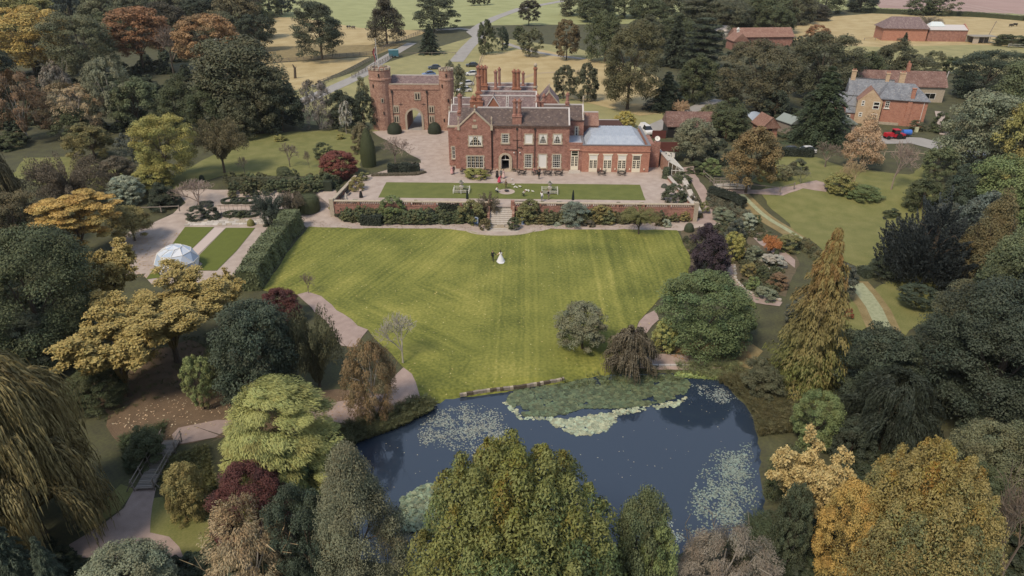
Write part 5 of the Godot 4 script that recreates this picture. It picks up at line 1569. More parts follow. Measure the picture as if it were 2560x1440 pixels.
func make_farm() -> void:
	# farmhouse, turned a little; its own x runs along the front, z towards us
	var t := deg_to_rad(20.0)
	var h := house_block("farmhouse", P(82.5, UP, -161.5), t, "red brick farmhouse with a blue-grey slate roof and a cream gable", "house")
	part(h, "wall", bx(P(3.0,-0.3,-8.0),P(13.0,5.9,0)), M.brick_new)
	part(h, "rear_wall", bx(P(-3.5,-0.3,-9.5),P(5.0,5.7,-3.0)), M.brick)
	part(h, "roof", gable_roof(2.6,13.4,-8.4,0.4,5.9,8.9, true, 0.16,2.0,3.4), M.slate)
	part(h, "rear_roof", gable_roof(-3.8,6.0,-10.2,-2.8,5.7,9.0), M.slate)
	part(h, "ridge", MB.new().beam(P(-3.8,9.03,-6.5),P(6.0,9.03,-6.5),0.25,0.16), plain("5b5e63"))
	part(h, "gable_wall", gable_front(-1.6,3.6,-0.3,5.2,7.9,-4.0,0.8), M.render_cream)
	part(h, "gable_roof", gable_roof(-1.75,3.75,-4.5,0.7,5.25,7.95, false), M.pantile_red)
	part(h, "wing_wall", bx(P(-7.5,-0.3,-5.5),P(-1.6,3.6,-1.5)), M.brick)
	part(h, "wing_roof", gable_roof(-7.8,-1.4,-6.2,-1.1,3.6,6.2), M.slate)
	part(h, "lean_to", bx(P(-3.6,-0.3,-1.5),P(-1.6,2.2,0.2)), M.brick)
	part(h, "lean_to_roof", MB.new().prism(PackedVector2Array([Vector2(-1.5,3.6),Vector2(0.4,2.3),Vector2(0.4,2.15),Vector2(-1.5,3.45)]),-3.7,-1.6, Transform3D(Basis(P(0,0,1),P(0,1,0),P(1,0,0)),Vector3.ZERO)), M.slate)
	for c in [[-3.0,-6.5,10.6,1.0], [4.4,-6.6,10.4,0.8], [7.2,-5.0,10.9,1.2]]:
		var ch := part(h, "chimney", bx(P(c[0] - c[3] / 2,7.0, c[1] - 0.5),P(c[0] + c[3] / 2, c[2], c[1] + 0.5)).span(P(c[0] - c[3] / 2 - 0.1, c[2], c[1] - 0.6),P(c[0] + c[3] / 2 + 0.1, c[2] + 0.15, c[1] + 0.6)), M.render_cream)
		for s in [-0.25,0.25]: part(ch, "chimney_pot", MB.new().lathe([[0.16,0], [0.12,0.4], [0.08,0.4], [0.08,0.1], [0,0.1]], P(c[0] + s, c[2] + 0.15, c[1]),8), M.brick_new)
	part(h, "chimney", bx(P(9.2,5.0,-0.9),P(10.0,8.4,-0.1)).span(P(9.1,8.4,-1.0),P(10.1,8.52,0.0)), M.brick_new)
	part(h, "buttress", bx(P(8.9,-0.3,0.0),P(9.8,5.6,0.25)), M.brick_new)
	part(h, "plinth", bx(P(3.6,-0.3,0.0),P(8.0,0.6,0.1)), M.roughstone)
	var o := {"stone": 0.0, "cols": 1, "rows": 2, "frame": 0.16, "bar": 0.12}
	window(h, 1.7,3.5,3.1,5.2,0.8, o)
	window(h, 1.9,0.9,3.1,2.5,0.8, o)
	window(h, -0.8,4.1,-0.1,5.3,0.8, o)
	window(h, -0.9,1.6,-0.1,2.6,0.8, o)
	window(h, -6.0,1.2,-4.3,2.5,-1.5, {"stone": 0.0, "cols": 2, "rows": 1, "frame": 0.14, "bar": 0.14})
	window(h, -3.3,0.6,-2.5,1.8,0.2, o)
	window(h, 4.3,3.8,5.2,5.4,0.0, {"stone": 0.0, "cols": 2, "rows": 3, "frame": 0.1, "bar": 0.07})
	part(h, "window_sill", bx(P(4.1,3.62,0),P(5.4,3.8,0.16)), M.white)
	part(h, "drainpipe", MB.new().tube(P(12.2,0,0.1),P(12.2,5.8,0.1),0.06,0.06), M.white)
	part(h, "drainpipe", MB.new().tube(P(3.75,0,0.1),P(3.75,5.6,0.1),0.06,0.06), M.iron)
	for q in [[3.0,5.0], [0.8,2.4]]:
		window(h, 2.2, q[0], 3.6, q[1], 13.0, {"stone": 0.0, "cols": 2, "rows": 2, "frame": 0.14, "face": Transform3D(Basis(Vector3.UP, PI / 2),Vector3.ZERO)})
	forget(h)
	var b := house_block("long_barn", P(92.0, UP, -186.0), deg_to_rad(8.0), "long low stone barn with a mossy brown tile roof behind the farmhouse", "barn")
	part(b, "wall", bx(P(0,-0.3,-7),P(22,4.0,0)), M.roughstone)
	part(b, "roof", gable_roof(-0.4,22.4,-7.4,0.4,4.0,7.4), M.pantile)
	window(b, 17.2,0.8,20.0,2.4,0.0, {"stone": 0.0, "cols": 2, "rows": 1, "frame": 0.12})
	part(b, "chimney", bx(P(12.6,6.6,-4),P(13.4,9.2,-3.2)).span(P(12.7,9.2,-3.9),P(13.0,9.8,-3.5)), M.brick_new)
	forget(b)
	# barns in the far paddock
	var p := house_block("tiled_barn", P(154.0, UP, -300.0), deg_to_rad(9.0), "far brick barn with a hipped purple-brown tile roof", "barn")
	part(p, "wall", bx(P(0,-0.3,-11),P(17.0,5.0,0)), M.brick_new)
	part(p, "roof", gable_roof(-0.6,17.6,-11.6,0.6,5.0,9.0, true, 0.2,4.2,3.2), M.tiles_old)
	forget(p)
	var q := house_block("white_roof_barn", P(171.5, UP, -297.5), deg_to_rad(5.0), "far brick shed with a white sheet roof and a glazed ridge light", "barn")
	part(q, "wall", bx(P(0,-0.3,-8),P(15.2,4.6,0)), M.brick)
	part(q, "roof", gable_roof(-0.2,15.0,-8.3,0.3,4.6,6.2), M.lead_white)
	var rl := part(q, "roof_light", gable_roof(0.8,7.0,-6.2,-2.2,5.7,7.3, true, 0.1,1.2,1.2), plain("c9d3d8", 0.3))
	for k in 7: part(rl, "glazing_bar", MB.new().beam(P(1.3 + k * 0.9,5.75,-2.2),P(1.9 + k * 0.72,7.3,-4.2),0.08,0.08), M.white)
	part(q, "end_gable", gable_front(0,8,4.0,4.8,6.7,0,0.3), M.brick_new).transform = Transform3D(Basis(Vector3.UP, PI / 2),P(15.0,0,0))
	forget(q)
	var s := house_block("field_shelter", P(186.5, UP, -291.0), deg_to_rad(2.0), "open flat-roofed field shelter beside the far brick shed", "shed")
	part(s, "roof", bx(P(-0.4,2.6,-5.4),P(9.4,2.85,0.5)), plain("8f8a80"))
	part(s, "side_wall", bx(P(0,-0.2,-0.3),P(2.2,2.6,0)), plain("b0a496"))
	part(s, "back_wall", bx(P(0,-0.2,-5),P(9,2.6,-4.8)), M.wood)
	for k in 3: part(s, "post", bx(P(4.2 + k * 2.3,-0.2,-0.2),P(4.35 + k * 2.3,2.6,-0.05)), M.wood)
	forget(s)
	var st := house_block("stable_range", P(88.0, UP, -283.0), deg_to_rad(-4.0), "stable range with salmon tile roofs showing through the trees", "stables")
	part(st, "wall", bx(P(0,-0.3,-8),P(23,3.6,0)), M.brick)
	part(st, "roof", gable_roof(-0.4,23.4,-8.6,0.6,3.6,6.6), M.pantile_red)
	part(st, "cross_wall", bx(P(-4.5,-0.3,2),P(1.0,3.4,10)), M.brick)
	part(st, "cross_roof", gable_roof(-4.9,1.4,1.6,10.4,3.4,6.2, false), M.pantile_red)
	part(st, "cupola", bx(P(-2.1,6.0,5),P(-1.3,7.0,5.8)).prism(PackedVector2Array([Vector2(-2.3,7),Vector2(-1.1,7),Vector2(-1.7,7.8)]),4.8,6.0), M.white)
	forget(st)
	var wc := house_block("white_cottage", P(86.5, UP, -305.0),0.1, "small white pavilion with a pale roof half hidden by trees", "building")
	part(wc, "wall", bx(P(0,-0.3,-5),P(6.0,3.2,0)), M.white)
	part(wc, "roof", gable_roof(-0.4,6.4,-5.4,0.4,3.2,5.2, true, 0.14,1.5,1.5), M.lead_white)
	part(wc, "window", bx(P(1.0,1.0,-0.02),P(2.4,2.4,0.04)), M.glass)
	forget(wc)
	# outbuildings right of the orangery
	var ob := house_block("tiled_outbuilding", P(34.0, UP, -148.0), deg_to_rad(2.0), "low black-boarded outbuilding with a ribbed brown pantile roof", "outbuilding")
	part(ob, "wall", bx(P(0,-0.2,-6),P(13.0,2.6,0)), M.black)
	part(ob, "end_wall", bx(P(12.4,-0.2,-5.9),P(13.1,2.6,0.1)), M.brick)
	var obr := part(ob, "roof", gable_roof(-0.3,13.3,-6.4,0.4,2.6,5.1), M.pantile)
	var ribs := MB.new()
	for k in 46: ribs.beam(P(-0.2 + k * 0.295,2.66,0.38),P(-0.2 + k * 0.295,5.12,-3.0),0.1,0.08)
	part(obr, "tile_ribs", ribs, M.pantile, "", "stuff")
	part(ob, "gate", bx(P(-3.4,-0.2,0.4),P(-0.4,1.7,0.55)), plain("5b302b"))
	forget(ob)
	var bh := house_block("brick_hut", P(54.5, UP, -147.5), deg_to_rad(-6.0), "small orange brick hut with a steep clay tile gable and dark door", "hut")
	part(bh, "wall", gable_front(0,3.4,-0.2,2.5,4.3,-5.0,0), M.brick_new)
	part(bh, "roof", gable_roof(-0.4,3.8,-5.3,0.45,2.35,4.6, false), M.pantile_red)
	part(bh, "verge", coping(-0.35,3.75,2.3,4.55,0.4,0.55,0.1), M.pantile_red)
	part(bh, "door", bx(P(1.2,0,0),P(2.1,2.6,0.06)), M.black)
	part(bh, "wall_lamp", MB.new().lathe([[0.03,0], [0.14,0.08], [0.03,0.2]], P(1.65,2.8,0.1),8), M.white)
	forget(bh)
	for k in 2:
		var gs := house_block("grey_shed", [P(61.5, UP, -150.0),P(72.5, UP, -150.5)][k], deg_to_rad([-20.0,5.0][k]), ["grey timber shed with a corrugated roof beside the small brick hut", "grey sheet roofed shed half hidden behind the green fir"][k], "shed")
		part(gs, "wall", bx(P(0,-0.2,-4.5),P(3.4,2.6,0)), M.wood)
		part(gs, "roof", gable_roof(-0.3,3.7,-4.8,0.4,2.6,3.9, false), plain("87908d", 0.6))
		part(gs, "door", bx(P(0.7,0,0),P(2.7,2.2,0.05)), plain("4d4740"))
		forget(gs)
	var br := house_block("roadside_roof", P(49.0,0,-46.5), deg_to_rad(10.0), "brick-red tiled roof edge cut by the right side of the photo", "building")
	part(br, "wall", bx(P(0,-0.2,-8),P(6,2.4,0)), M.brick)
	part(br, "roof", gable_roof(-0.3,6.3,-8.4,0.4,2.4,4.4, false), M.pantile_red)
	forget(br)
	var tp := whole("tarpaulin", tarp(), plain("9aa4b0", 0.5),P(57.5, UP + 2.2,-160.0), "pale grey sail canopy stretched between dark trees above the brick hut", "canopy")
	tp.rotation.y = 0.4


func tarp() -> MB:
	var mb := MB.new()
	var f := func(i: int, j: int) -> Vector3: return P(i * 0.75 - 2.2,0.5 * sin(i * 0.6) * cos(j * 0.5) + (0.9 if i == 0 and j == 0 else 0.0) - j * 0.25, j * 0.6 - 1.5)
	for i in 6:
		for j in 5: mb.quad(f.call(i, j + 1), f.call(i + 1, j + 1), f.call(i + 1, j), f.call(i, j))
	return mb


# ---------------------------------------------------------------- terrace and garden things
func make_terrace() -> void:
	# raised gravel terrace with its lawn
	var q := [hs(-19.4,19.6), hs(40.2,19.6), hs(40.2,-4), hs(-10,-4), hs(-18.6,6)]
	var poly := PackedVector2Array()
	for p in q: poly.append(Vector2(p.x, p.z))
	var mb := MB.new()
	var ix := Geometry2D.triangulate_polygon(poly)
	for k in range(0, ix.size(),3): up_tri(mb, poly[ix[k]], poly[ix[k + 1]], poly[ix[k + 2]], UP + 0.09, UP + 0.09, UP + 0.09)
	whole("terrace", mb, M.gravel, Vector3.ZERO, "", "", 0.0, "", "structure")
	var lw := PackedVector2Array()
	for p in [hs(-12.66,7.9), hs(32.7,7.9), hs(32.6,15.8), hs(-12.5,15.8)]: lw.append(Vector2(p.x, p.z))
	lw = rough_edge(lw, 0.03,1.0)
	var lm := MB.new()
	ix = Geometry2D.triangulate_polygon(lw)
	for k in range(0, ix.size(),3): up_tri(lm, lw[ix[k]], lw[ix[k + 1]], lw[ix[k + 2]], UP + 0.14, UP + 0.14, UP + 0.14)
	for i in lw.size():
		var a := lw[i]
		var b := lw[(i + 1) % lw.size()]
		lm.quad(P(a.x, UP + 0.05, a.y),P(b.x, UP + 0.05, b.y),P(b.x, UP + 0.14, b.y),P(a.x, UP + 0.14, a.y))
	whole("terrace_lawn", lm, M.turf, Vector3.ZERO, "", "", 0.0, "", "structure")
	var pc := hs(9.15,12.3)
	var cm := MB.new().lathe([[1.42,0], [1.42,0.16], [0,0.16]], P(pc.x, UP, pc.z),28)
	whole("gravel_circle", cm, M.gravel, Vector3.ZERO, "", "", 0.0, "", "structure")
	var fp := whole("fire_bowl", MB.new().lathe([[0.12,0], [0.2,0.1], [0.42,0.22], [0.4,0.24], [0.1,0.14], [0,0.14]], Vector3.ZERO, 12), M.iron, P(pc.x, UP + 0.16, pc.z), "low dark bowl in the middle of the gravel circle", "fire bowl")
	fp.set_meta("kind", "thing")
	# retaining wall with its balustrade, broken by the steps
	for s in 2:
		var x0: float = [-19.4,10.4][s]
		var x1: float = [6.7,40.2][s]
		var w := thing("terrace_wall", HOUSE, ["brick terrace retaining wall with pierced parapet, left of the stone steps", "brick terrace retaining wall with pierced parapet, right of the stone steps"][s], "wall", -TURN)
		part(w, "retaining_wall", bx(P(x0,-2.4,19.3),P(x1,0.12,19.8)), M.brick)
		part(w, "coping", bx(P(x0 - 0.1,0.78,19.3),P(x1 + 0.1,0.92,19.85)), M.stone)
		part(w, "base_course", bx(P(x0,0.12,19.32),P(x1,0.22,19.84)), M.brick)
		var n := int((x1 - x0) / 0.3)
		var shown := 0
		for k in n:
			var x := x0 + 0.2 + k * 0.3
			if k % 14 == 0: part(w, "pier", bx(P(x - 0.12,0.22,19.3),P(x + 0.28,0.78,19.84)), M.brick)
			elif k % 14 != 1: part(w, "baluster", bx(P(x - 0.07,0.22,19.42),P(x + 0.07,0.78,19.72)), M.brick_old)
			shown += 1
		part(w, "end_pier", bx(P((x1 if s == 0 else x0) - 0.3,-2.4,19.2),P((x1 if s == 0 else x0) + 0.3,1.15,19.9)), M.brick)
		part(w, "end_pier", bx(P((x0 if s == 0 else x1) - 0.35,-2.4,19.2),P((x0 if s == 0 else x1) + 0.35,1.2,19.95)), M.roughstone)
		forget(w)
	var lp := thing("side_parapet", HOUSE, "pale lichened stone parapet along the left side of the terrace", "wall", -TURN)
	part(lp, "side_wall", MB.new().beam(P(-19.3,-0.6,19.4),P(-18.4,-0.6,6.6),0.5,2.0), M.brick)
	for k in 6:
		var a := P(-19.3,0.9,19.4).lerp(P(-18.4,0.9,6.6), k / 6.0)
		var b := P(-19.3,0.9,19.4).lerp(P(-18.4,0.9,6.6),(k + 0.97) / 6.0)
		part(lp, "coping", MB.new().beam(a, b, 0.55,0.16), M.roughstone)
		part(lp, "pier", MB.new().box(a.lerp(b, 0.03) - P(0,0.32,0),P(0.4,0.66,0.4)), M.roughstone)
		for j in 6: part(lp, "baluster", MB.new().lathe([[0.07,0], [0.1,0.18], [0.05,0.4], [0.08,0.52]], a.lerp(b, 0.16 + j * 0.14) - P(0,0.58,0),6), M.roughstone)
	forget(lp)
	var rp := thing("side_wall", HOUSE, "low coped stone wall along the right side of the terrace", "wall", -TURN)
	part(rp, "wall", MB.new().beam(P(39.9,-0.7,19.4),P(38.0,-0.7,1.0),0.45,2.6), M.brick)
	part(rp, "coping", MB.new().beam(P(39.9,0.66,19.4),P(38.0,0.66,1.0),0.62,0.14), M.slab)
	forget(rp)
	var br := thing("outer_wall", Vector3.ZERO, "rough rubble wall running down beside the right path", "wall")
	part(br, "wall", MB.new().beam(on(Q(30.78,-119.09),0.3), on(Q(30.88,-105.85),0.3),0.9,1.6), M.slab)
	forget(br)
	# steps
	var st := thing("garden_steps", HOUSE, "broad flight of stone steps from the terrace down to the big lawn", "steps", -TURN)
	for k in 9:
		var y := 0.1 - (k + 1) * 0.19
		part(st, "step", bx(P(6.75,-2.5,19.3 + k * 0.38),P(10.35, y - 0.06,19.72 + k * 0.38)).span(P(6.75, y - 0.06,19.3 + k * 0.38),P(10.35, y, 19.74 + k * 0.38)), M.slab)
	part(st, "landing", bx(P(6.4,-2.5,23.1),P(10.7,-1.72,24.0)), M.roughstone)
	for k in 2: part(st, "bottom_step", bx(P(6.0 - k * 0.5,-2.5,24.0 + k * 0.45),P(11.0 + k * 0.5,-1.86 - k * 0.16,24.46 + k * 0.45)), M.slab)
	for x in [6.55,10.55]:
		for k in 3: part(st, "cheek_wall", bx(P(x - 0.18,-2.5,19.3 + k * 1.25),P(x + 0.18,0.35 - k * 0.6,20.55 + k * 1.25)), M.brick_old)
	part(st, "trough", bx(P(8.0,-1.72,23.4),P(9.2,-1.4,23.8)), M.roughstone)
	forget(st)
	var kerb := MB.new()
	var prev := Vector3.ZERO
	for k in 15:
		var a := PI * k / 14.0
		var c := hs(8.55,24.2)
		var p := P(c.x + cos(a) * 5.4,0.06, c.z + sin(a) * 2.3)
		if k > 0: kerb.beam(prev, p, 0.35,0.16)
		prev = p
	whole("kerb_stones", kerb, M.roughstone, Vector3.ZERO, "curved stone kerb between the foot of the steps and the lawn", "kerb", 0.0, "", "structure")
	# urns in fenced beds
	for s in 2:
		var c := hs([1.35,16.6][s], 12.5,0.14)
		var tag: String = ["left", "right"][s]
		var bed := thing("rail_fence", c, "low white railed square round the %s urn bed" % tag, "fence", -TURN)
		for i in 8:
			var a: float = [-1,-1,-1,0,1,1,1,0][i] * 1.35
			var b: float = [-1,0,1,1,1,0,-1,-1][i] * 1.05
			part(bed, "post", bx(P(a - 0.05,0, b - 0.05),P(a + 0.05,0.72, b + 0.05)), M.white)
		for y in [0.28,0.6]:
			for e in [[-1.35,-1.05,1.35,-1.05], [1.35,-1.05,1.35,1.05], [-1.35,1.05,1.35,1.05], [-1.35,-1.05,-1.35,1.05]]:
				part(bed, "rail", MB.new().beam(P(e[0], y, e[1]),P(e[2], y, e[3]),0.05,0.08), M.white)
		forget(bed)
		var sh := thing("bed_plants", c, "leafy green planting round the %s urn pedestal" % tag, "plants")
		var cr := part(sh, "foliage", crown_form("shrub", 0,1), foliage("leafolive"))
		cr.scale = P(2.6,0.65,2.0)
		forget(sh)
		var u := thing("stone_urn", c, "white stone urn on a pedestal in the %s fenced bed" % tag, "urn")
		part(u, "pedestal", bx(P(-0.38,0,-0.38),P(0.38,0.18,0.38)).span(P(-0.28,0.18,-0.28),P(0.28,0.95,0.28)).span(P(-0.34,0.95,-0.34),P(0.34,1.05,0.34)), M.slab)
		part(u, "bowl", MB.new().lathe([[0.2,1.05], [0.1,1.15], [0.12,1.28], [0.3,1.4], [0.42,1.62], [0.44,1.78], [0.5,1.84], [0.42,1.84], [0.3,1.7], [0,1.7]], Vector3.ZERO, 14), M.slab)
		var fl := part(u, "plant", crown_form("shrub", 0,0), foliage("bluesage"))
		fl.scale = P(0.6,0.35,0.6)
		fl.position.y = 1.72
		forget(u)
	# folded parasols
	for s in 2:
		var c := hs([2.85,20.3][s], 18.0,0.1)
		var p := thing("folded_parasol", c, ["folded dark parasol on the gravel by the left urn bed", "folded dark parasol on the gravel right of the right urn bed"][s], "parasol", 0.0, "folded parasols on the terrace")
		part(p, "base", MB.new().lathe([[0.3,0], [0.3,0.08], [0.06,0.12]], Vector3.ZERO, 12), M.iron)
		part(p, "pole", MB.new().tube(Vector3.ZERO, P(0,2.5,0),0.03,0.03), M.wood)
		part(p, "canopy", MB.new().lathe([[0.05,0.7], [0.24,0.75], [0.2,1.4], [0.14,2.0], [0.05,2.45]], Vector3.ZERO, 10), plain("16221f", 0.8))
		forget(p)
	# blue gate leaves standing open at the foot of the steps
	for s in 2:
		var c := on([Q(-5.84,-102.87),Q(1.95,-102.87)][s])
		var b := thing("blue_gate", c, ["blue painted gate leaf standing open left of the steps", "blue painted gate leaf standing open right of the steps"][s], "gate", [-0.5,0.5][s])
		for x in [-0.38,0.38]: part(b, "stile", bx(P(x - 0.06,0,-0.04),P(x + 0.06,1.35,0.04)), plain("a9b9d2", 0.6))
		for y in [0.1,0.7,1.3]: part(b, "rail", bx(P(-0.32, y - 0.06,-0.03),P(0.32, y + 0.06,0.03)), plain("a9b9d2", 0.6))
		part(b, "panel", bx(P(-0.32,0.1,-0.015),P(0.32,0.7,0.015)), plain("5f80b4", 0.6))
		part(b, "panel", bx(P(-0.32,0.76,-0.015),P(0.32,1.24,0.015)), plain("33486e", 0.6))
		forget(b)
	# troughs on the wall and pot groups along it
	var pots := [[12.3, "long planter on the terrace wall right of the steps"], [15.2, "planter on the wall below the white-shirted guest"], [18.2, "blue-flowered planter on the wall left of the right parasol"], [27.8, "low pot on the wall behind the small umbrella tree"], [31.5, "dark planter near the right end of the terrace wall"], [-15.5, "planter at the left end of the terrace wall"], [-5.5, "planter on the wall beside the left parasol"]]
	for k in pots.size():
		var c := hs(pots[k][0], 18.75,0.09)
		var t := thing("planter", c, pots[k][1], "planter", -TURN, "planters along the terrace wall")
		part(t, "trough", bx(P(-0.7,0,-0.2),P(0.7,0.36,0.2)), [M.iron, M.slab, M.iron, M.brick_new][k % 4])
		var fl := part(t, "plant", crown_form("shrub", 0, k % 3), foliage(["sage", "leafolive", "bluesage", "darkgreen", "yellowolive"][k % 5]))
		fl.scale = P(1.5,0.45,0.5)
		fl.position.y = 0.3
		forget(t)
	for k in 3:
		var c := hs([-18.3,-18.0,11.5][k], [16.8,14.5,18.9][k], 0.09)
		var b := thing("iron_bench", c, ["black iron bench by the climbers on the left parapet", "second black iron bench above the woman in black by the left parapet", "dark iron bench on the gravel at the head of the steps"][k], "bench", [PI / 2 - 0.1,PI / 2 - 0.1,PI][k])
		part(b, "seat", bx(P(-0.7,0.40,-0.2),P(0.7,0.45,0.25)), M.iron)
		part(b, "backrest", bx(P(-0.7,0.5,-0.25),P(0.7,0.9,-0.2)), M.iron)
		for x in [-0.65,0.65]:
			for z in [-0.2,0.2]: part(b, "leg", bx(P(x - 0.03,0, z - 0.03),P(x + 0.03,0.4, z + 0.03)), M.iron)
		forget(b)


func make_furniture() -> void:
	# bistro tables with iron chairs along the front
	var tab := thing("bistro_table", Vector3.ZERO, "", "table", 0.0, "round iron tables on the terrace")
	part(tab, "tabletop", MB.new().lathe([[0.4,0.70], [0.42,0.71], [0.42,0.73], [0,0.73]], Vector3.ZERO, 16), M.iron)
	part(tab, "pedestal", MB.new().tube(P(0,0.02,0),P(0,0.7,0),0.03,0.03), M.iron)
	for k in 3: part(tab, "foot", MB.new().beam(P(0,0.1,0),P(cos(k * TAU / 3) * 0.3,0.015, sin(k * TAU / 3) * 0.3),0.03,0.03), M.iron)
	forget(tab)
	var ch := thing("iron_chair", Vector3.ZERO, "", "chair", 0.0, "iron chairs round the terrace tables")
	part(ch, "seat", bx(P(-0.21,0.43,-0.2),P(0.21,0.46,0.22)), M.iron)
	var bk := MB.new().beam(P(-0.2,0.46,-0.2),P(-0.2,0.9,-0.27),0.03,0.03).beam(P(0.2,0.46,-0.2),P(0.2,0.9,-0.27),0.03,0.03).beam(P(-0.2,0.9,-0.27),P(0.2,0.9,-0.27),0.04,0.04).beam(P(-0.2,0.68,-0.235),P(0.2,0.68,-0.235),0.03,0.12)
	part(ch, "backrest", bk, M.iron)
	for x in [-0.19,0.19]:
		part(ch, "arm", MB.new().beam(P(x, 0.66,-0.22),P(x, 0.66,0.18),0.03,0.03), M.iron)
		for z in [-0.18,0.2]: part(ch, "leg", bx(P(x - 0.018,0, z - 0.018),P(x + 0.018,0.43 if z < 0 else 0.66, z + 0.018)), M.iron)
	forget(ch)
	var sets := [[1.0,2.3, "left of three below the yellow-flowered shrub"], [3.2,2.4, "middle one of three below the flowered shrub"], [5.3,2.3, "right one of three below the flowered shrub"], [11.6,2.6, "under the left ground-floor sash window"], [14.3,2.6, "where the two guests sit"], [16.4,2.7, "under the right ground-floor sash window"], [18.4,2.7, "at the right corner of the manor front"], [26.4,2.3, "between the first two orangery doors"], [30.1,2.3, "between the last two orangery doors"]]
	var first := true
	for s in sets:
		var c := hs(s[0], s[1], 0.09)
		var lt: String = "round iron table " + s[2]
		if first:
			tab.position = c
			tab.set_meta("label", lt)
		else: copy(tab, c, 0.0, lt)
		for k in 4:
			var a := TAU * k / 4.0 + 0.6
			var p := c + P(sin(a),0, cos(a)) * 0.72
			var side: String = ["front right", "back right", "back left", "front left"][k]
			var lc: String = "chair %s at the table %s" % [side, s[2]]
			if first and k == 0:
				ch.position = p
				ch.rotation.y = a + PI
				ch.set_meta("label", lc)
			else: copy(ch, p, a + PI, lc)
		first = false


func hedge_run(called: String, line: Array, w: float, h: float, colour: String, label: String, ground: Array, slope := 0.0, fine := 700) -> void:
	# a clipped hedge along a line of points: a solid heart with leaf faces all over it
	var r := RandomNumberGenerator.new()
	r.seed = hash(label)
	var L := Leaves.new()
	for i in line.size() - 1:
		var a := P(line[i].x, ground[i], line[i].y)
		var b := P(line[i + 1].x, ground[i + 1], line[i + 1].y)
		var d := (b - a).normalized()
		var s := d.cross(Vector3.UP).normalized()
		var q := 0.46
		var c := [a - s * w * q, b - s * w * q, b + s * w * q, a + s * w * q]
		var t := [a - s * w * q * (1.0 - slope) + Vector3.UP * h * 0.95, b - s * w * q * (1.0 - slope) + Vector3.UP * h * 0.95, b + s * w * q * (1.0 - slope) + Vector3.UP * h * 0.95, a + s * w * q * (1.0 - slope) + Vector3.UP * h * 0.95]
		for k in 4: L.shell([c[k], c[(k + 1) % 4], t[(k + 1) % 4], t[k]], Color(0.55,0.55,0.55))
		L.shell(t, Color(0.6,0.6,0.6))
		var len := a.distance_to(b)
		for k in int(fine * 1.5 * len * (w + 2.0 * h) / 10.0):
			var f := r.randf()
			var e := r.randf() * (w + 2.0 * h)
			var n := Vector3.UP
			var p := a.lerp(b, f)
			var lump := 0.13 * minf(h, 1.6) * sin(f * len * 0.9 + p.x) * sin(p.z * 0.7)
			if e < h:
				p += Vector3.UP * e + s * (w / 2 * (1.0 - slope * e / h) + lump)
				n = s
			elif e < h * 2.0:
				p += Vector3.UP * (e - h) - s * (w / 2 * (1.0 - slope * (e - h) / h) + lump)
				n = -s
			else: p += Vector3.UP * (h + lump) + s * ((e - 2.0 * h) - w / 2) * (1.0 - slope)
			if r.randf() < 0.12:
				var ends := a if r.randf() < 0.5 else b
				p = ends + Vector3.UP * r.randf() * h + s * r.randf_range(-0.5,0.5) * w
				n = (ends - a.lerp(b, 0.5)).normalized()
			var sz := 0.15 if h > 1.2 else 0.11
			L.face(p + unit(r) * sz * 1.1,(n + unit(r) * 0.7 + Vector3.UP * 0.3).normalized(), sz * r.randf_range(0.6,1.3), r.randf() * TAU, tone(r, 1.0 + 3.0 * lump, 0.3,0.06),0.5)
	whole(called, L.mesh(), foliage(colour),Vector3.ZERO, label, "hedge")


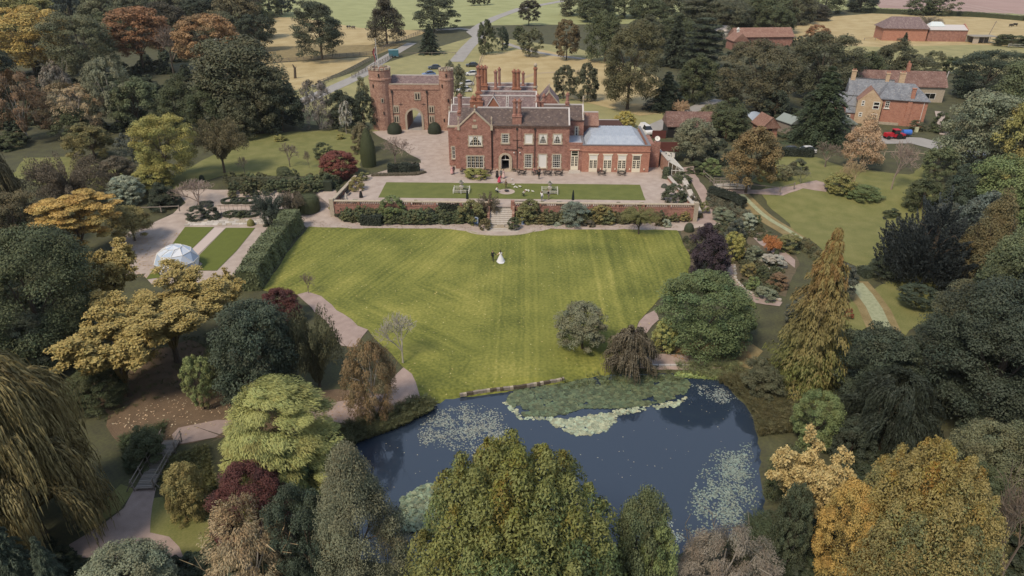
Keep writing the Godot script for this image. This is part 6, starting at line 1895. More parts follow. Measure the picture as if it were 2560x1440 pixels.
func make_hedges() -> void:
	hedge_run("tall_hedge", [Q(-35.20,-102.36),Q(-35.10,-98.27),Q(-35.23,-92.96),Q(-35.11,-87.06),Q(-34.77,-79.77)], 3.4,2.9, "midgreen", "long tall hedge between the artificial lawn strips and the big lawn", [0.0,0.0,0.0,0.0,0.0], 0.25,500)
	hedge_run("box_hedge", [Q(-23.09,-123.40),Q(-17.45,-123.88)], 1.6,1.5, "blackgreen", "dark clipped box hedge beside the forecourt", [UP, UP], 0.0,900)
	hedge_run("border_edging", [Q(-25.89,-121.50),Q(-17.81,-121.97),Q(-16.34,-123.40)], 1.0,0.4, "browngreen", "low brownish border in front of the dark box hedge", [UP, UP, UP], 0.1,900)
	hedge_run("garden_hedge", [Q(-50.33,-116.54),Q(-44.40,-116.97),Q(-38.32,-116.97)], 2.0,1.2, "olivedk", "long low hedge between the left lawn and the knot garden, left half", [UP, UP, UP], 0.35,500)
	hedge_run("garden_hedge", [Q(-37.24,-116.97),Q(-30.89,-117.41)], 1.8,1.2, "olivedk", "long low hedge between the left lawn and the drum topiary, right half", [UP, UP], 0.35,500)
	hedge_run("field_hedge", [Q(197.56,-415.98),Q(220.41,-403.14),Q(246.44,-394.99),Q(261.61,-372.33),Q(280.05,-358.54)], 3.0,2.2, "darkgreen", "dark field hedge along the near side of the ploughed field", [UP, UP, UP, UP, UP], 0.2,120)
	hedge_run("field_hedge", [Q(195.73,-290.34),Q(206.11,-279.54)], 3.0,2.4, "darkgreen", "short dark hedge at the right edge by the paddock fence", [UP, UP], 0.2,120)
	hedge_run("low_hedge", [Q(34.46,-113.14),Q(37.48,-110.30),Q(39.07,-108.34)], 1.8,0.9, "blackgreen", "dark curved low hedge in front of the rail bridge", [UP, UP * 0.9, UP * 0.7], 0.3,700)
	hedge_run("car_hedge", [Q(53.39,-134.81),Q(60.24,-133.70)], 1.4,1.5, "blackgreen", "dark clipped hedge hiding the parked cars by the small brick hut", [UP, UP], 0.0,600)
	hedge_run("stream_hedge", [Q(48.01,-84.27),Q(52.92,-85.27),Q(57.77,-87.06)], 2.0,1.2, "greendkgrey", "dark scrubby hedge across the stream at the right", [0.0,0.0,0.0], 0.3,500)
	hedge_run("climber", [Q(-11.90,-105.31),Q(-8.73,-105.31)], 0.8,2.6, "blackgreen", "dark ivy curtain covering the left terrace wall", [0.0,0.0], 0.0,800)
	hedge_run("border_hedge", [Q(-24.39,-103.22),Q(-21.08,-102.87)], 1.4,1.5, "blackgreen", "dark clipped hedge at the left end of the front border", [0.0,0.0], 0.0,800)
	hedge_run("border_hedge", [Q(-16.53,-105.31),Q(-11.24,-105.31)], 1.0,1.3, "verydk", "dark low hedge under the left balustrade", [0.0,0.0], 0.0,800)
	hedge_run("border_hedge", [Q(4.32,-105.85),Q(9.28,-105.67)], 1.0,1.5, "verydk", "dark low hedge under the right balustrade", [0.0,0.0], 0.0,800)
	hedge_run("clipped_box", [Q(27.66,-120.34),Q(28.67,-119.89)], 1.2,1.9, "ivydark", "tall clipped yew block at the near end of the greenhouse", [UP, UP], 0.0,900)
	hedge_run("path_border", [Q(31.18,-116.94),Q(31.15,-108.97),Q(30.75,-105.31)], 1.4,0.7, "rustgreen", "mixed low border between the rubble wall and the right path", [1.0,0.3,0.1], 0.2,700)
	# clipped single shapes
	for t in [["ball", Q(-26.30,-151.88),307,333,36, "verydk", "dark clipped ball left of the gatehouse arch"], ["ball", Q(-17.33,-151.88),306,333,34, "verydk", "dark clipped ball right of the gatehouse arch"], ["drum", Q(-34.24,-108.03),492,533,57, "darkgreen", "large clipped drum-shaped yew on the gravel"],
			["drum", Q(-42.17,-121.50),419,440,32, "darkgreen", "clipped dark drum on the left lawn"], ["block", Q(-32.29,-114.82),446,470,28, "verydk", "clipped dark cube at the right end of the low hedge"], ["ball", Q(-42.17,-102.53),548,564,18, "yellowolive", "small golden clipped ball on the stone slabs"],
			["ball", Q(28.05,-100.20),556,578,24, "ivydark", "clipped dome at the left of the right gravel junction"], ["ball", Q(31.39,-100.86),556,574,20, "purple", "dark clipped dome at the right of the right gravel junction"], ["ball", Q(-56.40,-119.20),438,450,12, "verydk", "tiny dark clipped bush by the yellow-green tree"]]:
		var p: Vector2 = t[1]
		var y := hgt(p.x, p.y)
		var depth := P(p.x, y, p.y).distance_to(P(0,42,0))
		var w: float = t[4] * depth / 1706.0
		var h: float = (t[3] - t[2]) * depth / 1706.0 * 1.0
		var o := thing("topiary", P(p.x, y, p.y), t[6], "topiary")
		var c := part(o, "foliage", crown_form(t[0], 2,0), foliage(t[5]))
		c.scale = P(w, h, w)
		forget(o)
	# knot garden
	for s in 2:
		var c := [Q(-46.75,-110.69),Q(-44.98,-106.44)][s] as Vector2
		var y: float = hgt(c.x, c.y)
		var o := thing("knot_hedge", P(c.x, y, c.y), ["upper knot of low dark box hedging on pale gravel", "lower knot of low dark box hedging on pale gravel"][s], "hedge")
		part(o, "gravel_bed", bx(P(-3.2,-0.3,-1.5),P(3.4,0.06,1.5)), M.gravel)
		for m in 3:
			var mb := MB.new()
			for k in 18:
				var a := TAU * k / 18.0
				var b := TAU * (k + 1) / 18.0
				mb.beam(P(-1.7 + m * 1.6 + cos(a) * 1.25,0.2, sin(a) * 1.15),P(-1.7 + m * 1.6 + cos(b) * 1.25,0.2, sin(b) * 1.15),0.42,0.5)
			part(o, "box_ring", mb, tex_mat(mottled(71,0.03,0.2,0.6, ["20271d", "343b2a", "454a34"], 128),1.5,0.9) if not M.has("knot") else M.knot)
		forget(o)


func post_rail(called: String, pts: Array, gap: float, rails: int, h: float, mat: Material, label: String, y0 := UP) -> void:
	var o := thing(called, Vector3.ZERO, label, "fence")
	for i in pts.size() - 1:
		var a: Vector2 = pts[i]
		var b: Vector2 = pts[i + 1]
		var n := maxi(1, int(a.distance_to(b) / gap))
		for k in n + (1 if i == pts.size() - 2 else 0):
			var p := a.lerp(b, k / float(n))
			part(o, "post", MB.new().box(P(p.x, y0 + h / 2, p.y),P(0.16, h + 0.15,0.16)), mat)
			if k < n:
				var q := a.lerp(b, (k + 1) / float(n))
				for r in rails: part(o, "rail", MB.new().beam(P(p.x, y0 + h * (r + 1.0) / rails - 0.08, p.y),P(q.x, y0 + h * (r + 1.0) / rails - 0.08, q.y),0.05,0.14), mat)
	forget(o)


func make_garden_things() -> void:
	post_rail("rail_fence", [Q(-82.08,-244.54),Q(-73.08,-249.52),Q(-61.98,-256.45),Q(-51.31,-262.81)], 2.4,3,1.3, M.wood, "post and rail fence under the wide-spreading park oak")
	post_rail("rail_fence", [Q(-51.31,-262.81),Q(-47.38,-288.12),Q(-41.04,-322.43)], 3.0,3,1.3, M.wood, "post and rail fence along the far side of the left drive")
	post_rail("rail_fence", [Q(-56.81,-206.85),Q(-53.06,-222.19),Q(-49.89,-249.52)], 2.6,3,1.3, M.wood, "post and rail fence along the near pasture edge of the left drive")
	post_rail("rail_fence", [Q(-49.42,-216.85),Q(-46.29,-233.62),Q(-42.95,-256.45)], 2.6,3,1.3, M.wood, "post and rail fence between the left drive and the car field")
	post_rail("wire_fence", [Q(-40.88,-260.04),Q(-29.30,-260.96),Q(-20.57,-261.88)], 4.0,1,1.1, M.wood, "thin wire fence across the grass below the small layered cedar")
	post_rail("wire_fence", [Q(-11.75,-196.56),Q(-11.31,-220.83),Q(-10.58,-261.88)], 4.0,1,1.1, M.wood, "thin fence running from the manor towards the roadside cluster")
	post_rail("paddock_fence", [Q(194.97,-281.64),Q(199.86,-279.54),Q(209.45,-275.43)], 4.0,2,1.3, M.white, "white paddock rails at the right edge by the barns")
	post_rail("wire_fence", [Q(146.56,-299.55),Q(156.88,-301.94)], 4.0,1,1.1, M.wood, "short wire fence left of the tiled barn")
	post_rail("garden_rail", [Q(-62.29,-105.33),Q(-57.86,-105.70),Q(-55.00,-106.07)], 3.0,1,0.9, M.wood, "wooden rail at the left edge of the gravel garden", 1.2)
	# knot garden trellis
	var tr := thing("trellis_fence", Vector3.ZERO, "thin metal trellis in front of the lower knot hedge", "fence")
	for k in 9:
		var p := Q(-49.15,-106.75).lerp(Q(-43.53,-106.75), k / 8.0)
		part(tr, "post", MB.new().tube(on(p), on(p, 1.7),0.03,0.03,5), M.wood)
	for y in [0.9,1.6]: part(tr, "rail", MB.new().beam(on(Q(-49.15,-106.75), y), on(Q(-43.53,-106.75), y),0.04,0.04), M.wood)
	forget(tr)
	# paving slabs: each its own stone
	var pv := thing("stone_paving", Vector3.ZERO, "pale stone slab paving between the knot garden and the artificial lawn strips", "paving")
	var r := RandomNumberGenerator.new()
	r.seed = 5
	var a := Q(-51.99,-102.19)
	var b := Q(-39.30,-102.87)
	var c := Q(-52.69,-105.13)
	var ux := (b - a) / 15.0
	var uz := (c - a) / 4.0
	var shades := [M.slab, M.roughstone, plain("b8b1a9", 0.85), plain("a29b92", 0.85), plain("c4bdb5", 0.85)]
	for j in 4:
		var x := -1.0 + 0.5 * (j % 2)
		while x < 15.0:
			var len := r.randf_range(0.6,1.3)
			var p := a + ux * x + uz * (j + 0.03)
			var q := a + ux * (x + len - 0.05) + uz * (j + 0.03)
			var s := uz * 0.93
			var y: float = maxf(hgt(p.x, p.y), hgt(q.x, q.y)) + 0.16 + r.randf() * 0.02
			var mb := MB.new()
			var t := [P(p.x, y, p.y),P(q.x, y, q.y),P(q.x + s.x, y + 0.02, q.y + s.y),P(p.x + s.x, y + 0.02, p.y + s.y)]
			mb.quad(t[0], t[1], t[2], t[3])
			for k in 4: mb.quad(t[k] - P(0,0.2,0), t[(k + 1) % 4] - P(0,0.2,0), t[(k + 1) % 4], t[k])
			part(pv, "slab", mb, shades[r.randi() % 5])
			x += len
	forget(pv)
	# white pavilion behind the yellow tree
	var c0 := Q(-46.95,-86.54)
	var pa := thing("garden_pavilion", P(c0.x, 0, c0.y), "white panelled dome pavilion at the end of the artificial lawn strips", "pavilion")
	var ring := [[2.75,0.25], [2.95,1.5], [2.2,2.7], [1.1,3.35]]
	var pm := [plain("c3ccd8", 0.25), plain("d5d9df", 0.3), plain("aab9cc", 0.22)]
	for k in 9:
		for m in 3:
			var p := []
			for e in [[k, m], [k + 1, m], [k + 1, m + 1], [k, m + 1]]:
				var an: float = TAU * (e[0] + (0.5 if e[1] % 2 else 0.0)) / 9.0
				p.append(P(cos(an) * ring[e[1]][0], ring[e[1]][1], -sin(an) * ring[e[1]][0]))
			var m1 := MB.new()
			m1.tri(p[0], p[1], p[2])
			m1.tri(p[0], p[2], p[3])
			part(pa, "panel", m1, pm[(k * 2 + m) % 3])
			part(pa, "rib", MB.new().beam(p[0] * 1.004, p[3] * 1.004,0.06,0.06), M.white)
			part(pa, "rib", MB.new().beam(p[3] * 1.004, p[2] * 1.004,0.06,0.06), M.white)
		var an := TAU * (k + 0.5) / 9.0
		var an1 := TAU * (k + 1.5) / 9.0
		var top := MB.new()
		top.tri(P(cos(an) * 1.1,3.35,-sin(an) * 1.1),P(cos(an1) * 1.1,3.35,-sin(an1) * 1.1),P(0,3.6,0))
		part(pa, "panel", top, pm[k % 3])
	part(pa, "base", MB.new().lathe([[2.85,0], [2.85,0.25], [2.4,0.25]], Vector3.ZERO, 9), M.iron)
	forget(pa)
	# wooden footbridge
	var f0 := Q(-31.14,-43.37)
	var f1 := Q(-31.51,-49.61)
	var fb := thing("footbridge", P(f0.x, 0, f0.y), "weathered plank footbridge with rustic pole rails beside the willow", "bridge")
	var d := P(f1.x - f0.x, 0, f1.y - f0.y)
	var dn := d.normalized()
	var side := dn.cross(Vector3.UP)
	var n := 30
	for k in n:
		var t := (k + 0.5) / n
		part(fb, "plank", MB.new().box(d * t + P(0,0.28 + 0.1 * sin(t * PI),0),P(1.5,0.06, d.length() / n * 0.86), Basis(side, Vector3.UP, -dn)), [M.wood, plain("8a837c", 0.9), plain("757069", 0.9)][k % 3])
	for s in [-1.0,1.0]:
		part(fb, "bearer", MB.new().beam(side * 0.6 * s + P(0,0.18,0), d + side * 0.6 * s + P(0,0.18,0),0.14,0.2), M.wood)
		for k in 5: part(fb, "post", MB.new().tube(d * (k / 4.0) + side * 0.82 * s, d * (k / 4.0) + side * 0.9 * s + P(0,1.35,0),0.06,0.05), M.wood)
		for y in [0.75,1.25]: part(fb, "rail", MB.new().tube(side * 0.86 * s + P(0, y, 0) - dn * 0.3, d + side * 0.88 * s + P(0, y + 0.05,0) + dn * 0.3,0.045,0.04), M.wood)
		part(fb, "brace", MB.new().tube(side * 1.5 * s, side * 0.86 * s + P(0,1.1,0),0.05,0.04), M.wood)
	forget(fb)
	# rail bridge at the far right
	var g0 := Q(35.90,-115.67)
	var g1 := Q(41.80,-115.03)
	var rb := thing("rail_bridge", P(g0.x, UP - 0.1, g0.y), "low pale footbridge with thin wooden rails on the far path", "bridge")
	var e := P(g1.x - g0.x, 0, g1.y - g0.y)
	for k in 18: part(rb, "plank", MB.new().box(e * ((k + 0.5) / 18.0) + P(0,0.3 + 0.25 * sin((k + 0.5) / 18.0 * PI),0),P(e.length() / 18.0 * 0.9,0.08,1.6)), M.slab)
	for s in [-0.85,0.85]:
		for k in 6: part(rb, "post", MB.new().span(e * (k / 5.0) + P(-0.05,0, s - 0.05), e * (k / 5.0) + P(0.05,1.5, s + 0.05)), M.wood)
		for y in [0.95,1.4]: part(rb, "rail", MB.new().beam(P(0, y, s), e + P(0, y, s),0.06,0.08), M.wood)
	part(rb, "side_beam", MB.new().beam(P(0,0.2,0.82), e + P(0,0.2,0.82),0.1,0.3), M.slab)
	forget(rb)
	post_rail("path_rail", [Q(41.88,-114.39),Q(46.50,-112.72),Q(49.70,-114.82)], 2.6,1,0.9, M.wood, "thin post rail along the near side of the far path")
	post_rail("path_rail", [Q(35.36,-121.50),Q(35.74,-118.08),Q(35.94,-116.10)], 2.2,2,1.0, M.wood, "short wooden rail from the greenhouse path to the rail bridge")
	# lean-to greenhouse
	var gh := thing("greenhouse", Vector3.ZERO, "white lean-to greenhouse with sloping glazed roof beyond the terrace", "greenhouse")
	var q0 := P(37.9 - 9.7, UP, -127.5)
	var o0 := hs(38.6,2.0)
	var o1 := hs(37.6,-9.5)
	var w := P(2.9,0,0.2)
	part(gh, "back_wall", MB.new().beam(o0 + P(0,1.3,0), o1 + P(0,1.3,0),0.3,2.8), M.brick_old)
	part(gh, "wall_coping", MB.new().beam(o0 + P(0,2.8,0), o1 + P(0,2.8,0),0.5,0.16), M.slab)
	var glass := plain("aebcc6", 0.12)
	glass.transparency = BaseMaterial3D.TRANSPARENCY_ALPHA
	glass.albedo_color.a = 0.25
	for k in 14:
		var s := o0.lerp(o1, k / 14.0)
		var t := o0.lerp(o1,(k + 1) / 14.0)
		var m1 := MB.new()
		m1.quad(s + w + P(0,1.1,0), s + P(0,2.6,0), t + P(0,2.6,0), t + w + P(0,1.1,0))
		part(gh, "roof_pane", m1, glass)
		part(gh, "glazing_bar", MB.new().beam(s + w + P(0,1.14,0), s + P(0,2.64,0),0.12,0.08), M.white)
		part(gh, "front_post", MB.new().beam(s + w, s + w + P(0,1.1,0),0.08,0.08), M.white)
		var m2 := MB.new()
		m2.quad(s + w + P(0,0.3,0), t + w + P(0,0.3,0), t + w + P(0,1.1,0), s + w + P(0,1.1,0))
		part(gh, "front_pane", m2, glass)
	for y in [0.25,1.1]: part(gh, "front_rail", MB.new().beam(o0 + w + P(0, y, 0), o1 + w + P(0, y, 0),0.12,0.12), M.white)
	for k in 5:
		var s := o0.lerp(o0 + w, k / 4.0) + P(0,0,0.04)
		part(gh, "end_bar", MB.new().beam(s, s + P(0,2.6 - 1.5 * k / 4.0,0),0.09,0.09), M.white)
	for y in [0.1,0.95]: part(gh, "end_rail", MB.new().beam(o0 + P(0, y, 0.04), o0 + w + P(0, y, 0.04),0.09,0.09), M.white)
	part(gh, "end_verge", MB.new().beam(o0 + P(0,2.64,0.05), o0 + w + P(0,1.14,0.05),0.14,0.12), M.white)
	part(gh, "floor", bx(P(minf(o1.x, o0.x) + 0.2, UP - 0.1, o1.z),P(o0.x + 2.8, UP + 0.1, o0.z)), M.soil)
	forget(gh)
	# stone edging of the pond along the lawn and the shore path
	var ed := thing("pond_edging", Vector3.ZERO, "line of stone edging along the lawn side of the pond", "edging")
	var line := [Q(-5.35,-57.14),Q(-3.32,-57.75),Q(-1.25,-58.17),Q(0.84,-58.60),Q(2.96,-59.17),Q(5.11,-59.82),Q(5.55,-60.04)]
	for i in line.size() - 1:
		for k in 6:
			var p: Vector2 = line[i].lerp(line[i + 1], k / 6.0)
			var q: Vector2 = line[i].lerp(line[i + 1], (k + 0.97) / 6.0)
			part(ed, "edge_stone", MB.new().beam(P(p.x, -0.16, p.y + 0.03 * sin(k * 2.3 + i)),P(q.x, -0.15, q.y + 0.03 * sin(k * 2.3 + i)),0.26,0.34), [M.wood, M.bark, M.roughstone, M.wood, M.bark][(i * 3 + k * 2) % 5])
	forget(ed)
	var ew := thing("shore_edging", Vector3.ZERO, "white stone edging strip along the shore path", "edging")
	var sl := [Q(14.03,-62.22),Q(17.99,-62.30),Q(21.04,-62.22),Q(24.20,-62.53)]
	for i in 3:
		for k in 6:
			var p: Vector2 = sl[i].lerp(sl[i + 1], k / 6.0)
			var q: Vector2 = sl[i].lerp(sl[i + 1], (k + 0.95) / 6.0)
			part(ew, "edge_stone", MB.new().beam(P(p.x, 0.02, p.y),P(q.x, 0.02, q.y),0.2,0.3), M.lead_white)
	forget(ew)
	# round bed edging in the rock garden
	var rg := thing("bed_edging", Vector3.ZERO, "pale rough stones edging the round bed in the rock garden", "edging")
	var bl := [Q(31.60,-87.45),Q(30.44,-83.04),Q(30.75,-79.77),Q(32.45,-77.98),Q(34.74,-77.11)]
	for i in 4:
		for k in 8:
			var p: Vector2 = bl[i].lerp(bl[i + 1], k / 8.0)
			part(rg, "edge_stone", MB.new().box(P(p.x, 0.12, p.y),P(0.3 + 0.1 * (k % 3),0.25,0.28), Basis(Vector3.UP, k * 1.3)), [M.roughstone, M.slab][k % 2])
	forget(rg)
	# white flags of stone beside the farm lane, and steps by the farmhouse
	var fp := thing("farm_path", Vector3.ZERO, "pale gravel ramp climbing beside the farmhouse", "path")
	part(fp, "ramp", MB.new().beam(P(96.0, UP + 0.15,-150.0),P(107.0, UP + 0.2,-172.0),2.0,0.1), M.gravel)
	forget(fp)
	# dead stump and poles
	var ds := thing("dead_stump", P(Q(-66.96,-216.85).x, UP, Q(-66.96,-216.85).y), "lone dead tree stump standing in the pale pasture", "stump")
	part(ds, "trunk", MB.new().tube(P(0,0,0),P(0.3,3.0,0),0.45,0.35,7).tube(P(0.3,3.0,0),P(-0.2,4.2,0.1),0.35,0.12,6).tube(P(0.2,2.4,0),P(0.9,3.6,0.2),0.2,0.06,5), M.bark)
	forget(ds)
	for k in 2:
		var p := [Q(198.83,-301.94),Q(114.58,-186.16)][k] as Vector2
		var tp := thing("telegraph_pole", P(p.x, UP, p.y), ["leaning wooden telegraph pole beside the far barns", "pale pole standing right of the long barn"][k], "pole")
		part(tp, "pole", MB.new().tube(Vector3.ZERO, P(1.2 * (1 - k) + 0.8,7.5,0),0.16,0.12), [M.wood, M.lead_white][k])
		part(tp, "crossarm", MB.new().beam(P(1.2 * (1 - k) + 0.1,7.0,0),P(1.2 * (1 - k) + 1.3,7.0,0),0.1,0.1), M.wood)
		forget(tp)
	var pr := thing("pole_fence", Vector3.ZERO, "pair of slanting wooden poles at the bottom edge right of the grey-mauve shrub", "fence")
	for k in 2: part(pr, "rail", MB.new().tube(on([Q(18.82,-34.24),Q(18.66,-33.76)][k], 0.8), on([Q(21.49,-36.77),Q(21.30,-36.25)][k], 1.1),0.06,0.05), M.wood)
	for p in [Q(18.82,-34.24),Q(20.13,-35.48),Q(21.49,-36.77)]: part(pr, "post", MB.new().tube(on(p), on(p, 1.15),0.07,0.06), M.wood)
	forget(pr)
	var bust := thing("stone_statue", hs(-17.2,18.6,0.1), "small white garden statue beside the woman in black", "statue")
	part(bust, "plinth", bx(P(-0.25,0,-0.25),P(0.25,0.8,0.25)), M.slab)
	part(bust, "figure", MB.new().lathe([[0.2,0.8], [0.24,1.0], [0.16,1.2], [0.22,1.4], [0.08,1.5], [0.12,1.6], [0.1,1.75], [0,1.8]], Vector3.ZERO, 10), M.slab)
	forget(bust)
	var st := thing("stone_trough", hs(10.15,0.9,0.0), "small dark basket beside the front door steps", "planter")
	part(st, "basket", MB.new().lathe([[0.3,0], [0.4,0.4], [0.36,0.4], [0.3,0.3], [0,0.3]], Vector3.ZERO, 10), M.wood)
	var bp := part(st, "plant", crown_form("shrub", 0,2), foliage("browngreen"))
	bp.scale = P(0.8,0.4,0.8)
	bp.position.y = 0.35
	forget(st)


# ---------------------------------------------------------------- vehicles and animals
func car(called: String, at: Vector2, turn: float, paint: String, label: String, category := "car", van := false) -> void:
	var o := thing(called, P(at.x, UP + 0.05, at.y), label, category, turn)
	var body := MB.new()
	# sections along the length: x, half width low, sill, belt height, half width at belt
	var secs := [[-2.1,0.62,0.35,0.62,0.6], [-2.0,0.8,0.25,0.78,0.76], [-1.2,0.86,0.2,0.9,0.82], [0.0,0.87,0.2,0.93,0.83], [1.3,0.87,0.2,0.97,0.83], [2.0,0.82,0.25,0.95,0.76], [2.15,0.7,0.35,0.75,0.66]]
	var cab := [[-1.05,0.92,0.0], [-0.35,0.92,0.5], [0.3,0.95,0.56], [1.2,0.96,0.5], [1.9,0.95,0.0]]
	if van:
		secs = [[-2.4,0.7,0.4,0.8,0.66], [-2.3,0.9,0.3,1.0,0.84], [-1.6,0.95,0.25,1.2,0.9], [0.0,0.97,0.25,1.2,0.93], [2.3,0.97,0.25,1.2,0.93], [2.4,0.93,0.35,1.15,0.9]]
		cab = [[-1.7,1.18,0.0], [-1.1,1.2,0.72], [0.0,1.2,0.82], [2.2,1.2,0.8], [2.38,1.15,0.0]]
	for i in secs.size() - 1:
		var s = secs[i]
		var t = secs[i + 1]
		for m in [-1.0,1.0]:
			var a := [P(s[0], s[2], s[1] * m),P(t[0], t[2], t[1] * m),P(t[0], t[3] * 0.7, t[1] * 1.02 * m),P(s[0], s[3] * 0.7, s[1] * 1.02 * m)]
			var b := [a[3], a[2], P(t[0], t[3], t[4] * m),P(s[0], s[3], s[4] * m)]
			for q in [a, b]:
				if m > 0: body.quad(q[0], q[1], q[2], q[3])
				else: body.quad(q[3], q[2], q[1], q[0])
		body.quad(P(s[0], s[3], s[4]),P(t[0], t[3], t[4]),P(t[0], t[3], -t[4]),P(s[0], s[3], -s[4]))
		body.quad(P(s[0], s[2], -s[1]),P(t[0], t[2], -t[1]),P(t[0], t[2], t[1]),P(s[0], s[2], s[1]))
	var f = secs[0]
	var l = secs[secs.size() - 1]
	body.quad(P(f[0], f[2], -f[1]),P(f[0], f[2], f[1]),P(f[0], f[3], f[4]),P(f[0], f[3], -f[4]))
	body.quad(P(l[0], l[2], l[1]),P(l[0], l[2], -l[1]),P(l[0], l[3], -l[4]),P(l[0], l[3], l[4]))
	var gl := MB.new()
	var hw := 0.8 if not van else 0.9
	for i in cab.size() - 1:
		var s = cab[i]
		var t = cab[i + 1]
		var a := [P(s[0], s[1] - 0.03, hw),P(t[0], t[1] - 0.03, hw),P(t[0], t[1] + t[2], hw - 0.28 * t[2] / 0.56),P(s[0], s[1] + s[2], hw - 0.28 * s[2] / 0.56)]
		var tgt := gl if not van or i < 2 else body
		for m in [1.0,-1.0]:
			var q := []
			for p in a: q.append(P(p.x, p.y, p.z * m))
			if m > 0: tgt.quad(q[0], q[1], q[2], q[3])
			else: tgt.quad(q[3], q[2], q[1], q[0])
		var tt := gl if i == 0 or i == cab.size() - 2 and not van else body
		tt.quad(P(s[0], a[3].y, a[3].z),P(t[0], a[2].y, a[2].z),P(t[0], a[2].y, -a[2].z),P(s[0], a[3].y, -a[3].z))
	var pm := plain(paint, 0.3)
	pm.clearcoat_enabled = true
	part(o, "body", body, pm)
	part(o, "windows", gl, M.glass)
	for x in [-1.35,1.35]:
		for z in [-0.8,0.8]:
			var wh := part(o, "wheel", MB.new().tube(P(x, 0.32, z - 0.1),P(x, 0.32, z + 0.1),0.32,0.32,14), M.black)
			part(wh, "rim", MB.new().tube(P(x, 0.32, z - 0.11),P(x, 0.32, z + 0.11),0.2,0.2,10), plain("9a9a9a", 0.4,0.5))
	for z in [-0.6,0.6]:
		part(o, "headlight", MB.new().box(P(-2.06 if not van else -2.36,0.66, z),P(0.12,0.14,0.26)), plain("d8dad8", 0.2))
		part(o, "tail_light", MB.new().box(P(2.1 if not van else 2.39,0.8, z),P(0.1,0.16,0.22)), plain("7d1d1d", 0.3))
		part(o, "mirror", MB.new().box(P(-0.7,1.0, z * 1.55),P(0.12,0.12,0.16)), pm)
	forget(o)


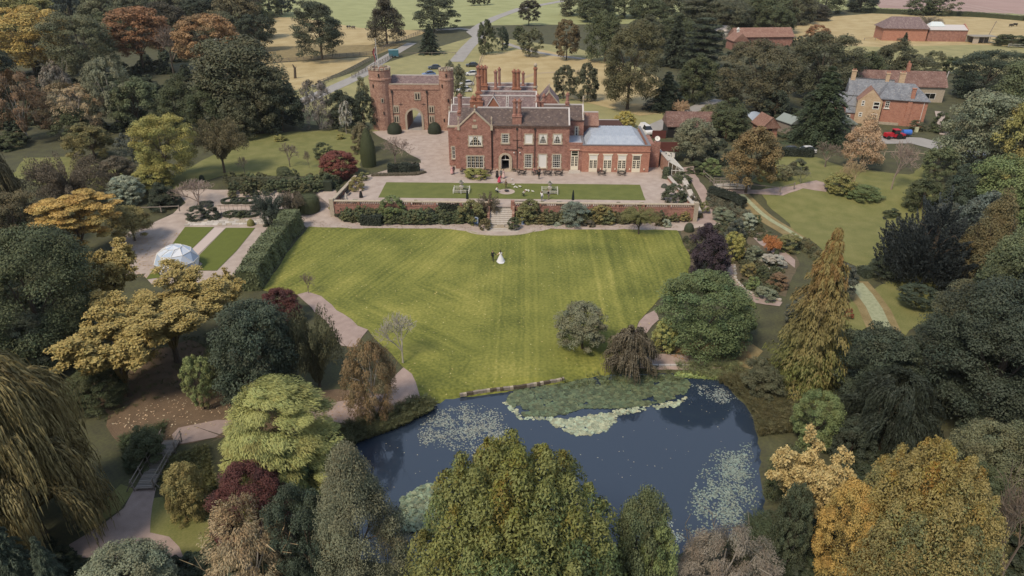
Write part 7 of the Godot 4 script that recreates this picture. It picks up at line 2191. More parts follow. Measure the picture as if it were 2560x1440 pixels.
func make_vehicles() -> void:
	car("parked_car", Q(-13.42,-237.42),0.1, "1b2220", "black estate car parked on the grass right of the gatehouse")
	car("parked_car", Q(-25.58,-232.88),0.15, "2c3a48", "dark blue-grey car parked above the gatehouse roof")
	car("parked_car", Q(-26.13,-220.83),0.35, "5d76a5", "pale blue car mostly hidden behind the gatehouse roof ridge")
	car("parked_car", Q(-12.72,-221.51),0.2, "d4d5d6", "white car parked behind the black estate car")
	car("parked_car", Q(-13.42,-205.66),0.4, "d2d2d2", "white car partly hidden by the tree right of the gatehouse")
	car("parked_car", Q(-13.56,-196.56),0.3, "cfcfd0", "second white car low beside the manor's rear wall")
	car("parked_car", Q(56.38,-135.94),0.0, "34363a", "dark car with a silver roofline behind the clipped hedge by the small brick hut")
	car("parked_car", Q(59.64,-135.94),0.15, "d0d0d0", "white car behind the clipped hedge by the small brick hut")
	car("delivery_van", Q(29.92,-151.54),PI / 2 + 0.2, "d9d9d9", "white van on the lane behind the orangery", "van", true)
	# horse trailer
	var hb := thing("horse_trailer", P(Q(-42.66,-257.34).x, UP, Q(-42.66,-257.34).y), "teal box trailer parked beside the left drive", "trailer", 0.1)
	part(hb, "body", bx(P(-1.7,0.5,-1.1),P(1.7,2.5,1.1)), plain("3d6c7a", 0.5))
	part(hb, "roof", bx(P(-1.8,2.5,-1.2),P(1.8,2.62,1.2)), plain("7b9aa2", 0.5))
	part(hb, "skirt", bx(P(-1.72,0.35,-1.12),P(1.72,0.5,1.12)), plain("8e979a", 0.5))
	for x in [-0.5,0.5]:
		for z in [-1.05,1.05]: part(hb, "wheel", MB.new().tube(P(x, 0.35, z - 0.1),P(x, 0.35, z + 0.1),0.35,0.35,12), M.black)
	part(hb, "drawbar", MB.new().beam(P(1.7,0.45,0),P(2.9,0.45,0),0.1,0.1), M.iron)
	forget(hb)
	# red farm machine
	var p := Q(83.14,-147.19)
	var tr := thing("red_tractor", P(p.x, UP + 0.05, p.y), "bright red farm machine on the lane below the farmhouse", "tractor", 0.1)
	part(tr, "bonnet", bx(P(-2.6,0.7,-0.7),P(-0.2,1.7,0.7)).span(P(-2.8,0.8,-0.55),P(-2.6,1.5,0.55)), plain("b01d2c", 0.35))
	part(tr, "rear_body", bx(P(-0.2,0.6,-0.9),P(3.0,1.4,0.9)), plain("a81f30", 0.35))
	part(tr, "cab", MB.new().prism(PackedVector2Array([Vector2(-0.4,1.4),Vector2(1.3,1.4),Vector2(1.15,2.5),Vector2(-0.2,2.5)]),-0.75,0.75), M.glass)
	part(tr, "cab_roof", bx(P(-0.35,2.5,-0.85),P(1.3,2.64,0.85)), plain("b8243a", 0.35))
	for w in [[-1.9,0.5], [1.2,0.8], [2.6,0.5]]:
		for z in [-0.95,0.95]: part(tr, "wheel", MB.new().tube(P(w[0], w[1], z - 0.18),P(w[0], w[1], z + 0.18), w[1], w[1], 14), M.black)
	tr.scale = Vector3.ONE * 0.78
	forget(tr)
	var q := Q(86.77,-148.84)
	var bt := thing("blue_tank", P(q.x, UP, q.y), "small blue trailer tank beside the red farm machine", "trailer")
	part(bt, "tank", MB.new().tube(P(-0.9,1.0,0),P(0.9,1.0,0),0.6,0.6,14), plain("3e6fc0", 0.4))
	for z in [-0.6,0.6]: part(bt, "wheel", MB.new().tube(P(0,0.35, z - 0.1),P(0,0.35, z + 0.1),0.35,0.35,12), M.black)
	part(bt, "drawbar", MB.new().beam(P(0.9,0.5,0),P(1.8,0.5,0),0.08,0.08), M.iron)
	forget(bt)
	var wl := thing("wheelie_bin", P(Q(91.21,-152.92).x, UP, Q(91.21,-152.92).y), "pale bin on the grass above the farm lane", "bin")
	part(wl, "body", MB.new().prism(PackedVector2Array([Vector2(-0.25,0),Vector2(0.25,0),Vector2(0.3,1.0),Vector2(-0.3,1.0)]),-0.3,0.3), plain("c8c8a8", 0.6))
	part(wl, "lid", bx(P(-0.33,1.0,-0.33),P(0.33,1.07,0.33)), plain("b0b090", 0.6))
	forget(wl)
	# grey field yard wall left of the lane
	post_rail("yard_wall", [Q(68.27,-133.70),Q(78.46,-134.81),Q(86.80,-130.99)], 3.0,1,0.9, M.roughstone, "low stone rail along the farm lane")
	var grazing := [[Q(-76.44,-339.58),0.3, "black and white grazing cow in the pale pasture behind the oak", "2f2d2c"], [Q(-73.89,-338.08),2.6, "second grazing cow right beside the black and white one", "55504a"], [Q(237.40,-345.68),0.2, "dark grazing cow in the far right pasture", "2b2928"], [Q(241.55,-348.82),2.9, "large dark cow beside the other cow in the far right pasture", "1f1e1e"]]
	for g in grazing:
		var a := body_mesh([
			[P(-0.7,1.05,0),P(0.65,1.1,0),0.36,0.34, g[3]], [P(-0.3,0.98,0),P(0.4,0.92,0),0.4,0.38, g[3]], [P(0.65,1.15,0),P(1.15,0.75,0),0.24,0.15, g[3]], [P(1.12,0.75,0),P(1.3,0.35,0),0.15,0.09, g[3]],
			[P(0.55,0.95,0.2),P(0.55,0.5,0.2),0.13,0.07, g[3]], [P(0.55,0.5,0.2),P(0.52,0.03,0.2),0.07,0.07, g[3]], [P(0.55,0.95,-0.2),P(0.62,0.5,-0.2),0.13,0.07, g[3]], [P(0.62,0.5,-0.2),P(0.6,0.03,-0.2),0.07,0.07, g[3]],
			[P(-0.65,0.95,0.2),P(-0.55,0.62,0.22),0.2,0.11, g[3]], [P(-0.55,0.62,0.22),P(-0.72,0.4,0.22),0.1,0.07, g[3]], [P(-0.72,0.4,0.22),P(-0.68,0.03,0.22),0.07,0.07, g[3]],
			[P(-0.65,0.95,-0.2),P(-0.6,0.62,-0.22),0.2,0.11, g[3]], [P(-0.6,0.62,-0.22),P(-0.78,0.4,-0.22),0.1,0.07, g[3]], [P(-0.78,0.4,-0.22),P(-0.74,0.03,-0.22),0.07,0.07, g[3]],
			[P(-1.0,1.15,0),P(-1.08,0.5,0),0.05,0.03, g[3]], [P(1.08,0.85,0.1),P(1.1,0.88,0.28),0.05,0.03, g[3]], [P(1.08,0.85,-0.1),P(1.1,0.88,-0.28),0.05,0.03, g[3]],
			[P(0.1,1.22,0.1),P(0.15,1.0,0.26),0.2,0.18, "c8c4bc" if g[3] == "2f2d2c" else g[3]]], 0.07)
		whole("grazing_cow", a, M.body, P(g[0].x, UP + 0.06, g[0].y), g[2], "cow", g[1])
	# white doves on the terrace lawn
	var dove := MB.new()
	dove.lathe([[0.0,-0.17], [0.05,-0.12], [0.095,0.0], [0.085,0.08], [0.045,0.14], [0.0,0.17]], Vector3.ZERO, 8)
	var bm := MB.new()
	for k in range(0, dove.v.size(),3): bm.v.append_array(PackedVector3Array([P(dove.v[k].y, dove.v[k].x + 0.14, dove.v[k].z),P(dove.v[k + 1].y, dove.v[k + 1].x + 0.14, dove.v[k + 1].z),P(dove.v[k + 2].y, dove.v[k + 2].x + 0.14, dove.v[k + 2].z)]))
	bm.lathe([[0.03,0.16], [0.055,0.24], [0.05,0.29], [0,0.32]], P(0.14,0,0),8)
	bm.prism(PackedVector2Array([Vector2(-0.14,0.15),Vector2(-0.33,0.11),Vector2(-0.32,0.15),Vector2(-0.12,0.2)]),-0.06,0.06)
	for z in [-0.09,0.09]: bm.box(P(-0.04,0.16, z),P(0.26,0.1,0.03), Basis(Vector3.FORWARD, 0.15))
	var dm := bm.mesh()
	var spots := [[Q(0.28,-115.89), "white dove standing alone nearest the house"], [Q(0.49,-114.60), "white dove just below the lone one"], [Q(0.77,-114.39), "white dove left of the close pair on the lawn"], [Q(1.34,-114.82), "white dove of the close pair, left one"], [Q(1.48,-114.60), "white dove of the close pair, right one"], [Q(2.43,-112.93), "white dove at the left of the lower row"], [Q(2.71,-112.72), "white dove second in the lower row"], [Q(2.91,-112.52), "white dove third in the lower row"], [Q(3.53,-112.31), "white dove at the right end of the lower row"], [Q(0.00,-118.75), "white dove near the walking brown figure"]]
	for k in spots.size():
		var c: Vector2 = spots[k][0]
		whole("white_dove", dm, M.white, P(c.x, UP + 0.16, c.y), spots[k][1], "bird", k * 1.1, "white doves on the terrace lawn").scale = Vector3.ONE * 1.05


# ---------------------------------------------------------------- people
# A figure is tapered bones melted into one skin; each place on it takes the colour of its nearest bone.
func body_mesh(bones: Array, cell: float, extra: MB = null) -> ArrayMesh:
	var st := SurfaceTool.new()
	st.begin(Mesh.PRIMITIVE_TRIANGLES)
	var sets := [[bones, cell]]
	var heads := bones.filter(func(b): return b.size() > 5)
	if heads.size(): sets = [[bones.filter(func(b): return b.size() <= 5), cell], [heads, cell * 0.5]]
	var base := 0
	for s in sets: base = skin(st, s[0], s[1], base)
	st.generate_normals()
	return st.commit()


func skin(st: SurfaceTool, bones: Array, cell: float, base: int) -> int:
	var lo := Vector3.ONE * 1e9
	var hi := -lo
	for b in bones:
		for k in 2:
			var e: float = maxf(b[2], b[3]) + cell * 2.5
			lo = lo.min(b[k] - Vector3.ONE * e)
			hi = hi.max(b[k] + Vector3.ONE * e)
	var n := Vector3i(((hi - lo) / cell).ceil()) + Vector3i.ONE
	var f := PackedFloat32Array()
	f.resize(n.x * n.y * n.z)
	f.fill(1.0)
	var soft := cell * 0.9
	for b in bones:
		var m: float = maxf(b[2], b[3]) + cell * 2.2
		var i0 := Vector3i(((Vector3(b[0]).min(b[1]) - Vector3.ONE * m - lo) / cell).floor()).max(Vector3i.ZERO)
		var i1 := Vector3i(((Vector3(b[0]).max(b[1]) + Vector3.ONE * m - lo) / cell).ceil()).min(n - Vector3i.ONE)
		var ab: Vector3 = b[1] - b[0]
		var q := maxf(ab.length_squared(),1e-6)
		for z in range(i0.z, i1.z + 1):
			for y in range(i0.y, i1.y + 1):
				for x in range(i0.x, i1.x + 1):
					var p := lo + Vector3(x, y, z) * cell
					var t := clampf((p - b[0]).dot(ab) / q, 0.0,1.0)
					var d: float = (p - b[0] - ab * t).length() - lerpf(b[2], b[3], t)
					var k := x + n.x * (y + n.y * z)
					var h := maxf(soft - absf(d - f[k]),0.0) / soft
					f[k] = minf(d, f[k]) - h * h * soft * 0.25
	var at := {}
	var count := base
	var step := [1, n.x, n.x * n.y]
	for z in n.z - 1:
		for y in n.y - 1:
			for x in n.x - 1:
				var k := x + n.x * (y + n.y * z)
				var neg := 0
				var sum := Vector3.ZERO
				var cuts := 0
				for c in 8:
					if f[k + (c & 1) + ((c >> 1) & 1) * n.x + ((c >> 2) & 1) * n.x * n.y] < 0: neg += 1
				if neg == 0 or neg == 8: continue
				for a in 3:
					for c in 4:
						var o := Vector3i.ZERO
						o[(a + 1) % 3] = c & 1
						o[(a + 2) % 3] = c >> 1
						var k0: int = k + o.x + o.y * n.x + o.z * n.x * n.y
						var v0 := f[k0]
						var v1 := f[k0 + step[a]]
						if (v0 < 0) != (v1 < 0):
							var p := Vector3(o)
							p[a] += v0 / (v0 - v1)
							sum += p
							cuts += 1
				var pos := lo + (Vector3(x, y, z) + sum / cuts) * cell
				var best := 1e9
				var tint := "ffffff"
				for b in bones:
					var ab: Vector3 = b[1] - b[0]
					var t := clampf((pos - b[0]).dot(ab) / maxf(ab.length_squared(),1e-6),0.0,1.0)
					var d: float = (pos - b[0] - ab * t).length() - lerpf(b[2], b[3], t)
					if d < best:
						best = d
						tint = b[4]
				st.set_color(Color(tint).srgb_to_linear())
				st.add_vertex(pos)
				at[k] = count
				count += 1
	for k in at:
		var x: int = k % n.x
		var y: int = (k / n.x) % n.y
		var z: int = k / (n.x * n.y)
		for a in 3:
			var u := (a + 1) % 3
			var w := (a + 2) % 3
			var co := [x, y, z]
			if co[u] == 0 or co[w] == 0: continue
			var v0 := f[k]
			var v1 := f[k + step[a]]
			if (v0 < 0) == (v1 < 0): continue
			var ks := [k, k - step[u], k - step[u] - step[w], k - step[w]]
			if not (at.has(ks[1]) and at.has(ks[2]) and at.has(ks[3])): continue
			var o := [0,1,2,0,2,3] if v0 > 0 else [0,2,1,0,3,2]
			for i in o: st.add_index(at[ks[i]])
	return count


func figure(o := {}) -> Array:
	# bones of a standing adult facing +z; o: top, legs, shoes, skin, hair, lean, bend, arms [[elbow, hand] left, right], feet [left, right], sit, long_hair, hat
	var top: String = o.get("top", "20242c")
	var legs: String = o.get("legs", top)
	var flesh: String = o.get("skin", "c79a80")
	var hair: String = o.get("hair", "3a2c22")
	var hips: Vector3 = o.get("hips", Vector3(0,0.93,0))
	var lean: Vector3 = o.get("lean", Vector3(0,0.5,0.0))     # hips to neck
	var neck := hips + lean
	var up := lean.normalized()
	var face: Vector3 = o.get("face", Vector3(0,0,1))
	var head: Vector3 = neck + (up * 0.5 + Vector3.UP * 0.5).normalized() * 0.19 + face * 0.02
	var chest := hips.lerp(neck, 0.68)
	var b := []
	b.append([hips + Vector3(-0.07,0,0), hips + Vector3(0.07,0,0),0.125,0.125, legs])
	b.append([hips + up * 0.1, chest, 0.125,0.145, top])
	b.append([chest + Vector3(-0.09,0.02,0), chest + Vector3(0.09,0.02,0),0.12,0.12, top])
	var sh := neck - up * 0.055
	b.append([sh + Vector3(-0.15,0,0), sh + Vector3(0.15,0,0),0.062,0.062, top])
	b.append([neck - up * 0.02, head - Vector3(0,0.06,0),0.052,0.05, flesh])
	var arms: Array = o.get("arms", [[Vector3(-0.25,-0.27,-0.02),Vector3(-0.26,-0.52,0.05)], [Vector3(0.25,-0.27,-0.02),Vector3(0.26,-0.52,0.05)]])
	for s in 2:
		var j := sh + Vector3(-0.17 + 0.34 * s, 0,0)
		var e: Vector3 = sh + arms[s][0]
		var h: Vector3 = sh + arms[s][1]
		b.append([j, e, 0.052,0.043, o.get("sleeve", top)])
		b.append([e, h, 0.043,0.032, o.get("fore", o.get("sleeve", top))])
		var d := (h - e).normalized()
		b.append([h + d * 0.02, h + d * 0.085,0.036,0.03, flesh])
		var side := d.cross(Vector3(0,0,1) if absf(d.z) < 0.8 else Vector3.UP).normalized()
		for k in 4: b.append([h + d * 0.08 + side * (k - 1.5) * 0.019, h + d * [0.145,0.16,0.155,0.135][k] + side * (k - 1.5) * 0.022 + Vector3(0,0,0.012),0.0105,0.009, flesh, 1])
		b.append([h + d * 0.03 + side * 0.03, h + d * 0.085 + side * 0.065,0.012,0.009, flesh, 1])
	var feet: Array = o.get("feet", [Vector3(-0.1,0.05,-0.02),Vector3(0.1,0.05,0.04)])
	var knees: Array = o.get("knees", [])
	for s in 2:
		var j := hips + Vector3(-0.085 + 0.17 * s, -0.03,0)
		var k: Vector3 = knees[s] if knees.size() else j.lerp(feet[s], 0.5) + Vector3(0,0,0.035)
		b.append([j, k, 0.085,0.058, legs])
		b.append([k, feet[s] + Vector3(0,0.04,-0.02),0.055,0.04, o.get("calf", legs)])
		b.append([feet[s] + Vector3(0,-0.005,-0.03), feet[s] + Vector3(0,-0.015,0.13),0.045,0.035, o.get("shoes", "1c1a1a")])
	# head: skull, jaw, nose, ears, eyes, mouth, hair
	var r := face.cross(Vector3.UP).normalized()
	b.append([head + Vector3(0,0.035,0) - face * 0.012, head + Vector3(0,0.02,0) + face * 0.012,0.088,0.084, flesh, 1])
	b.append([head - Vector3(0,0.03,0) + face * 0.02, head - Vector3(0,0.06,0) + face * 0.04,0.062,0.045, flesh, 1])
	b.append([head + face * 0.085 + Vector3(0,0.015,0), head + face * 0.108 - Vector3(0,0.015,0),0.01,0.014, flesh, 1])
	for s in [-1.0,1.0]:
		b.append([head + r * s * 0.085 + Vector3(0,0.02,0), head + r * s * 0.09 - Vector3(0,0.02,0),0.014,0.012, flesh, 1])
		b.append([head + r * s * 0.032 + face * 0.082 + Vector3(0,0.02,0), head + r * s * 0.034 + face * 0.083 + Vector3(0,0.02,0),0.011,0.011, "2b211d", 1])
	b.append([head - r * 0.018 + face * 0.08 - Vector3(0,0.052,0), head + r * 0.018 + face * 0.08 - Vector3(0,0.052,0),0.009,0.009, "8f5a50", 1])
	b.append([head + Vector3(0,0.06,0) - face * 0.03, head + Vector3(0,0.075,0) + face * 0.02,0.09,0.072, hair, 1])
	b.append([head + Vector3(0,0.02,0) - face * 0.045, head - Vector3(0,0.02,0) - face * 0.045,0.075,0.06, hair, 1])
	if o.get("long_hair", false): b.append([head - face * 0.06, neck - face * 0.1 - Vector3(0,0.16,0),0.085,0.055, hair, 1])
	return b


func person(at: Vector3, turn: float, label: String, o: Dictionary, skirt := [], cloth := "") -> void:
	if not M.has("body"):
		M.body = plain("ffffff", 0.8)
		M.body.vertex_color_use_as_albedo = true
	var p := thing("person", at, label, "person", turn)
	part(p, "body", body_mesh(figure(o),0.036), M.body)
	if skirt.size(): part(p, "dress", MB.new().lathe(skirt, Vector3.ZERO, 18), plain(cloth, 0.8))
	forget(p)


func make_people() -> void:
	M.body = plain("ffffff", 0.8)
	M.body.vertex_color_use_as_albedo = true
	# the couple on the big lawn, seen from behind, walking to the house hand in hand
	var g := Q(-2.76,-88.91)
	var back := PI
	person(Vector3(g.x, 0.06, g.y), back, "groom in a dark suit walking across the big lawn hand in hand with the bride", {"top": "1a1e28", "legs": "1a1e28", "hair": "6b5a4c", "arms": [[Vector3(-0.36,-0.2,-0.04),Vector3(-0.56,-0.36,0.0)], [Vector3(0.24,-0.27,-0.05),Vector3(0.24,-0.52,0.08)]], "feet": [Vector3(-0.1,0.05,-0.16),Vector3(0.1,0.05,0.2)]})
	person(Vector3(g.x + 1.14,0.06, g.y), back, "bride in a long white gown with dark hair walking across the big lawn", {"top": "e6e6e8", "legs": "e6e6e8", "sleeve": "d9b29a", "fore": "d9b29a", "hair": "2e2019", "long_hair": true, "hips": Vector3(0,0.9,0), "arms": [[Vector3(-0.24,-0.25,0.02),Vector3(-0.2,-0.45,0.14)], [Vector3(0.36,-0.19,-0.04),Vector3(0.54,-0.34,0.0)]]},
		[[0.62,0.0], [0.56,0.12], [0.42,0.45], [0.27,0.75], [0.17,1.0], [0.145,1.08]], "d2d3d7")
	var tr := whole("bridal_train", MB.new().prism(PackedVector2Array([Vector2(-0.45,0),Vector2(0.45,0),Vector2(0.5,0.35),Vector2(0.25,0.6),Vector2(-0.15,0.6),Vector2(-0.45,0.3)]),0.0,0.03, Transform3D(Basis(Vector3(1,0,0),Vector3(0,-0.02,1),Vector3(0,1,0)),Vector3.ZERO)), plain("cfd0d4", 0.8),Vector3(g.x + 1.14,0.09, g.y + 0.3), "white train of the bridal gown trailing on the grass", "gown train")
	tr.set_meta("kind", "thing")
	var down := [[Vector3(-0.25,-0.27,-0.02),Vector3(-0.26,-0.52,0.05)], [Vector3(0.25,-0.27,-0.02),Vector3(0.26,-0.52,0.05)]]
	var lady := [[0.33,0.25], [0.3,0.5], [0.22,0.85], [0.15,1.05], [0.14,1.1]]
	var t := UP + 0.09
	for k in [[Q(-11.15,-122.21),0.5, "guest in a pale pink dress by the left wing window", {"top": "c79b98", "legs": "caa08c", "long_hair": true}, lady, "c79b98"],
			[Q(-10.80,-122.45),-0.6, "guest in black beside the pale pink dress by the left wing", {"top": "1d1c1f", "legs": "1d1c1f"}, [], ""],
			[Q(-2.71,-119.89),0.2, "guest in a black dress with a pale head covering near the door", {"top": "18181c", "legs": "18181c", "hair": "d9d4cc"}, lady, "18181c"],
			[Q(-2.30,-117.19),1.2, "guest in a bright pink dress bending forward on the gravel", {"top": "c04a63", "legs": "c04a63", "lean": Vector3(0,0.38,0.3), "long_hair": true}, lady, "c04a63"],
			[Q(-1.98,-120.11),-0.3, "guest in a grey suit at the foot of the door steps", {"top": "63656a", "legs": "55575c"}, [], ""],
			[Q(-1.54,-119.89),0.9, "guest in a pale blush dress right of the grey suit", {"top": "c8aca6", "legs": "c8aca6", "long_hair": true}, lady, "c8aca6"],
			[Q(4.88,-119.43),0.1, "tall guest in a black suit standing beside the seated pair", {"top": "17181b", "legs": "17181b"}, [], ""],
			[Q(-25.57,-109.70),0.4, "woman in a long black dress by the left terrace corner", {"top": "c8b6a8", "legs": "17171a"}, [[0.34,0.03], [0.3,0.4], [0.2,0.9], [0.15,1.1], [0.14,1.25]], "17171a"],
			[Q(4.95,-107.76),2.6, "guest in a white shirt and grey trousers by the right urn bed", {"top": "d6d6d8", "legs": "74777d", "arms": [[Vector3(-0.25,-0.27,-0.02),Vector3(-0.26,-0.5,0.05)], [Vector3(0.3,-0.1,0.1),Vector3(0.3,0.12,0.22)]]}, [], ""],
			[Q(6.13,-108.73),0.8, "guest in a black jacket between the white shirt and the right parasol", {"top": "1c1c1e", "legs": "8a8078"}, [], ""],
			[Q(-1.05,-113.97),-0.9, "figure in brown striding across the lawn above the gravel circle", {"top": "5b4a38", "legs": "4f402f", "feet": [Vector3(-0.1,0.05,-0.28),Vector3(0.1,0.05,0.3)], "arms": [[Vector3(-0.26,-0.25,0.12),Vector3(-0.2,-0.42,0.3)], [Vector3(0.26,-0.25,-0.12),Vector3(0.28,-0.5,-0.12)]]}, [], ""]]:
		var c: Vector2 = k[0]
		person(Vector3(c.x, t, c.y), k[1], k[2], k[3], k[4], k[5])
	var c := Q(-2.69,-112.11)
	person(Vector3(c.x, t, c.y),1.3, "man in a white shirt crouching at the left of the gravel circle", {"top": "dadadb", "legs": "25262b", "hips": Vector3(0,0.42,-0.08), "lean": Vector3(0,0.46,0.2), "knees": [Vector3(-0.14,0.5,0.34),Vector3(0.13,0.12,0.3)], "feet": [Vector3(-0.13,0.05,0.2),Vector3(0.13,0.06,-0.2)], "arms": [[Vector3(-0.24,-0.24,0.14),Vector3(-0.15,-0.36,0.36)], [Vector3(0.24,-0.24,0.14),Vector3(0.14,-0.3,0.38)]]})
	c = Q(1.84,-110.30)
	person(Vector3(c.x, t + 0.05, c.y),0.9, "kneeling photographer leaning towards the doves on the lawn", {"top": "b9b5ac", "legs": "2a2b28", "hips": Vector3(0,0.5,0), "lean": Vector3(0,0.4,0.28), "knees": [Vector3(-0.12,0.48,0.4),Vector3(0.12,0.08,0.16)], "feet": [Vector3(-0.12,0.05,0.34),Vector3(0.12,0.07,-0.28)], "arms": [[Vector3(-0.26,-0.12,0.2),Vector3(-0.08,0.06,0.3)], [Vector3(0.26,-0.12,0.2),Vector3(0.08,0.06,0.3)]]})
	var sit := {"hips": Vector3(0,0.53,-0.03), "knees": [Vector3(-0.1,0.5,0.4),Vector3(0.1,0.5,0.4)], "feet": [Vector3(-0.1,0.05,0.42),Vector3(0.1,0.05,0.42)], "arms": [[Vector3(-0.24,-0.25,0.06),Vector3(-0.14,-0.3,0.32)], [Vector3(0.24,-0.25,0.06),Vector3(0.14,-0.3,0.32)]]}
	for k in 2:
		var a: float = TAU * [1,2][k] / 4.0 + 0.6
		var p := hs(14.3,2.6,0.09) + Vector3(sin(a),0, cos(a)) * 0.72
		var o := sit.duplicate()
		o.top = ["26262b", "b98d86"][k]
		o.legs = ["26262b", "b98d86"][k]
		if k == 1: o.long_hair = true
		person(p, a + PI, ["seated guest in a dark suit at the terrace table", "seated guest in a dusky pink dress at the terrace table"][k], o)


func _ready() -> void:
	# camera, sky, light, exposure
	var cam := Camera3D.new()
	cam.name = "camera"
	cam.fov = rad_to_deg(2.0 * atan(720.0 / 1706.0))
	cam.far = 4000.0
	cam.near = 0.5
	add_child(cam)
	cam.position = Vector3(0,42,0)
	cam.rotation_degrees = Vector3(-27.5,0,0)
	cam.current = true
	var env := Environment.new()
	env.background_mode = Environment.BG_SKY
	env.sky = Sky.new()
	var sky := ProceduralSkyMaterial.new()
	sky.sky_top_color = Color("9fb0ca")
	sky.sky_horizon_color = Color("cfd2d6")
	sky.sky_curve = 0.25
	sky.ground_horizon_color = Color("b0aca4")
	sky.ground_bottom_color = Color("5a5648")
	sky.sky_energy_multiplier = SKY_ENERGY
	env.sky.sky_material = sky
	env.tonemap_mode = Environment.TONE_MAPPER_LINEAR
	env.tonemap_exposure = EXPOSURE
	env.fog_enabled = true
	env.fog_density = 0.00006
	env.fog_light_color = Color("c9ccd0")
	env.sdfgi_enabled = true
	env.ssao_enabled = true
	env.ssil_enabled = true
	var we := WorldEnvironment.new()
	we.name = "world_environment"
	we.environment = env
	add_child(we)
	var sun := DirectionalLight3D.new()
	sun.name = "sun"
	sun.light_energy = SUN_ENERGY
	sun.light_color = Color("ffeed6")
	sun.light_angular_distance = 14.0
	sun.shadow_enabled = true
	sun.rotation_degrees = Vector3(-52,-40,0)
	add_child(sun)
	# the place
	make_materials()
	building_materials()
	make_ground()
	make_terrace()
	make_manor()
	make_orangery()
	make_gatehouse()
	make_farm()
	make_plants()
	make_hedges()
	make_water_plants()
	make_garden_things()
	make_furniture()
	make_people()
	make_vehicles()
	for c in get_children(): forget(c)


const SKY_ENERGY := 1.0
const SUN_ENERGY := 1.0
const EXPOSURE := 1.07


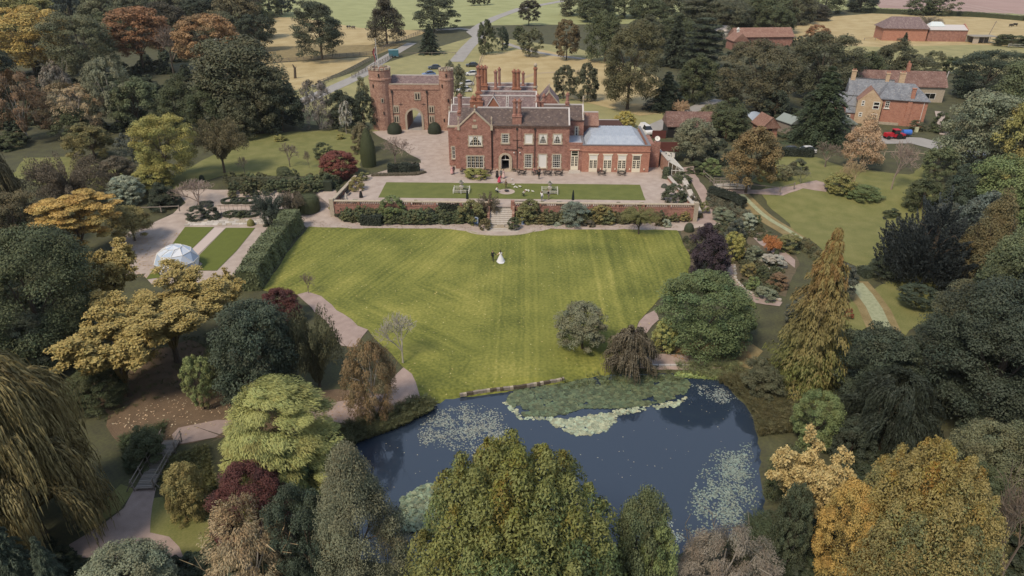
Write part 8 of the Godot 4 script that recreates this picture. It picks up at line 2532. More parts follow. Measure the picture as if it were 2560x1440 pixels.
func make_plants() -> void:
	# form, x, z, ground, height, width, colour, name, label, share of bare trunk, fineness
	var rows := [
		["broad", -149.49,-220.83,2.10,20.51,28.71, "gold", "golden_tree", "broad golden-yellow tree at the far left edge of the wood", 0.2,82],
		["broad", -127.56,-211.12,2.10,20.29,20.82, "midolive", "green_tree", "rounded olive-green tree between the golden tree and the rust tree", 0.15,62],
		["round", -118.63,-227.77,2.10,19.90,20.48, "rust", "rust_tree", "tall rust-orange tree, the redder of the two orange trees in the wood", 0.3,57],
		["round", -92.94,-219.49,2.10,18.62,19.26, "tan", "orange_tree", "tan-orange tree in the wood above the bare white branches", 0.25,55],
		["bare", -106.02,-220.83,2.10,15.10,15.78, "barebrown", "bare_tree", "large dead bare tree between the two orange trees", 0,45],
		["bare", -96.09,-230.66,2.10,10.39,10.91, "bonewhite", "bare_tree", "bone-white dead branches poking out in front of the tan-orange tree", 0,30],
		["broad", -60.94,-154.69,2.10,20.11,22.70, "olivedk", "green_tree", "very wide dark olive tree at the right of the wood below the dead branches", 0.15,90],
		["broad", -96.32,-271.43,2.10,13.31,13.69, "verydk", "dark_tree", "very dark round tree at the right end of the wood beside the pale pasture", 0.1,32],
		["broad", -114.10,-301.94,2.10,20.01,20.70, "olivebrown", "dark_tree", "brownish dark tree behind the tan-orange tree at the top of the photo", 0.1,44],
		["broad", -129.94,-308.08,2.10,17.32,23.07, "verydk", "dark_tree", "blackish tree behind and left of the brownish dark tree at the top", 0.1,48],
		["broad", -138.30,-290.34,2.10,16.45,20.01, "browndk", "dark_tree", "dark brown-green tree behind the rust tree", 0.1,44],
		["broad", -161.58,-308.08,2.10,18.85,23.04, "olivedk", "dark_tree", "dull dark olive tree at the top edge, behind the rust tree and to its left", 0.1,48],
		["broad", -165.32,-290.34,2.10,19.05,20.87, "midolive", "green_tree", "mid-green tree at the top edge behind the rounded olive-green tree", 0.1,46],
		["broad", -189.98,-314.45,2.10,17.94,13.71, "bluegreen", "dark_tree", "narrow blue-green tree at the top edge right of the yellowish row", 0.1,28],
		["broad", -212.14,-327.96,2.10,17.00,22.45, "yellowolive", "green_tree", "yellowish olive tree at the top edge behind the golden tree", 0.1,44],
		["broad", -223.95,-321.07,2.10,17.48,21.99, "yellowolive", "green_tree", "yellowish tree in the top left corner of the photo", 0.1,44],
		["broad", -126.73,-403.14,2.10,13.74,17.94, "bluegreen", "dark_tree", "dark blue-green tree at the top edge left of the green pasture", 0.05,29],
		["broad", -138.25,-186.16,2.10,16.28,13.22, "verydk", "dark_tree", "black-green tree cut by the left edge below the golden tree", 0.1,44],
		["birch", -104.65,-145.58,2.10,15.20,12.51, "russet", "birch_tree", "large russet-topped birch near the left edge of the wood", 0.15,52],
		["birch", -107.94,-167.27,2.10,14.23,8.96, "greybrown", "birch_tree", "grey-brown birch behind the pale birch with white stems", 0.15,33],
		["birch", -96.57,-151.20,2.10,11.24,13.53, "tanpale", "birch_tree", "pale tan birch with white forking stems in the left wood", 0.15,54],
		["birch", -90.13,-155.76,2.10,16.17,11.75, "greyolive", "birch_tree", "tall grey-olive birch with one long white stem", 0.15,46],
		["broad", -85.36,-155.76,2.10,11.76,12.13, "midgreen", "green_tree", "mid-green tree right of the tall grey-olive birch", 0.1,47],
		["broad", -74.51,-152.92,2.10,12.86,9.90, "darkgreen", "dark_tree", "dark green tree below the dead bare tree in the wood", 0.1,39],
		["broad", -65.33,-150.18,2.10,11.52,10.95, "darkgreen", "dark_tree", "dark leafy tree standing above the olive fountain-shaped tree", 0.1,44],
		["broad", -56.22,-152.23,2.10,15.72,12.51, "olivedk", "green_tree", "dark olive tree with thin pale trunk at the wood edge", 0.12,50],
		["broad", -59.08,-148.84,2.10,8.85,9.92, "olivedk", "green_tree", "lower olive tree at the front edge of the wood right of the fountain-shaped tree", 0.08,40],
		["broad", -51.87,-153.63,2.10,11.72,10.66, "verydk", "dark_tree", "very dark tree at the right front corner of the wood", 0.05,42],
		["birch", -44.06,-155.76,2.10,11.15,8.00, "mauvegrey", "grey_tree", "fuzzy grey-mauve tree left of the gatehouse", 0.05,34],
		["broad", -37.82,-155.76,2.10,8.98,7.93, "verydk", "yew_tree", "blackish yew against the left side of the gatehouse", 0.02,34],
		["broad", -33.50,-154.33,2.10,8.92,5.55, "verydk", "yew_tree", "dark yew touching the left gatehouse tower", 0.02,24],
		["birch", -37.02,-151.20,2.10,7.49,3.28, "palegrey", "sapling", "thin pale sapling in front of the blackish yew", 0.25,14],
		["shrub", -40.15,-185.18,2.10,6.44,4.38, "olivelight", "shrub", "light olive bush beside the drive behind the gatehouse tower", 0,16],
		["broad", -61.82,-118.13,2.08,12.70,11.04, "yellowgreen", "yellow_green_tree", "bright yellow-green tree with a clear trunk on the left lawn", 0.2,61],
		["spray", -53.82,-123.40,2.10,10.18,9.70, "olivebrown", "fountain_tree", "olive-brown fountain-shaped tree right of the bright yellow-green tree", 0.2,51],
		["broad", -83.09,-132.60,2.10,7.65,10.38, "darkyellow", "green_tree", "dark tree flecked with yellow left of the bright yellow-green tree", 0.1,51],
		["shrub", -74.80,-130.99,2.10,5.72,5.31, "greydk", "shrub", "dark grey-green bush tucked against the yellow-green tree", 0,26],
		["shrub", -96.00,-147.85,2.10,7.20,8.90, "darkgreen", "shrub", "dark undergrowth bush below the pale tan birch", 0,36],
		["shrub", -104.94,-139.42,2.10,3.52,6.82, "darkgreen", "shrub", "dark bush at the left edge below the russet birch", 0,32],
		["spray", -74.50,-109.40,0.74,9.08,13.08, "brownthicket", "thicket", "large brown twiggy thicket on the left below the small green clearing", 0.0,76],
		["willow", -81.61,-103.21,0.00,13.21,6.84, "olivebrown", "weeping_tree", "olive-brown weeping tree cut by the left edge above the dark green tree", 0.0,42],
		["broad", -63.55,-116.17,1.93,4.69,7.27, "yellowgreen", "shrub", "small yellow-green tree at the foot of the bright yellow-green tree", 0.05,40],
		["round", -65.73,-110.63,0.98,4.69,6.16, "sage", "shrub", "pale sage-green rounded shrub left of the gravel garden", 0,35],
		["broad", -71.36,-118.13,2.08,4.95,7.37, "browngreen", "shrub", "brown-green shrub above the pale sage shrub", 0,40],
		["shrub", -59.72,-109.03,0.67,4.42,5.82, "verydk", "shrub", "dark shrub right of the pale sage shrub", 0,34],
		["bare", -42.60,-126.84,2.10,4.83,4.23, "barebrown", "bare_tree", "small bare tree on the left lawn", 0,22],
		["bare", -38.78,-126.34,2.10,3.59,1.88, "barebrown", "sapling", "thin bare sapling right of the small bare tree on the left lawn", 0,10],
		["shrub", -37.19,-132.06,2.10,3.55,4.07, "darkgreen", "shrub", "small dark green tree above the red maple", 0.1,20],
		["round", -31.70,-121.04,2.10,4.96,7.22, "red", "red_maple", "red-leaved maple beside the terrace corner", 0.02,38],
		["shrub", -30.67,-136.51,2.10,6.30,5.33, "olivebrown", "shrub", "olive-brown shrub below the left gatehouse tower", 0,26],
		["cypress", -27.54,-127.60,2.10,7.51,2.98, "darkgreen", "cypress", "clipped dark cypress column below the gatehouse", 0,15],
		["bare", -22.88,-129.93,2.10,5.22,7.68, "pinkgrey", "bare_tree", "pale bare cherry tree beside the forecourt gravel", 0,38],
		["bare", -49.91,-122.92,2.10,3.52,3.06, "barebrown", "sapling", "bare sapling right of the fountain-shaped tree", 0,16],
		["shrub", -50.16,-145.58,2.10,1.48,2.95, "yellowolive", "shrub", "low yellowish bush at the far edge of the left lawn", 0,12],
		["shrub", -37.48,-146.87,2.10,1.23,1.97, "yellowolive", "shrub", "small yellow bush at the wood edge beside the sapling", 0,9],
		["bare", -52.76,-108.53,0.58,5.09,8.96, "pinkgrey", "bare_tree", "bare brownish magnolia in the gravel garden", 0,52],
		["spray", -39.23,-104.33,0.04,5.17,6.15, "bluegreen", "spreading_tree", "dark spreading evergreen tree over the knot garden", 0.05,37],
		["spray", -35.87,-105.50,0.14,4.79,3.78, "browngreen", "spreading_tree", "brownish spreading tree between the knot garden and the drum topiary", 0.15,22],
		["shrub", -51.77,-105.36,0.12,2.38,3.79, "verydk", "shrub", "dark clipped shrub left of the knot garden gate", 0,22],
		["shrub", -49.06,-105.36,0.12,2.38,2.71, "verydk", "shrub", "dark clipped shrub right beside the knot garden gate", 0,16],
		["shrub", -46.61,-105.36,0.12,1.41,1.36, "darkgreen", "shrub", "small round dark shrub on the slabs edge left of the gap", 0,8],
		["shrub", -44.67,-105.50,0.14,1.34,1.50, "darkgreen", "shrub", "small round dark shrub on the slabs edge right of the gap", 0,9],
		["shrub", -38.26,-102.87,0.00,3.57,3.98, "verydk", "shrub", "blackish shrub at the foot of the spreading evergreen", 0,24],
		["shrub", -52.18,-109.77,0.81,0.91,2.81, "greydk", "shrub", "low grey bush on the gravel below the bare magnolia", 0,16],
		["tabletop", -61.79,-89.73,0.00,10.12,11.09, "goldbright", "golden_tree", "flat-topped golden tree on the left with a visible trunk", 0.35,76],
		["broad", -57.92,-96.39,0.00,5.87,6.38, "goldgreen", "green_tree", "small leaning gold-green tree on the gravel", 0.2,41],
		["broad", -50.74,-63.00,0.00,15.42,14.07, "darkgreen", "dark_tree", "huge dark green tree filling the left edge of the photo", 0.02,130],
		["round", -50.99,-60.69,0.00,7.41,8.20, "greygreen", "green_tree", "soft grey-green tree in front of the huge dark green tree", 0.05,76],
		["open", -47.44,-71.25,0.00,10.66,8.95, "catalpa", "catalpa_tree", "open yellow-leaved tree on the gravel left of the white pavilion", 0.15,74],
		["open", -36.84,-63.00,0.00,9.39,15.23, "catalpa", "catalpa_tree", "big open tree with large yellow leaves in front of the white pavilion", 0.15,138],
		["open", -34.30,-71.06,0.00,6.38,5.86, "catalpa", "catalpa_branch_tree", "yellow-leaved low tree at the end of the tall hedge", 0.1,48],
		["open", -39.05,-56.77,0.00,9.42,10.61, "catalpa", "catalpa_branch_tree", "yellow-leaved low tree below the big open yellow tree", 0.1,104],
		["round", -28.07,-72.21,0.00,4.20,5.23, "maroon", "shrub", "dark maroon shrub at the left corner of the big lawn", 0,42],
		["broad", -24.94,-56.77,0.00,11.38,9.12, "bluegreendk", "dark_tree", "broad dark blue-green tree left of the pond path", 0.02,90],
		["spray", -20.01,-58.30,0.00,9.45,5.62, "olivedk", "twiggy_tree", "dark twiggy tree beside the pale gravel curve", 0.0,54],
		["birch", -13.45,-53.77,0.00,9.45,5.88, "ochrebrown", "dogwood_shrub", "tall ochre-brown multi-stemmed shrub by the pond corner", 0.0,60],
		["bare", -11.97,-62.77,0.00,6.23,5.78, "silver", "bare_shrub", "silvery bare shrub at the lawn edge above the pond", 0,52],
		["bare", -26.66,-79.09,0.00,3.04,2.68, "barebrown", "sapling", "faint bare sapling on the lawn by the maroon shrub", 0,20],
		["broad", -30.56,-54.66,0.00,6.24,3.13, "ivy", "ivy_stump", "ivy-covered stump on the brown leaf litter", 0.1,31],
		["willow", -36.86,-38.72,0.00,16.83,11.14, "willow", "weeping_willow", "huge ochre weeping willow at the lower left", 0.0,148],
		["sumac", -20.86,-44.12,0.00,9.90,13.07, "limegreen", "sumac_tree", "bright yellow-green feathery tree beside the pond", 0.0,154],
		["round", -19.56,-38.32,0.00,7.23,6.56, "maroon", "maroon_tree", "dark maroon tree in front of the yellow-green feathery tree", 0.0,84],
		["birch", -17.88,-32.73,0.00,9.02,7.00, "tanpale", "birch_tree", "tan birch with white forked trunks at the bottom edge", 0.05,100],
		["shrub", -32.93,-47.12,0.00,4.06,4.00, "darkgreen", "shrub", "dark green shrub beside the wooden footbridge", 0,44],
		["broad", -26.00,-40.81,0.00,5.71,3.44, "oliveyellow", "shrub", "olive and yellow shrub right of the footbridge", 0,42],
		["spray", -26.15,-40.08,0.00,3.43,2.29, "darkyellow", "small_tree", "small forked tree with yellow leaves on the bank", 0.2,28],
		["conifer", -33.94,-32.08,0.00,8.80,5.26, "bluegreendk", "dark_shrub", "dark blue-green conifer in the bottom left corner", 0,76],
		["conifer", -31.42,-32.08,0.00,7.02,3.35, "bluegreendk", "dark_shrub", "smaller dark conifer beside the corner conifer", 0,48],
		["round", -26.23,-32.08,0.00,5.36,6.75, "greygreen", "shrub", "grey-green shrub at the bottom edge left of the tan birch", 0,96],
		["tall", -10.74,-33.23,0.00,13.81,7.23, "greyolive", "willow_tree", "tall grey-olive willow with a thin pointed top before the pond", 0.0,105],
		["broad", -14.16,-33.73,0.00,9.79,5.40, "bluegreendk", "dark_tree", "dark tree between the tan birch and the grey-olive willow", 0.0,76],
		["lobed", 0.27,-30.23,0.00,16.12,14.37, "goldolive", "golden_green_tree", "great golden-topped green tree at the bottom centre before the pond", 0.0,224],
		["broad", 8.04,-31.45,0.00,11.74,4.04, "midgreen", "green_tree", "yellow-green tree beside the great golden-topped tree", 0.0,60],
		["broad", 9.12,-31.30,0.00,10.30,3.51, "limeolive", "green_tree", "feathery light green tree right of the great golden-topped tree", 0.0,52],
		["birch", 14.17,-32.08,0.00,8.45,7.76, "greybrown", "shrub", "grey-mauve fuzzy shrub below the pond at the bottom", 0.0,112],
		["open", 22.21,-38.72,0.00,9.44,5.76, "paleyellow", "pale_tree", "pale yellow large-leaved shrub on the right bank of the pond", 0.0,74],
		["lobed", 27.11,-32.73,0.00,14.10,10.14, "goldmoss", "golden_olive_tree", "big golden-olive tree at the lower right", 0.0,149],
		["round", 23.41,-34.07,0.00,10.16,4.28, "goldbright", "golden_tree", "bright gold tree lobe in front of the big golden-olive tree", 0.1,60],
		["sumac", 27.84,-33.06,0.00,6.99,5.40, "freshgreen", "green_tree", "light green feathery tree at the bottom right", 0.0,76],
		["round", 32.34,-34.42,0.00,4.67,2.55, "rustred", "shrub", "small rust-red shrub at the bottom right", 0.0,31],
		["bare", 34.27,-33.06,0.00,11.28,6.16, "barebrown", "bare_tree", "bare twiggy grey tree in the bottom right corner", 0,80],
		["birch", 39.98,-38.93,0.00,6.80,3.85, "tanpale", "shrub", "tan-leaved shrub cut by the right edge above the bare tree", 0.0,44],
		["round", 20.13,-35.48,0.00,8.30,2.66, "ivydark", "shrub", "dark leafy shrub under the pale yellow shrub", 0.0,36],
		["shrub", 16.78,-34.77,0.00,4.88,3.26, "darkgreen", "shrub", "dark bank shrub between the grey-mauve shrub and the golden-olive tree", 0.0,44],
		["shrub", 30.29,-32.08,0.00,4.79,5.00, "verydk", "shrub", "blackish shrub at the bottom edge below the rust-red shrub", 0.0,64],
		["round", 27.90,-49.50,0.00,5.82,4.41, "leafgreen", "shrub", "mid-green bushy shrub on the right pond bank", 0,47],
		["willow", 33.61,-48.40,0.00,8.92,7.82, "blackgreen", "weeping_tree", "blackish weeping tree right of the pond", 0.0,86],
		["oak", 36.02,-55.11,0.00,8.73,8.60, "greendkgrey", "pine_tree", "dark grey-green pine behind the blackish weeping tree", 0.05,86],
		["broad", 45.67,-53.21,0.00,14.22,13.96, "verydk", "dark_tree", "great black-green evergreen on the right edge", 0.02,132],
		["broad", 53.83,-63.00,0.00,14.64,11.05, "darkgreen", "dark_tree", "dark green tree above the great black-green evergreen", 0.02,92],
		["yew", 55.86,-82.44,0.00,12.92,13.16, "blueblack", "dark_conifer", "spiky blue-black yew right of the far lawn", 0.0,88],
		["tall", 60.49,-78.42,0.00,14.85,8.57, "rustgreen", "rust_green_tree", "rust and green tall tree on the right slope", 0.0,60],
		["tall", 64.28,-76.26,0.00,14.01,6.72, "rustgreen", "rust_green_tree", "rust-tinged tall tree cut by the right edge", 0.0,48],
		["broad", 55.35,-67.59,0.00,14.27,8.13, "midgreen", "green_tree", "mid-green tree in front of the rust and green tall tree", 0.0,64],
		["round", 37.76,-42.13,0.00,8.08,6.97, "olivemix", "shrub", "olive-green mixed shrub at the right below the small gravel patch", 0,76],
		["round", 40.27,-40.59,0.00,9.77,6.04, "olivemix", "shrub", "olive-green shrub cut by the right edge below the brick roof", 0,68],
		["round", 31.29,-40.17,0.00,6.28,4.20, "greygreen", "shrub", "grey-green shrub behind the big golden-olive tree", 0,52],
		["round", 35.17,-38.52,0.00,6.78,5.91, "darkgreen", "shrub", "dark green shrub between the golden-olive tree and the bare corner tree", 0,68],
		["shrub", 42.64,-54.79,0.00,2.91,5.40, "greendkgrey", "shrub", "dark grey shrub at the foot of the great black-green evergreen", 0,48],
		["shrub", 47.03,-53.52,0.00,2.64,4.87, "bluegreendk", "shrub", "dark ivy bank beside the brick roof edge", 0,44],
		["goldcone", 30.30,-58.51,0.00,17.87,7.70, "cypressgold", "swamp_cypress", "tall orange-gold conical cypress at the right of the lawn", 0.0,76],
		["round", 21.31,-65.70,0.00,9.54,10.48, "gloss", "evergreen_shrub", "big rounded glossy evergreen at the right lawn edge", 0.0,92],
		["shrub", 26.77,-68.47,0.00,5.07,3.34, "leafgreen", "shrub", "loose green shoot at the right of the big glossy evergreen", 0.0,28],
		["round", 17.19,-65.36,0.00,3.83,3.05, "limegreen", "dome_shrub", "yellow-green dome shrub below the big glossy evergreen", 0,26],
		["willow", 12.74,-61.22,0.00,5.52,5.60, "browngreen", "weeping_shrub", "dark brown weeping shrub at the lawn and pond corner", 0,51],
		["broad", 7.97,-65.70,0.00,5.92,6.08, "greyolive", "small_tree", "small grey-olive tree on the lower right lawn", 0.15,53],
		["broad", 26.76,-84.02,0.00,7.92,5.56, "purple", "purple_tree", "dark purple-leaved tree at the right end of the gravel walk", 0.0,40],
		["round", 31.64,-89.18,0.00,4.62,3.18, "yellowgreen", "shrub", "bright green shrub beside the purple tree", 0,22],
		["spray", 38.17,-91.96,0.00,2.70,3.03, "orange", "acer", "small orange acer in the rock garden", 0.1,20],
		["round", 34.54,-71.06,0.00,3.68,3.45, "greydk", "shrub", "grey shrub beside the stream behind the orange-gold cypress", 0,28],
		["round", 57.32,-114.30,1.66,3.31,5.33, "yellowolive", "shrub", "yellowish low shrub at the end of the far gravel path", 0,30],
		["shrub", 60.40,-112.04,1.25,2.32,6.82, "leafgreen", "shrub", "green low shrub on the far lawn below the yellowish shrub", 0,38],
		["broad", 40.91,-113.70,1.56,12.12,9.73, "goldbrown", "golden_tree", "golden-brown tree with a clear trunk by the small rail bridge", 0.22,55],
		["shrub", 46.29,-119.20,2.10,4.18,3.87, "goldbright", "shrub", "golden shrub right of the golden-brown tree", 0,21],
		["round", 49.28,-119.66,2.10,2.71,3.59, "olivelight", "shrub", "rounded olive shrub right of the golden shrub", 0,19],
		["bare", 51.66,-117.19,2.03,2.96,4.41, "greyolive", "sapling", "small sparse tree beside the far gravel path", 0.1,24],
		["tall", 65.94,-125.35,2.10,10.87,8.29, "apricot", "apricot_tree", "apricot-coloured feathery tree before the farmhouse", 0.1,43],
		["bare", 60.02,-126.84,2.10,4.98,5.49, "barebrown", "bare_tree", "bare tree left of the apricot tree", 0,28],
		["bare", 66.96,-114.90,1.76,9.03,6.58, "pinkgrey", "bare_tree", "bare greyish tree on the far lawn right of the apricot tree", 0,37],
		["bare", 59.54,-113.70,1.56,5.80,5.99, "tanpale", "bare_tree", "bare tan tree below the apricot tree", 0,34],
		["broad", 76.17,-118.76,2.10,6.78,6.37, "midgreen", "green_tree", "small mid-green tree on the right edge of the far lawn", 0.15,31],
		["conifer", 66.17,-145.58,2.10,15.67,15.87, "firgreen", "fir_tree", "large green fir left of the farmhouse", 0.0,66],
		["broad", 61.24,-172.31,2.10,17.31,20.34, "brownolive", "brown_green_tree", "big brown-olive tree behind the small brick hut", 0.08,73],
		["broad", 82.76,-188.67,2.10,17.73,20.03, "olivedk", "green_tree", "large dark olive tree between the brown-olive tree and the barns", 0.08,66],
		["round", 122.94,-290.34,2.10,7.29,10.26, "rust", "orange_tree", "orange crown poking out above the large dark olive tree", 0.1,22],
		["broad", 100.13,-199.32,2.10,10.92,10.82, "darkgreen", "dark_tree", "dark tree behind the farmhouse chimney", 0.05,34],
		["broad", 115.52,-216.85,2.10,12.16,12.51, "olivedk", "green_tree", "dark olive tree in front of the red tiled barn", 0.05,36],
		["conifer", 149.29,-273.41,2.10,6.64,4.51, "bluegreendk", "fir_tree", "small dark fir against the barn wall", 0.0,10],
		["broad", 121.60,-214.27,2.10,7.60,13.81, "olivedk", "green_tree", "low olive tree in the paddock hedge above the farmhouse", 0.02,40],
		["broad", 134.66,-226.35,2.10,6.87,7.85, "midolive", "green_tree", "small mid-olive tree in the paddock behind the farmhouse", 0.05,22],
		["broad", 138.73,-223.56,2.10,5.60,5.18, "darkgreen", "green_tree", "little dark tree beside the small mid-olive tree", 0.05,14],
		["broad", 127.95,-188.67,2.10,13.17,21.00, "bluegreendk", "dark_tree", "big blue-green tree right of the farmhouse", 0.02,69],
		["broad", 197.83,-284.84,2.10,4.50,14.44, "darkgreen", "shrub", "hedge bush at the right edge near the barns", 0.0,32],
		["broad", 116.12,-156.48,2.10,15.05,15.41, "midgreen", "green_tree", "mid-green tree cut by the right edge beside the big blue-green tree", 0.02,60],
		["broad", 87.98,-125.10,2.10,15.07,15.14, "greygreen", "cedar_tree", "grey-green cedar below the big blue-green tree", 0.0,72],
		["broad", 90.28,-118.13,2.08,15.60,11.19, "yellowolive", "green_tree", "yellow-green tree at the right edge beside the grey-green cedar", 0.02,56],
		["broad", 78.27,-101.52,0.00,11.51,12.13, "leafgreen", "green_tree", "leaf-green tree at the right edge above the rust and green tree", 0.0,68],
		["broad", 74.46,-105.50,0.14,9.86,9.61, "bluegreendk", "dark_tree", "dark green tree below the grey-green cedar", 0.0,52],
		["broad", 69.11,-108.78,0.62,5.65,6.87, "darkgreen", "shrub", "dark bush at the right edge of the far lawn", 0.0,36],
		["broad", 65.65,-96.70,0.00,6.20,6.24, "greydk", "shrub", "grey-green bush behind the spiky blue-black yew", 0.0,36],
		["broad", 88.08,-108.78,0.62,9.71,7.57, "midolive", "green_tree", "olive tree cut by the right edge above the leaf-green tree", 0.0,40],
		["broad", 29.30,-174.93,2.10,22.05,17.09, "beech", "beech_tree", "tall brown-green beech with a thick bare trunk behind the house", 0.12,67],
		["conifer", 54.69,-238.97,2.10,16.01,12.12, "verydk", "dark_conifer", "blackish conifer right of the tall beech", 0.05,32],
		["cedar", 61.88,-231.40,2.10,16.29,16.16, "greendkgrey", "cedar_tree", "dark layered cedar left of the white cottage", 0.05,44],
		["broad", 48.19,-185.18,2.10,12.68,12.97, "darkgreen", "dark_tree", "dark green tree below the layered cedar", 0.05,43],
		["conifer", 39.07,-174.93,2.10,9.45,12.83, "firdark", "fir_tree", "dark spreading fir on the dry grass right of the beech trunk", 0.0,45],
		["broad", 92.47,-327.96,2.10,15.37,36.78, "olivedk", "green_tree", "wide olive tree at the top edge above the layered cedar", 0.05,72],
		["broad", 116.04,-327.96,2.10,17.00,26.53, "darkgreen", "dark_tree", "dark green tree at the top edge left of the pale pasture", 0.05,52],
		["broad", 154.69,-375.93,2.10,9.53,23.37, "browndk", "dark_tree", "brownish tree at the top edge beside the ploughed field", 0.05,40],
		["broad", 199.58,-420.44,2.10,10.54,23.39, "verydk", "dark_tree", "dark tree at the top edge before the ploughed field", 0.0,36],
		["broad", 222.63,-399.03,2.10,9.26,17.32, "darkgreen", "green_tree", "dark half of the tree pair at the ploughed field hedge", 0.0,28],
		["broad", 232.46,-399.03,2.10,9.66,19.79, "midolive", "green_tree", "lighter half of the tree pair at the ploughed field hedge", 0.0,32],
		["spray", 194.48,-339.58,2.10,5.94,12.76, "greybrown", "shrub", "grey scrub behind the red tiled barn", 0.0,24],
		["broad", 42.34,-367.04,2.10,14.82,24.67, "darkgreen", "dark_tree", "dark tree at the top edge left of the wide olive tree", 0.05,48],
		["broad", 81.95,-405.23,2.10,11.20,20.06, "bluegreendk", "dark_tree", "small dark tree at the top edge over the beech", 0.05,32],
		["broad", 32.30,-247.01,2.10,17.21,14.10, "darkgreen", "dark_tree", "dark tree behind and left of the tall beech", 0.08,40],
		["oak", -67.03,-251.22,2.10,19.61,21.44, "oakdark", "oak_tree", "wide-spreading park oak with a short trunk beside the rail fence", 0.1,60],
		["tall", -50.11,-288.12,2.10,19.78,16.92, "browndk", "park_tree", "tall brownish park tree behind the flagpole", 0.05,42],
		["oak", -35.36,-327.96,2.10,17.97,24.69, "oakdark", "oak_tree", "large dark park oak at the top of the drive", 0.08,54],
		["conifer", -30.53,-265.62,2.10,10.61,10.33, "bluegreendk", "cedar_tree", "small layered cedar on the grass between the drives", 0.02,27],
		["round", 8.14,-352.00,2.10,11.47,11.09, "browndk", "park_tree", "neat round-headed park tree beside the curving drive", 0.2,22],
		["round", 19.23,-251.22,2.10,13.49,9.78, "oliverust", "park_tree", "brown-topped upright park tree on the right pasture", 0.12,27],
		["broad", -9.91,-263.74,2.10,12.45,8.13, "darkgreen", "park_tree", "tallest tree of the roadside cluster by the drive", 0.06,22],
		["broad", -3.52,-273.41,2.10,8.91,6.88, "bluegreendk", "park_tree", "dark rounded tree in the roadside cluster", 0.06,18],
		["broad", 3.21,-288.12,2.10,7.24,6.25, "darkgreen", "park_tree", "small dark tree behind the spreading tree right of the drive", 0.06,15],
		["broad", 6.24,-258.23,2.10,10.09,9.77, "midolive", "park_tree", "spreading olive tree right of the roadside cluster", 0.12,26],
		["broad", -24.70,-454.36,2.10,8.18,6.59, "olivedk", "park_tree", "tiny far tree at the top edge, left one of three", 0.1,10],
		["broad", -19.76,-454.36,2.10,8.18,5.57, "olivedk", "park_tree", "tiny far tree at the top edge, middle one of three", 0.1,9],
		["broad", -15.74,-459.64,2.10,7.81,5.64, "olivedk", "park_tree", "tiny far tree at the top edge, right one of three", 0.1,9],
		["broad", -14.43,-180.39,2.10,11.25,7.22, "greyolive", "green_tree", "olive tree squeezed between the gatehouse and the manor", 0.1,27],
		["broad", 13.84,-187.16,2.10,8.96,7.27, "darkolive", "green_tree", "dark olive tree behind the manor roofs, left of a pair", 0.05,26],
		["broad", 20.13,-185.18,2.10,9.69,8.72, "darkolive", "green_tree", "dark olive tree behind the manor roofs, right of a pair", 0.05,32],
		["round", 25.99,-156.48,2.10,3.85,5.10, "yellowbright", "shrub", "bright yellow bush behind the orangery roof", 0,22],
		["broad", 35.66,-130.99,2.10,8.43,9.29, "greyolive", "green_tree", "grey-olive tree in front of the tiled outbuilding", 0.05,46],
		["broad", 47.52,-147.85,2.10,8.63,11.04, "darkgreen", "dark_tree", "dark green tree behind the golden-brown tree", 0.05,45],
		["round", 62.94,-164.06,2.10,7.06,6.51, "verydk", "dark_tree", "dark tree behind the small brick hut", 0.0,24],
		["broad", 45.63,-160.19,2.10,4.47,6.39, "olivelight", "shrub", "light olive bush above the tiled outbuilding", 0.0,24],
		["spray", 41.70,-170.18,2.10,3.43,4.51, "apricot", "shrub", "pale dry bush beside the back lane", 0.0,16],
		["shrub", 39.82,-129.41,2.10,4.98,4.78, "verydk", "shrub", "dark bush right of the tiled outbuilding", 0.0,24],
		["shrub", 36.84,-121.50,2.10,3.41,4.54, "leafgreen", "shrub", "yellow-flecked green shrub by the greenhouse path", 0.0,24],
		["shrub", 34.60,-123.88,2.10,2.32,3.86, "darkgreen", "shrub", "dark shrub above the yellow-flecked shrub", 0.0,20],
		["shrub", 30.70,-118.13,2.08,1.87,3.71, "darkgreen", "shrub", "low dark shrub right of the greenhouse", 0.0,20],
		["shrub", 52.85,-123.40,2.10,2.84,4.61, "olivedk", "shrub", "low olive shrub on the far lawn below the parked cars", 0.0,24],
		["shrub", 96.63,-152.92,2.10,4.49,5.11, "darkgreen", "shrub", "ivy shrub at the right end of the farmhouse", 0.0,20],
		["shrub", 92.59,-154.69,2.10,2.28,4.15, "olivedk", "shrub", "small shrub at the farmhouse corner", 0.0,16],
		["shrub", 73.15,-152.92,2.10,5.37,6.13, "darkgreen", "shrub", "dark bush left of the farmhouse wing", 0.0,24],
		["round", -19.66,-105.07,0.10,4.03,4.45, "leafgreen", "border_shrub", "rounded green shrub against the left terrace wall", 0,26],
		["broad", -6.14,-103.86,0.02,3.87,5.08, "leafolive", "border_shrub", "large spreading shrub left of the stone steps", 0,30],
		["spray", -3.84,-105.50,0.14,4.38,4.32, "browngreen", "border_shrub", "brown twiggy shrub directly left of the stone steps", 0,26],
		["broad", 2.35,-103.86,0.02,3.87,5.08, "leafolive", "border_shrub", "large spreading shrub right of the stone steps", 0,30],
		["round", -4.34,-101.02,0.00,2.05,2.23, "rustgreen", "border_shrub", "reddish-green clipped bush at the foot of the steps, left side", 0,14],
		["round", 0.32,-101.02,0.00,2.05,2.23, "darkgreen", "border_shrub", "green clipped bush at the foot of the steps, right side", 0,14],
		["shrub", 9.70,-104.18,0.03,3.74,6.43, "bluesage", "border_shrub", "blue-grey spreading juniper on the right terrace border", 0,38],
		["broad", 15.14,-104.78,0.07,2.93,5.39, "oliveyellow", "border_shrub", "yellow-leaved shrub right of the blue-grey juniper", 0,32],
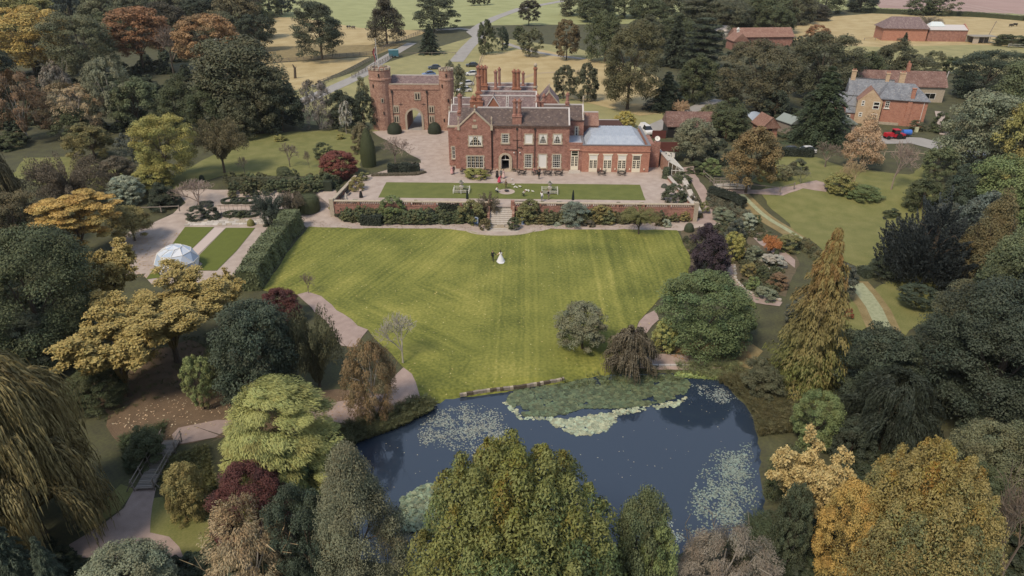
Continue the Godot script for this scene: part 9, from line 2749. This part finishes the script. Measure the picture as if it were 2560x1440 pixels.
		["spray", 19.84,-98.90,0.00,4.53,5.76, "leafolive", "small_tree", "small umbrella-shaped tree at the lawn edge right of the steps", 0.45,36],
		["round", 27.26,-108.53,0.58,4.26,4.56, "ivydark", "border_shrub", "dark dense shrub at the right corner of the terrace", 0,26],
		["shrub", 17.68,-105.07,0.10,1.61,2.98, "verydk", "border_shrub", "dark low shrub behind the umbrella-shaped tree", 0,18],
		["shrub", 24.06,-103.21,0.00,2.08,2.67, "rustgreen", "border_shrub", "reddish low shrub at the right border", 0,16],
		["shrub", 25.03,-102.19,0.00,1.24,1.72, "sage", "border_shrub", "pale grey mound at the right border", 0,10],
		["round", 28.37,-104.48,0.05,2.09,2.42, "oliveyellow", "border_shrub", "yellow-green shrub at the border end by the cross path", 0,14],
		["shrub", -11.77,-103.86,0.02,1.12,3.09, "sage", "border_shrub", "pale flowering mound in the left border", 0,18],
		["spiky", -17.13,-103.86,0.02,1.81,1.61, "yellowgreen", "border_plant", "spiky yellow plant in the left border", 0,10],
		["spiky", -8.50,-103.86,0.02,0.77,1.48, "yellowgreen", "border_plant", "spiky yellow plant near the blue gate", 0,9],
		["spiky", -2.15,-103.21,0.00,0.56,0.80, "yellowgreen", "border_plant", "tiny spiky plant at the bottom of the steps", 0,5],
		["shrub", -13.46,-104.48,0.05,2.09,4.04, "blackgreen", "border_shrub", "blackish shrub under the left terrace wall", 0,24],
		["shrub", -29.50,-107.26,0.37,2.27,2.34, "oliveyellow", "border_shrub", "climber at the left corner pier of the terrace", 0,14],
		["shrub", 4.25,-103.86,0.02,1.12,2.69, "olivelight", "border_shrub", "low light mound right of the blue gate", 0,16],
		["shrub", 7.15,-103.21,0.00,1.04,2.67, "sage", "border_shrub", "pale low mound left of the juniper", 0,16],
		["shrub", 12.32,-102.87,0.00,0.97,2.93, "browngreen", "border_shrub", "brownish low mound right of the juniper", 0,18],
		["ball", 26.84,-114.90,1.76,1.20,1.31, "greydk", "dome_shrub", "little dark dome on the terrace gravel corner", 0,7],
		["round", -27.11,-113.70,1.56,2.96,2.87, "oliveyellow", "border_shrub", "climbing shrub on the left terrace parapet", 0,16],
		["shrub", -26.78,-119.20,2.10,1.66,2.24, "leafolive", "border_shrub", "leafy climber at the far end of the left parapet", 0,12],
		["broad", -6.85,-120.81,2.10,1.82,5.59, "yellowleaf", "border_shrub", "yellow-flowered shrub below the big gable window", 0,30],
		["shrub", 34.96,-105.07,0.10,1.96,4.06, "greygreen", "rock_shrub", "grey-green shrub at the top of the rock garden", 0,24],
		["shrub", 37.85,-101.52,0.00,2.73,3.55, "sage", "rock_shrub", "silvery sage shrub in the rock garden", 0,22],
		["shrub", 39.24,-102.87,0.00,1.87,2.13, "darkgreen", "rock_shrub", "dark round shrub beside the stream", 0,13],
		["shrub", 34.67,-98.27,0.00,3.01,3.45, "greydk", "rock_shrub", "grey shrub beside the bright green shrub", 0,22],
		["shrub", 40.90,-92.96,0.00,2.90,3.91, "leafolive", "rock_shrub", "leafy olive shrub by the narrow channel", 0,26],
		["shrub", 34.52,-88.78,0.00,2.51,3.18, "greygreen", "rock_shrub", "grey-green mound left of the orange acer", 0,22],
		["shrub", 37.17,-88.11,0.00,1.76,4.11, "palegrey", "rock_shrub", "white-flowering shrub below the orange acer", 0,28],
		["shrub", 32.56,-84.27,0.00,2.14,2.26, "oliveyellow", "rock_shrub", "yellowish shrub at the top of the round bed", 0,16],
		["shrub", 34.09,-83.04,0.00,2.12,2.24, "darkgreen", "rock_shrub", "dark shrub in the round bed", 0,16],
		["shrub", 35.66,-81.26,0.00,2.09,3.30, "russet", "rock_shrub", "russet mound in the round bed", 0,24],
		["shrub", 31.81,-80.45,0.00,1.90,1.85, "leafgreen", "rock_shrub", "small green mound at the left of the round bed", 0,14],
		["shrub", 32.93,-77.87,0.00,1.75,3.19, "greygreen", "rock_shrub", "grey mound at the front of the round bed", 0,24],
		["ball", 38.58,-90.55,0.00,1.15,0.84, "darkgreen", "dome_shrub", "little clipped dome in the rock garden path", 0,6],
		["shrub", 28.47,-85.52,0.00,4.26,3.41, "olivedk", "rock_shrub", "olive shrub behind the bright green shrub", 0,24],
		["shrub", 41.30,-72.70,0.00,1.52,1.31, "rustred", "rock_shrub", "small red shrub on the grass right of the cypress", 0,10],
		["round", 42.03,-77.33,0.00,5.14,3.67, "greydk", "small_tree", "dark thin tree right of the orange-gold cypress", 0.2,28],
		["shrub", 51.04,-84.27,0.00,3.34,5.07, "greendkgrey", "rock_shrub", "dark shrub beside the stream crossing", 0,36],
		["shrub", 57.35,-86.80,0.00,3.09,5.11, "bluegreendk", "rock_shrub", "dark shrub at the end of the stream crossing hedge", 0,32],
		["round", 50.73,-75.22,0.00,3.12,4.56, "bluegreendk", "small_tree", "small dark tree on the right grass beside the green channel", 0.25,32],
		["shrub", 62.99,-106.46,0.25,1.28,3.01, "darkgreen", "rock_shrub", "low dark shrub at the edge of the far lawn", 0,18],
		["shrub", 30.53,-114.00,1.61,1.50,1.87, "olivedk", "rock_shrub", "shrub on the outer side of the right terrace wall", 0,10],
		["shrub", 30.83,-108.78,0.62,2.52,2.36, "browngreen", "rock_shrub", "brownish strip planting beside the right path", 0,14],
		["shrub", 32.18,-107.26,0.37,2.27,1.79, "leafolive", "rock_shrub", "green strip planting beside the right path", 0,10],
		["broad", -240.60,-358.54,2.10,16.64,26.67, "olivedk", "backdrop_tree", "dark distant tree in the solid wood along the top left edge", 0.02,48],
		["broad", -230.95,-372.33,2.10,17.21,27.64, "darkgreen", "backdrop_tree", "dark distant tree in the solid wood along the top left edge", 0.02,48],
		["broad", -209.77,-365.31,2.10,16.92,27.15, "midolive", "backdrop_tree", "dark distant tree in the solid wood along the top left edge", 0.02,48],
		["broad", -191.59,-355.24,2.10,16.50,24.24, "olivebrown", "backdrop_tree", "dark distant tree in the solid wood along the top left edge", 0.02,44],
		["broad", -180.66,-365.31,2.10,16.92,27.15, "darkgreen", "backdrop_tree", "dark distant tree in the solid wood along the top left edge", 0.02,48],
		["broad", -162.70,-358.54,2.10,16.64,24.45, "olivedk", "backdrop_tree", "dark distant tree in the solid wood along the top left edge", 0.02,44],
		["broad", -153.29,-372.33,2.10,17.21,27.64, "darkgreen", "backdrop_tree", "dark distant tree in the solid wood along the top left edge", 0.02,48],
		["broad", -136.50,-365.31,2.10,16.92,24.89, "browndk", "backdrop_tree", "dark distant tree in the solid wood along the top left edge", 0.02,44],
		["broad", -132.56,-387.15,2.10,17.82,21.51, "darkgreen", "backdrop_tree", "dark distant tree in the solid wood along the top left edge", 0.02,36],
		["broad", -190.14,-269.46,2.10,12.96,18.70, "yellowolive", "backdrop_tree", "dark distant tree in the solid wood along the top left edge", 0.02,44],
		["broad", -175.10,-394.99,2.10,18.15,36.55, "bluegreen", "backdrop_tree", "dark distant tree in the solid wood along the top left edge", 0.02,60],
		["broad", -181.12,-279.54,2.10,13.37,21.11, "midolive", "backdrop_tree", "dark distant tree in the solid wood along the top left edge", 0.02,48],
		["broad", -155.36,-279.54,2.10,13.37,17.59, "darkgreen", "backdrop_tree", "dark distant tree in the solid wood along the top left edge", 0.02,40],
		["broad", -113.21,-281.64,2.10,13.46,17.72, "olivedk", "backdrop_tree", "dark distant tree in the solid wood along the top left edge", 0.02,40],
		["broad", -109.01,-306.83,2.10,14.50,17.27, "darkgreen", "backdrop_tree", "dark distant tree in the solid wood along the top left edge", 0.02,36],
		["broad", 36.75,-394.99,2.10,17.37,24.23, "olivedk", "backdrop_tree", "dark distant tree in the solid wood along the top right edge", 0.02,44],
		["broad", 59.39,-387.15,2.10,17.06,23.77, "darkgreen", "backdrop_tree", "dark distant tree in the solid wood along the top right edge", 0.02,44],
		["broad", 64.24,-342.61,2.10,15.30,21.17, "darkgreen", "backdrop_tree", "dark distant tree in the solid wood along the top right edge", 0.02,44],
		["broad", 86.63,-375.93,2.10,16.62,27.91, "olivedk", "backdrop_tree", "dark distant tree in the solid wood along the top right edge", 0.02,48],
		["broad", 90.69,-342.61,2.10,15.30,23.43, "darkgreen", "backdrop_tree", "dark distant tree in the solid wood along the top right edge", 0.02,44],
		["broad", 109.58,-342.61,2.10,15.30,25.56, "midolive", "backdrop_tree", "dark distant tree in the solid wood along the top right edge", 0.02,48],
		["broad", 138.05,-358.54,2.10,15.93,22.24, "olivedk", "backdrop_tree", "dark distant tree in the solid wood along the top right edge", 0.02,40],
		["broad", 173.62,-407.34,2.10,17.86,22.59, "darkgreen", "backdrop_tree", "dark distant tree in the solid wood along the top right edge", 0.02,36],
		["broad", 110.72,-306.83,2.10,13.88,17.28, "darkgreen", "backdrop_tree", "dark distant tree in the solid wood along the top right edge", 0.02,36],
		["broad", 49.97,-279.54,2.10,12.80,15.90, "olivedk", "backdrop_tree", "dark distant tree in the solid wood along the top right edge", 0.02,40],
		["broad", 65.58,-279.54,2.10,12.80,19.36, "darkgreen", "backdrop_tree", "dark distant tree in the solid wood along the top right edge", 0.02,44],
		["broad", 93.39,-311.87,2.10,14.08,21.45, "olivedk", "backdrop_tree", "dark distant tree in the solid wood along the top right edge", 0.02,44],
		["broad", 51.35,-66.72,0.00,8.26,7.68, "olivedk", "green_tree", "olive tree low on the right slope above the great black-green evergreen", 0.02,60],
		["broad", 52.79,-57.46,0.00,13.78,7.18, "darkgreen", "dark_tree", "dark tree cut by the right edge behind the great black-green evergreen", 0.02,64],
		["round", 45.28,-61.07,0.00,6.48,6.26, "greendkgrey", "dark_tree", "dull dark tree left of the great black-green evergreen", 0.02,52],
		["broad", 40.24,-57.11,0.00,5.58,4.57, "darkgreen", "dark_tree", "dark tree between the pine and the great black-green evergreen", 0.02,44],
		["broad", 66.80,-90.83,0.00,10.43,8.47, "greygreendk", "green_tree", "grey-green tree behind the spiky blue-black yew", 0.02,52],
		["broad", -73.30,-93.69,0.00,9.44,9.09, "olivebrown", "green_tree", "olive-brown tree on the left edge behind the huge dark green tree", 0.02,60],
		["broad", -61.09,-83.04,0.00,8.21,6.60, "verydk", "dark_tree", "blackish tree between the flat-topped golden tree and the left edge", 0.02,48],
		["round", -41.40,-55.44,0.00,3.87,6.13, "darkgreen", "shrub", "dark bush under the yellow-leaved low tree beside the willow", 0,60],
		["broad", -30.07,-59.59,0.00,4.97,4.72, "darkgreen", "shrub", "dark bush between the ivy stump and the blue-green tree", 0,44],
		["broad", -18.57,-41.91,0.00,5.96,4.00, "freshgreen", "shrub", "fresh green lower bough of the feathery tree near the reeds", 0,48],
		["broad", 22.71,-42.36,0.00,5.57,3.70, "darkgreen", "shrub", "dark green bush on the right bank behind the pale yellow shrub", 0,44],
		["broad", 25.46,-57.11,0.00,4.16,4.59, "olivedk", "shrub", "low olive bush left of the orange-gold cypress at the water", 0,44],
		["broad", 30.18,-47.23,0.00,4.50,4.00, "verydk", "shrub", "blackish bush between the bank shrub and the weeping tree", 0,44],
	]
	for i in rows.size():
		var t = rows[i]
		plant(t[0], t[1], t[2], t[3], t[4], t[5], t[6], t[7], t[8], t[9], t[10], i * 2.39)
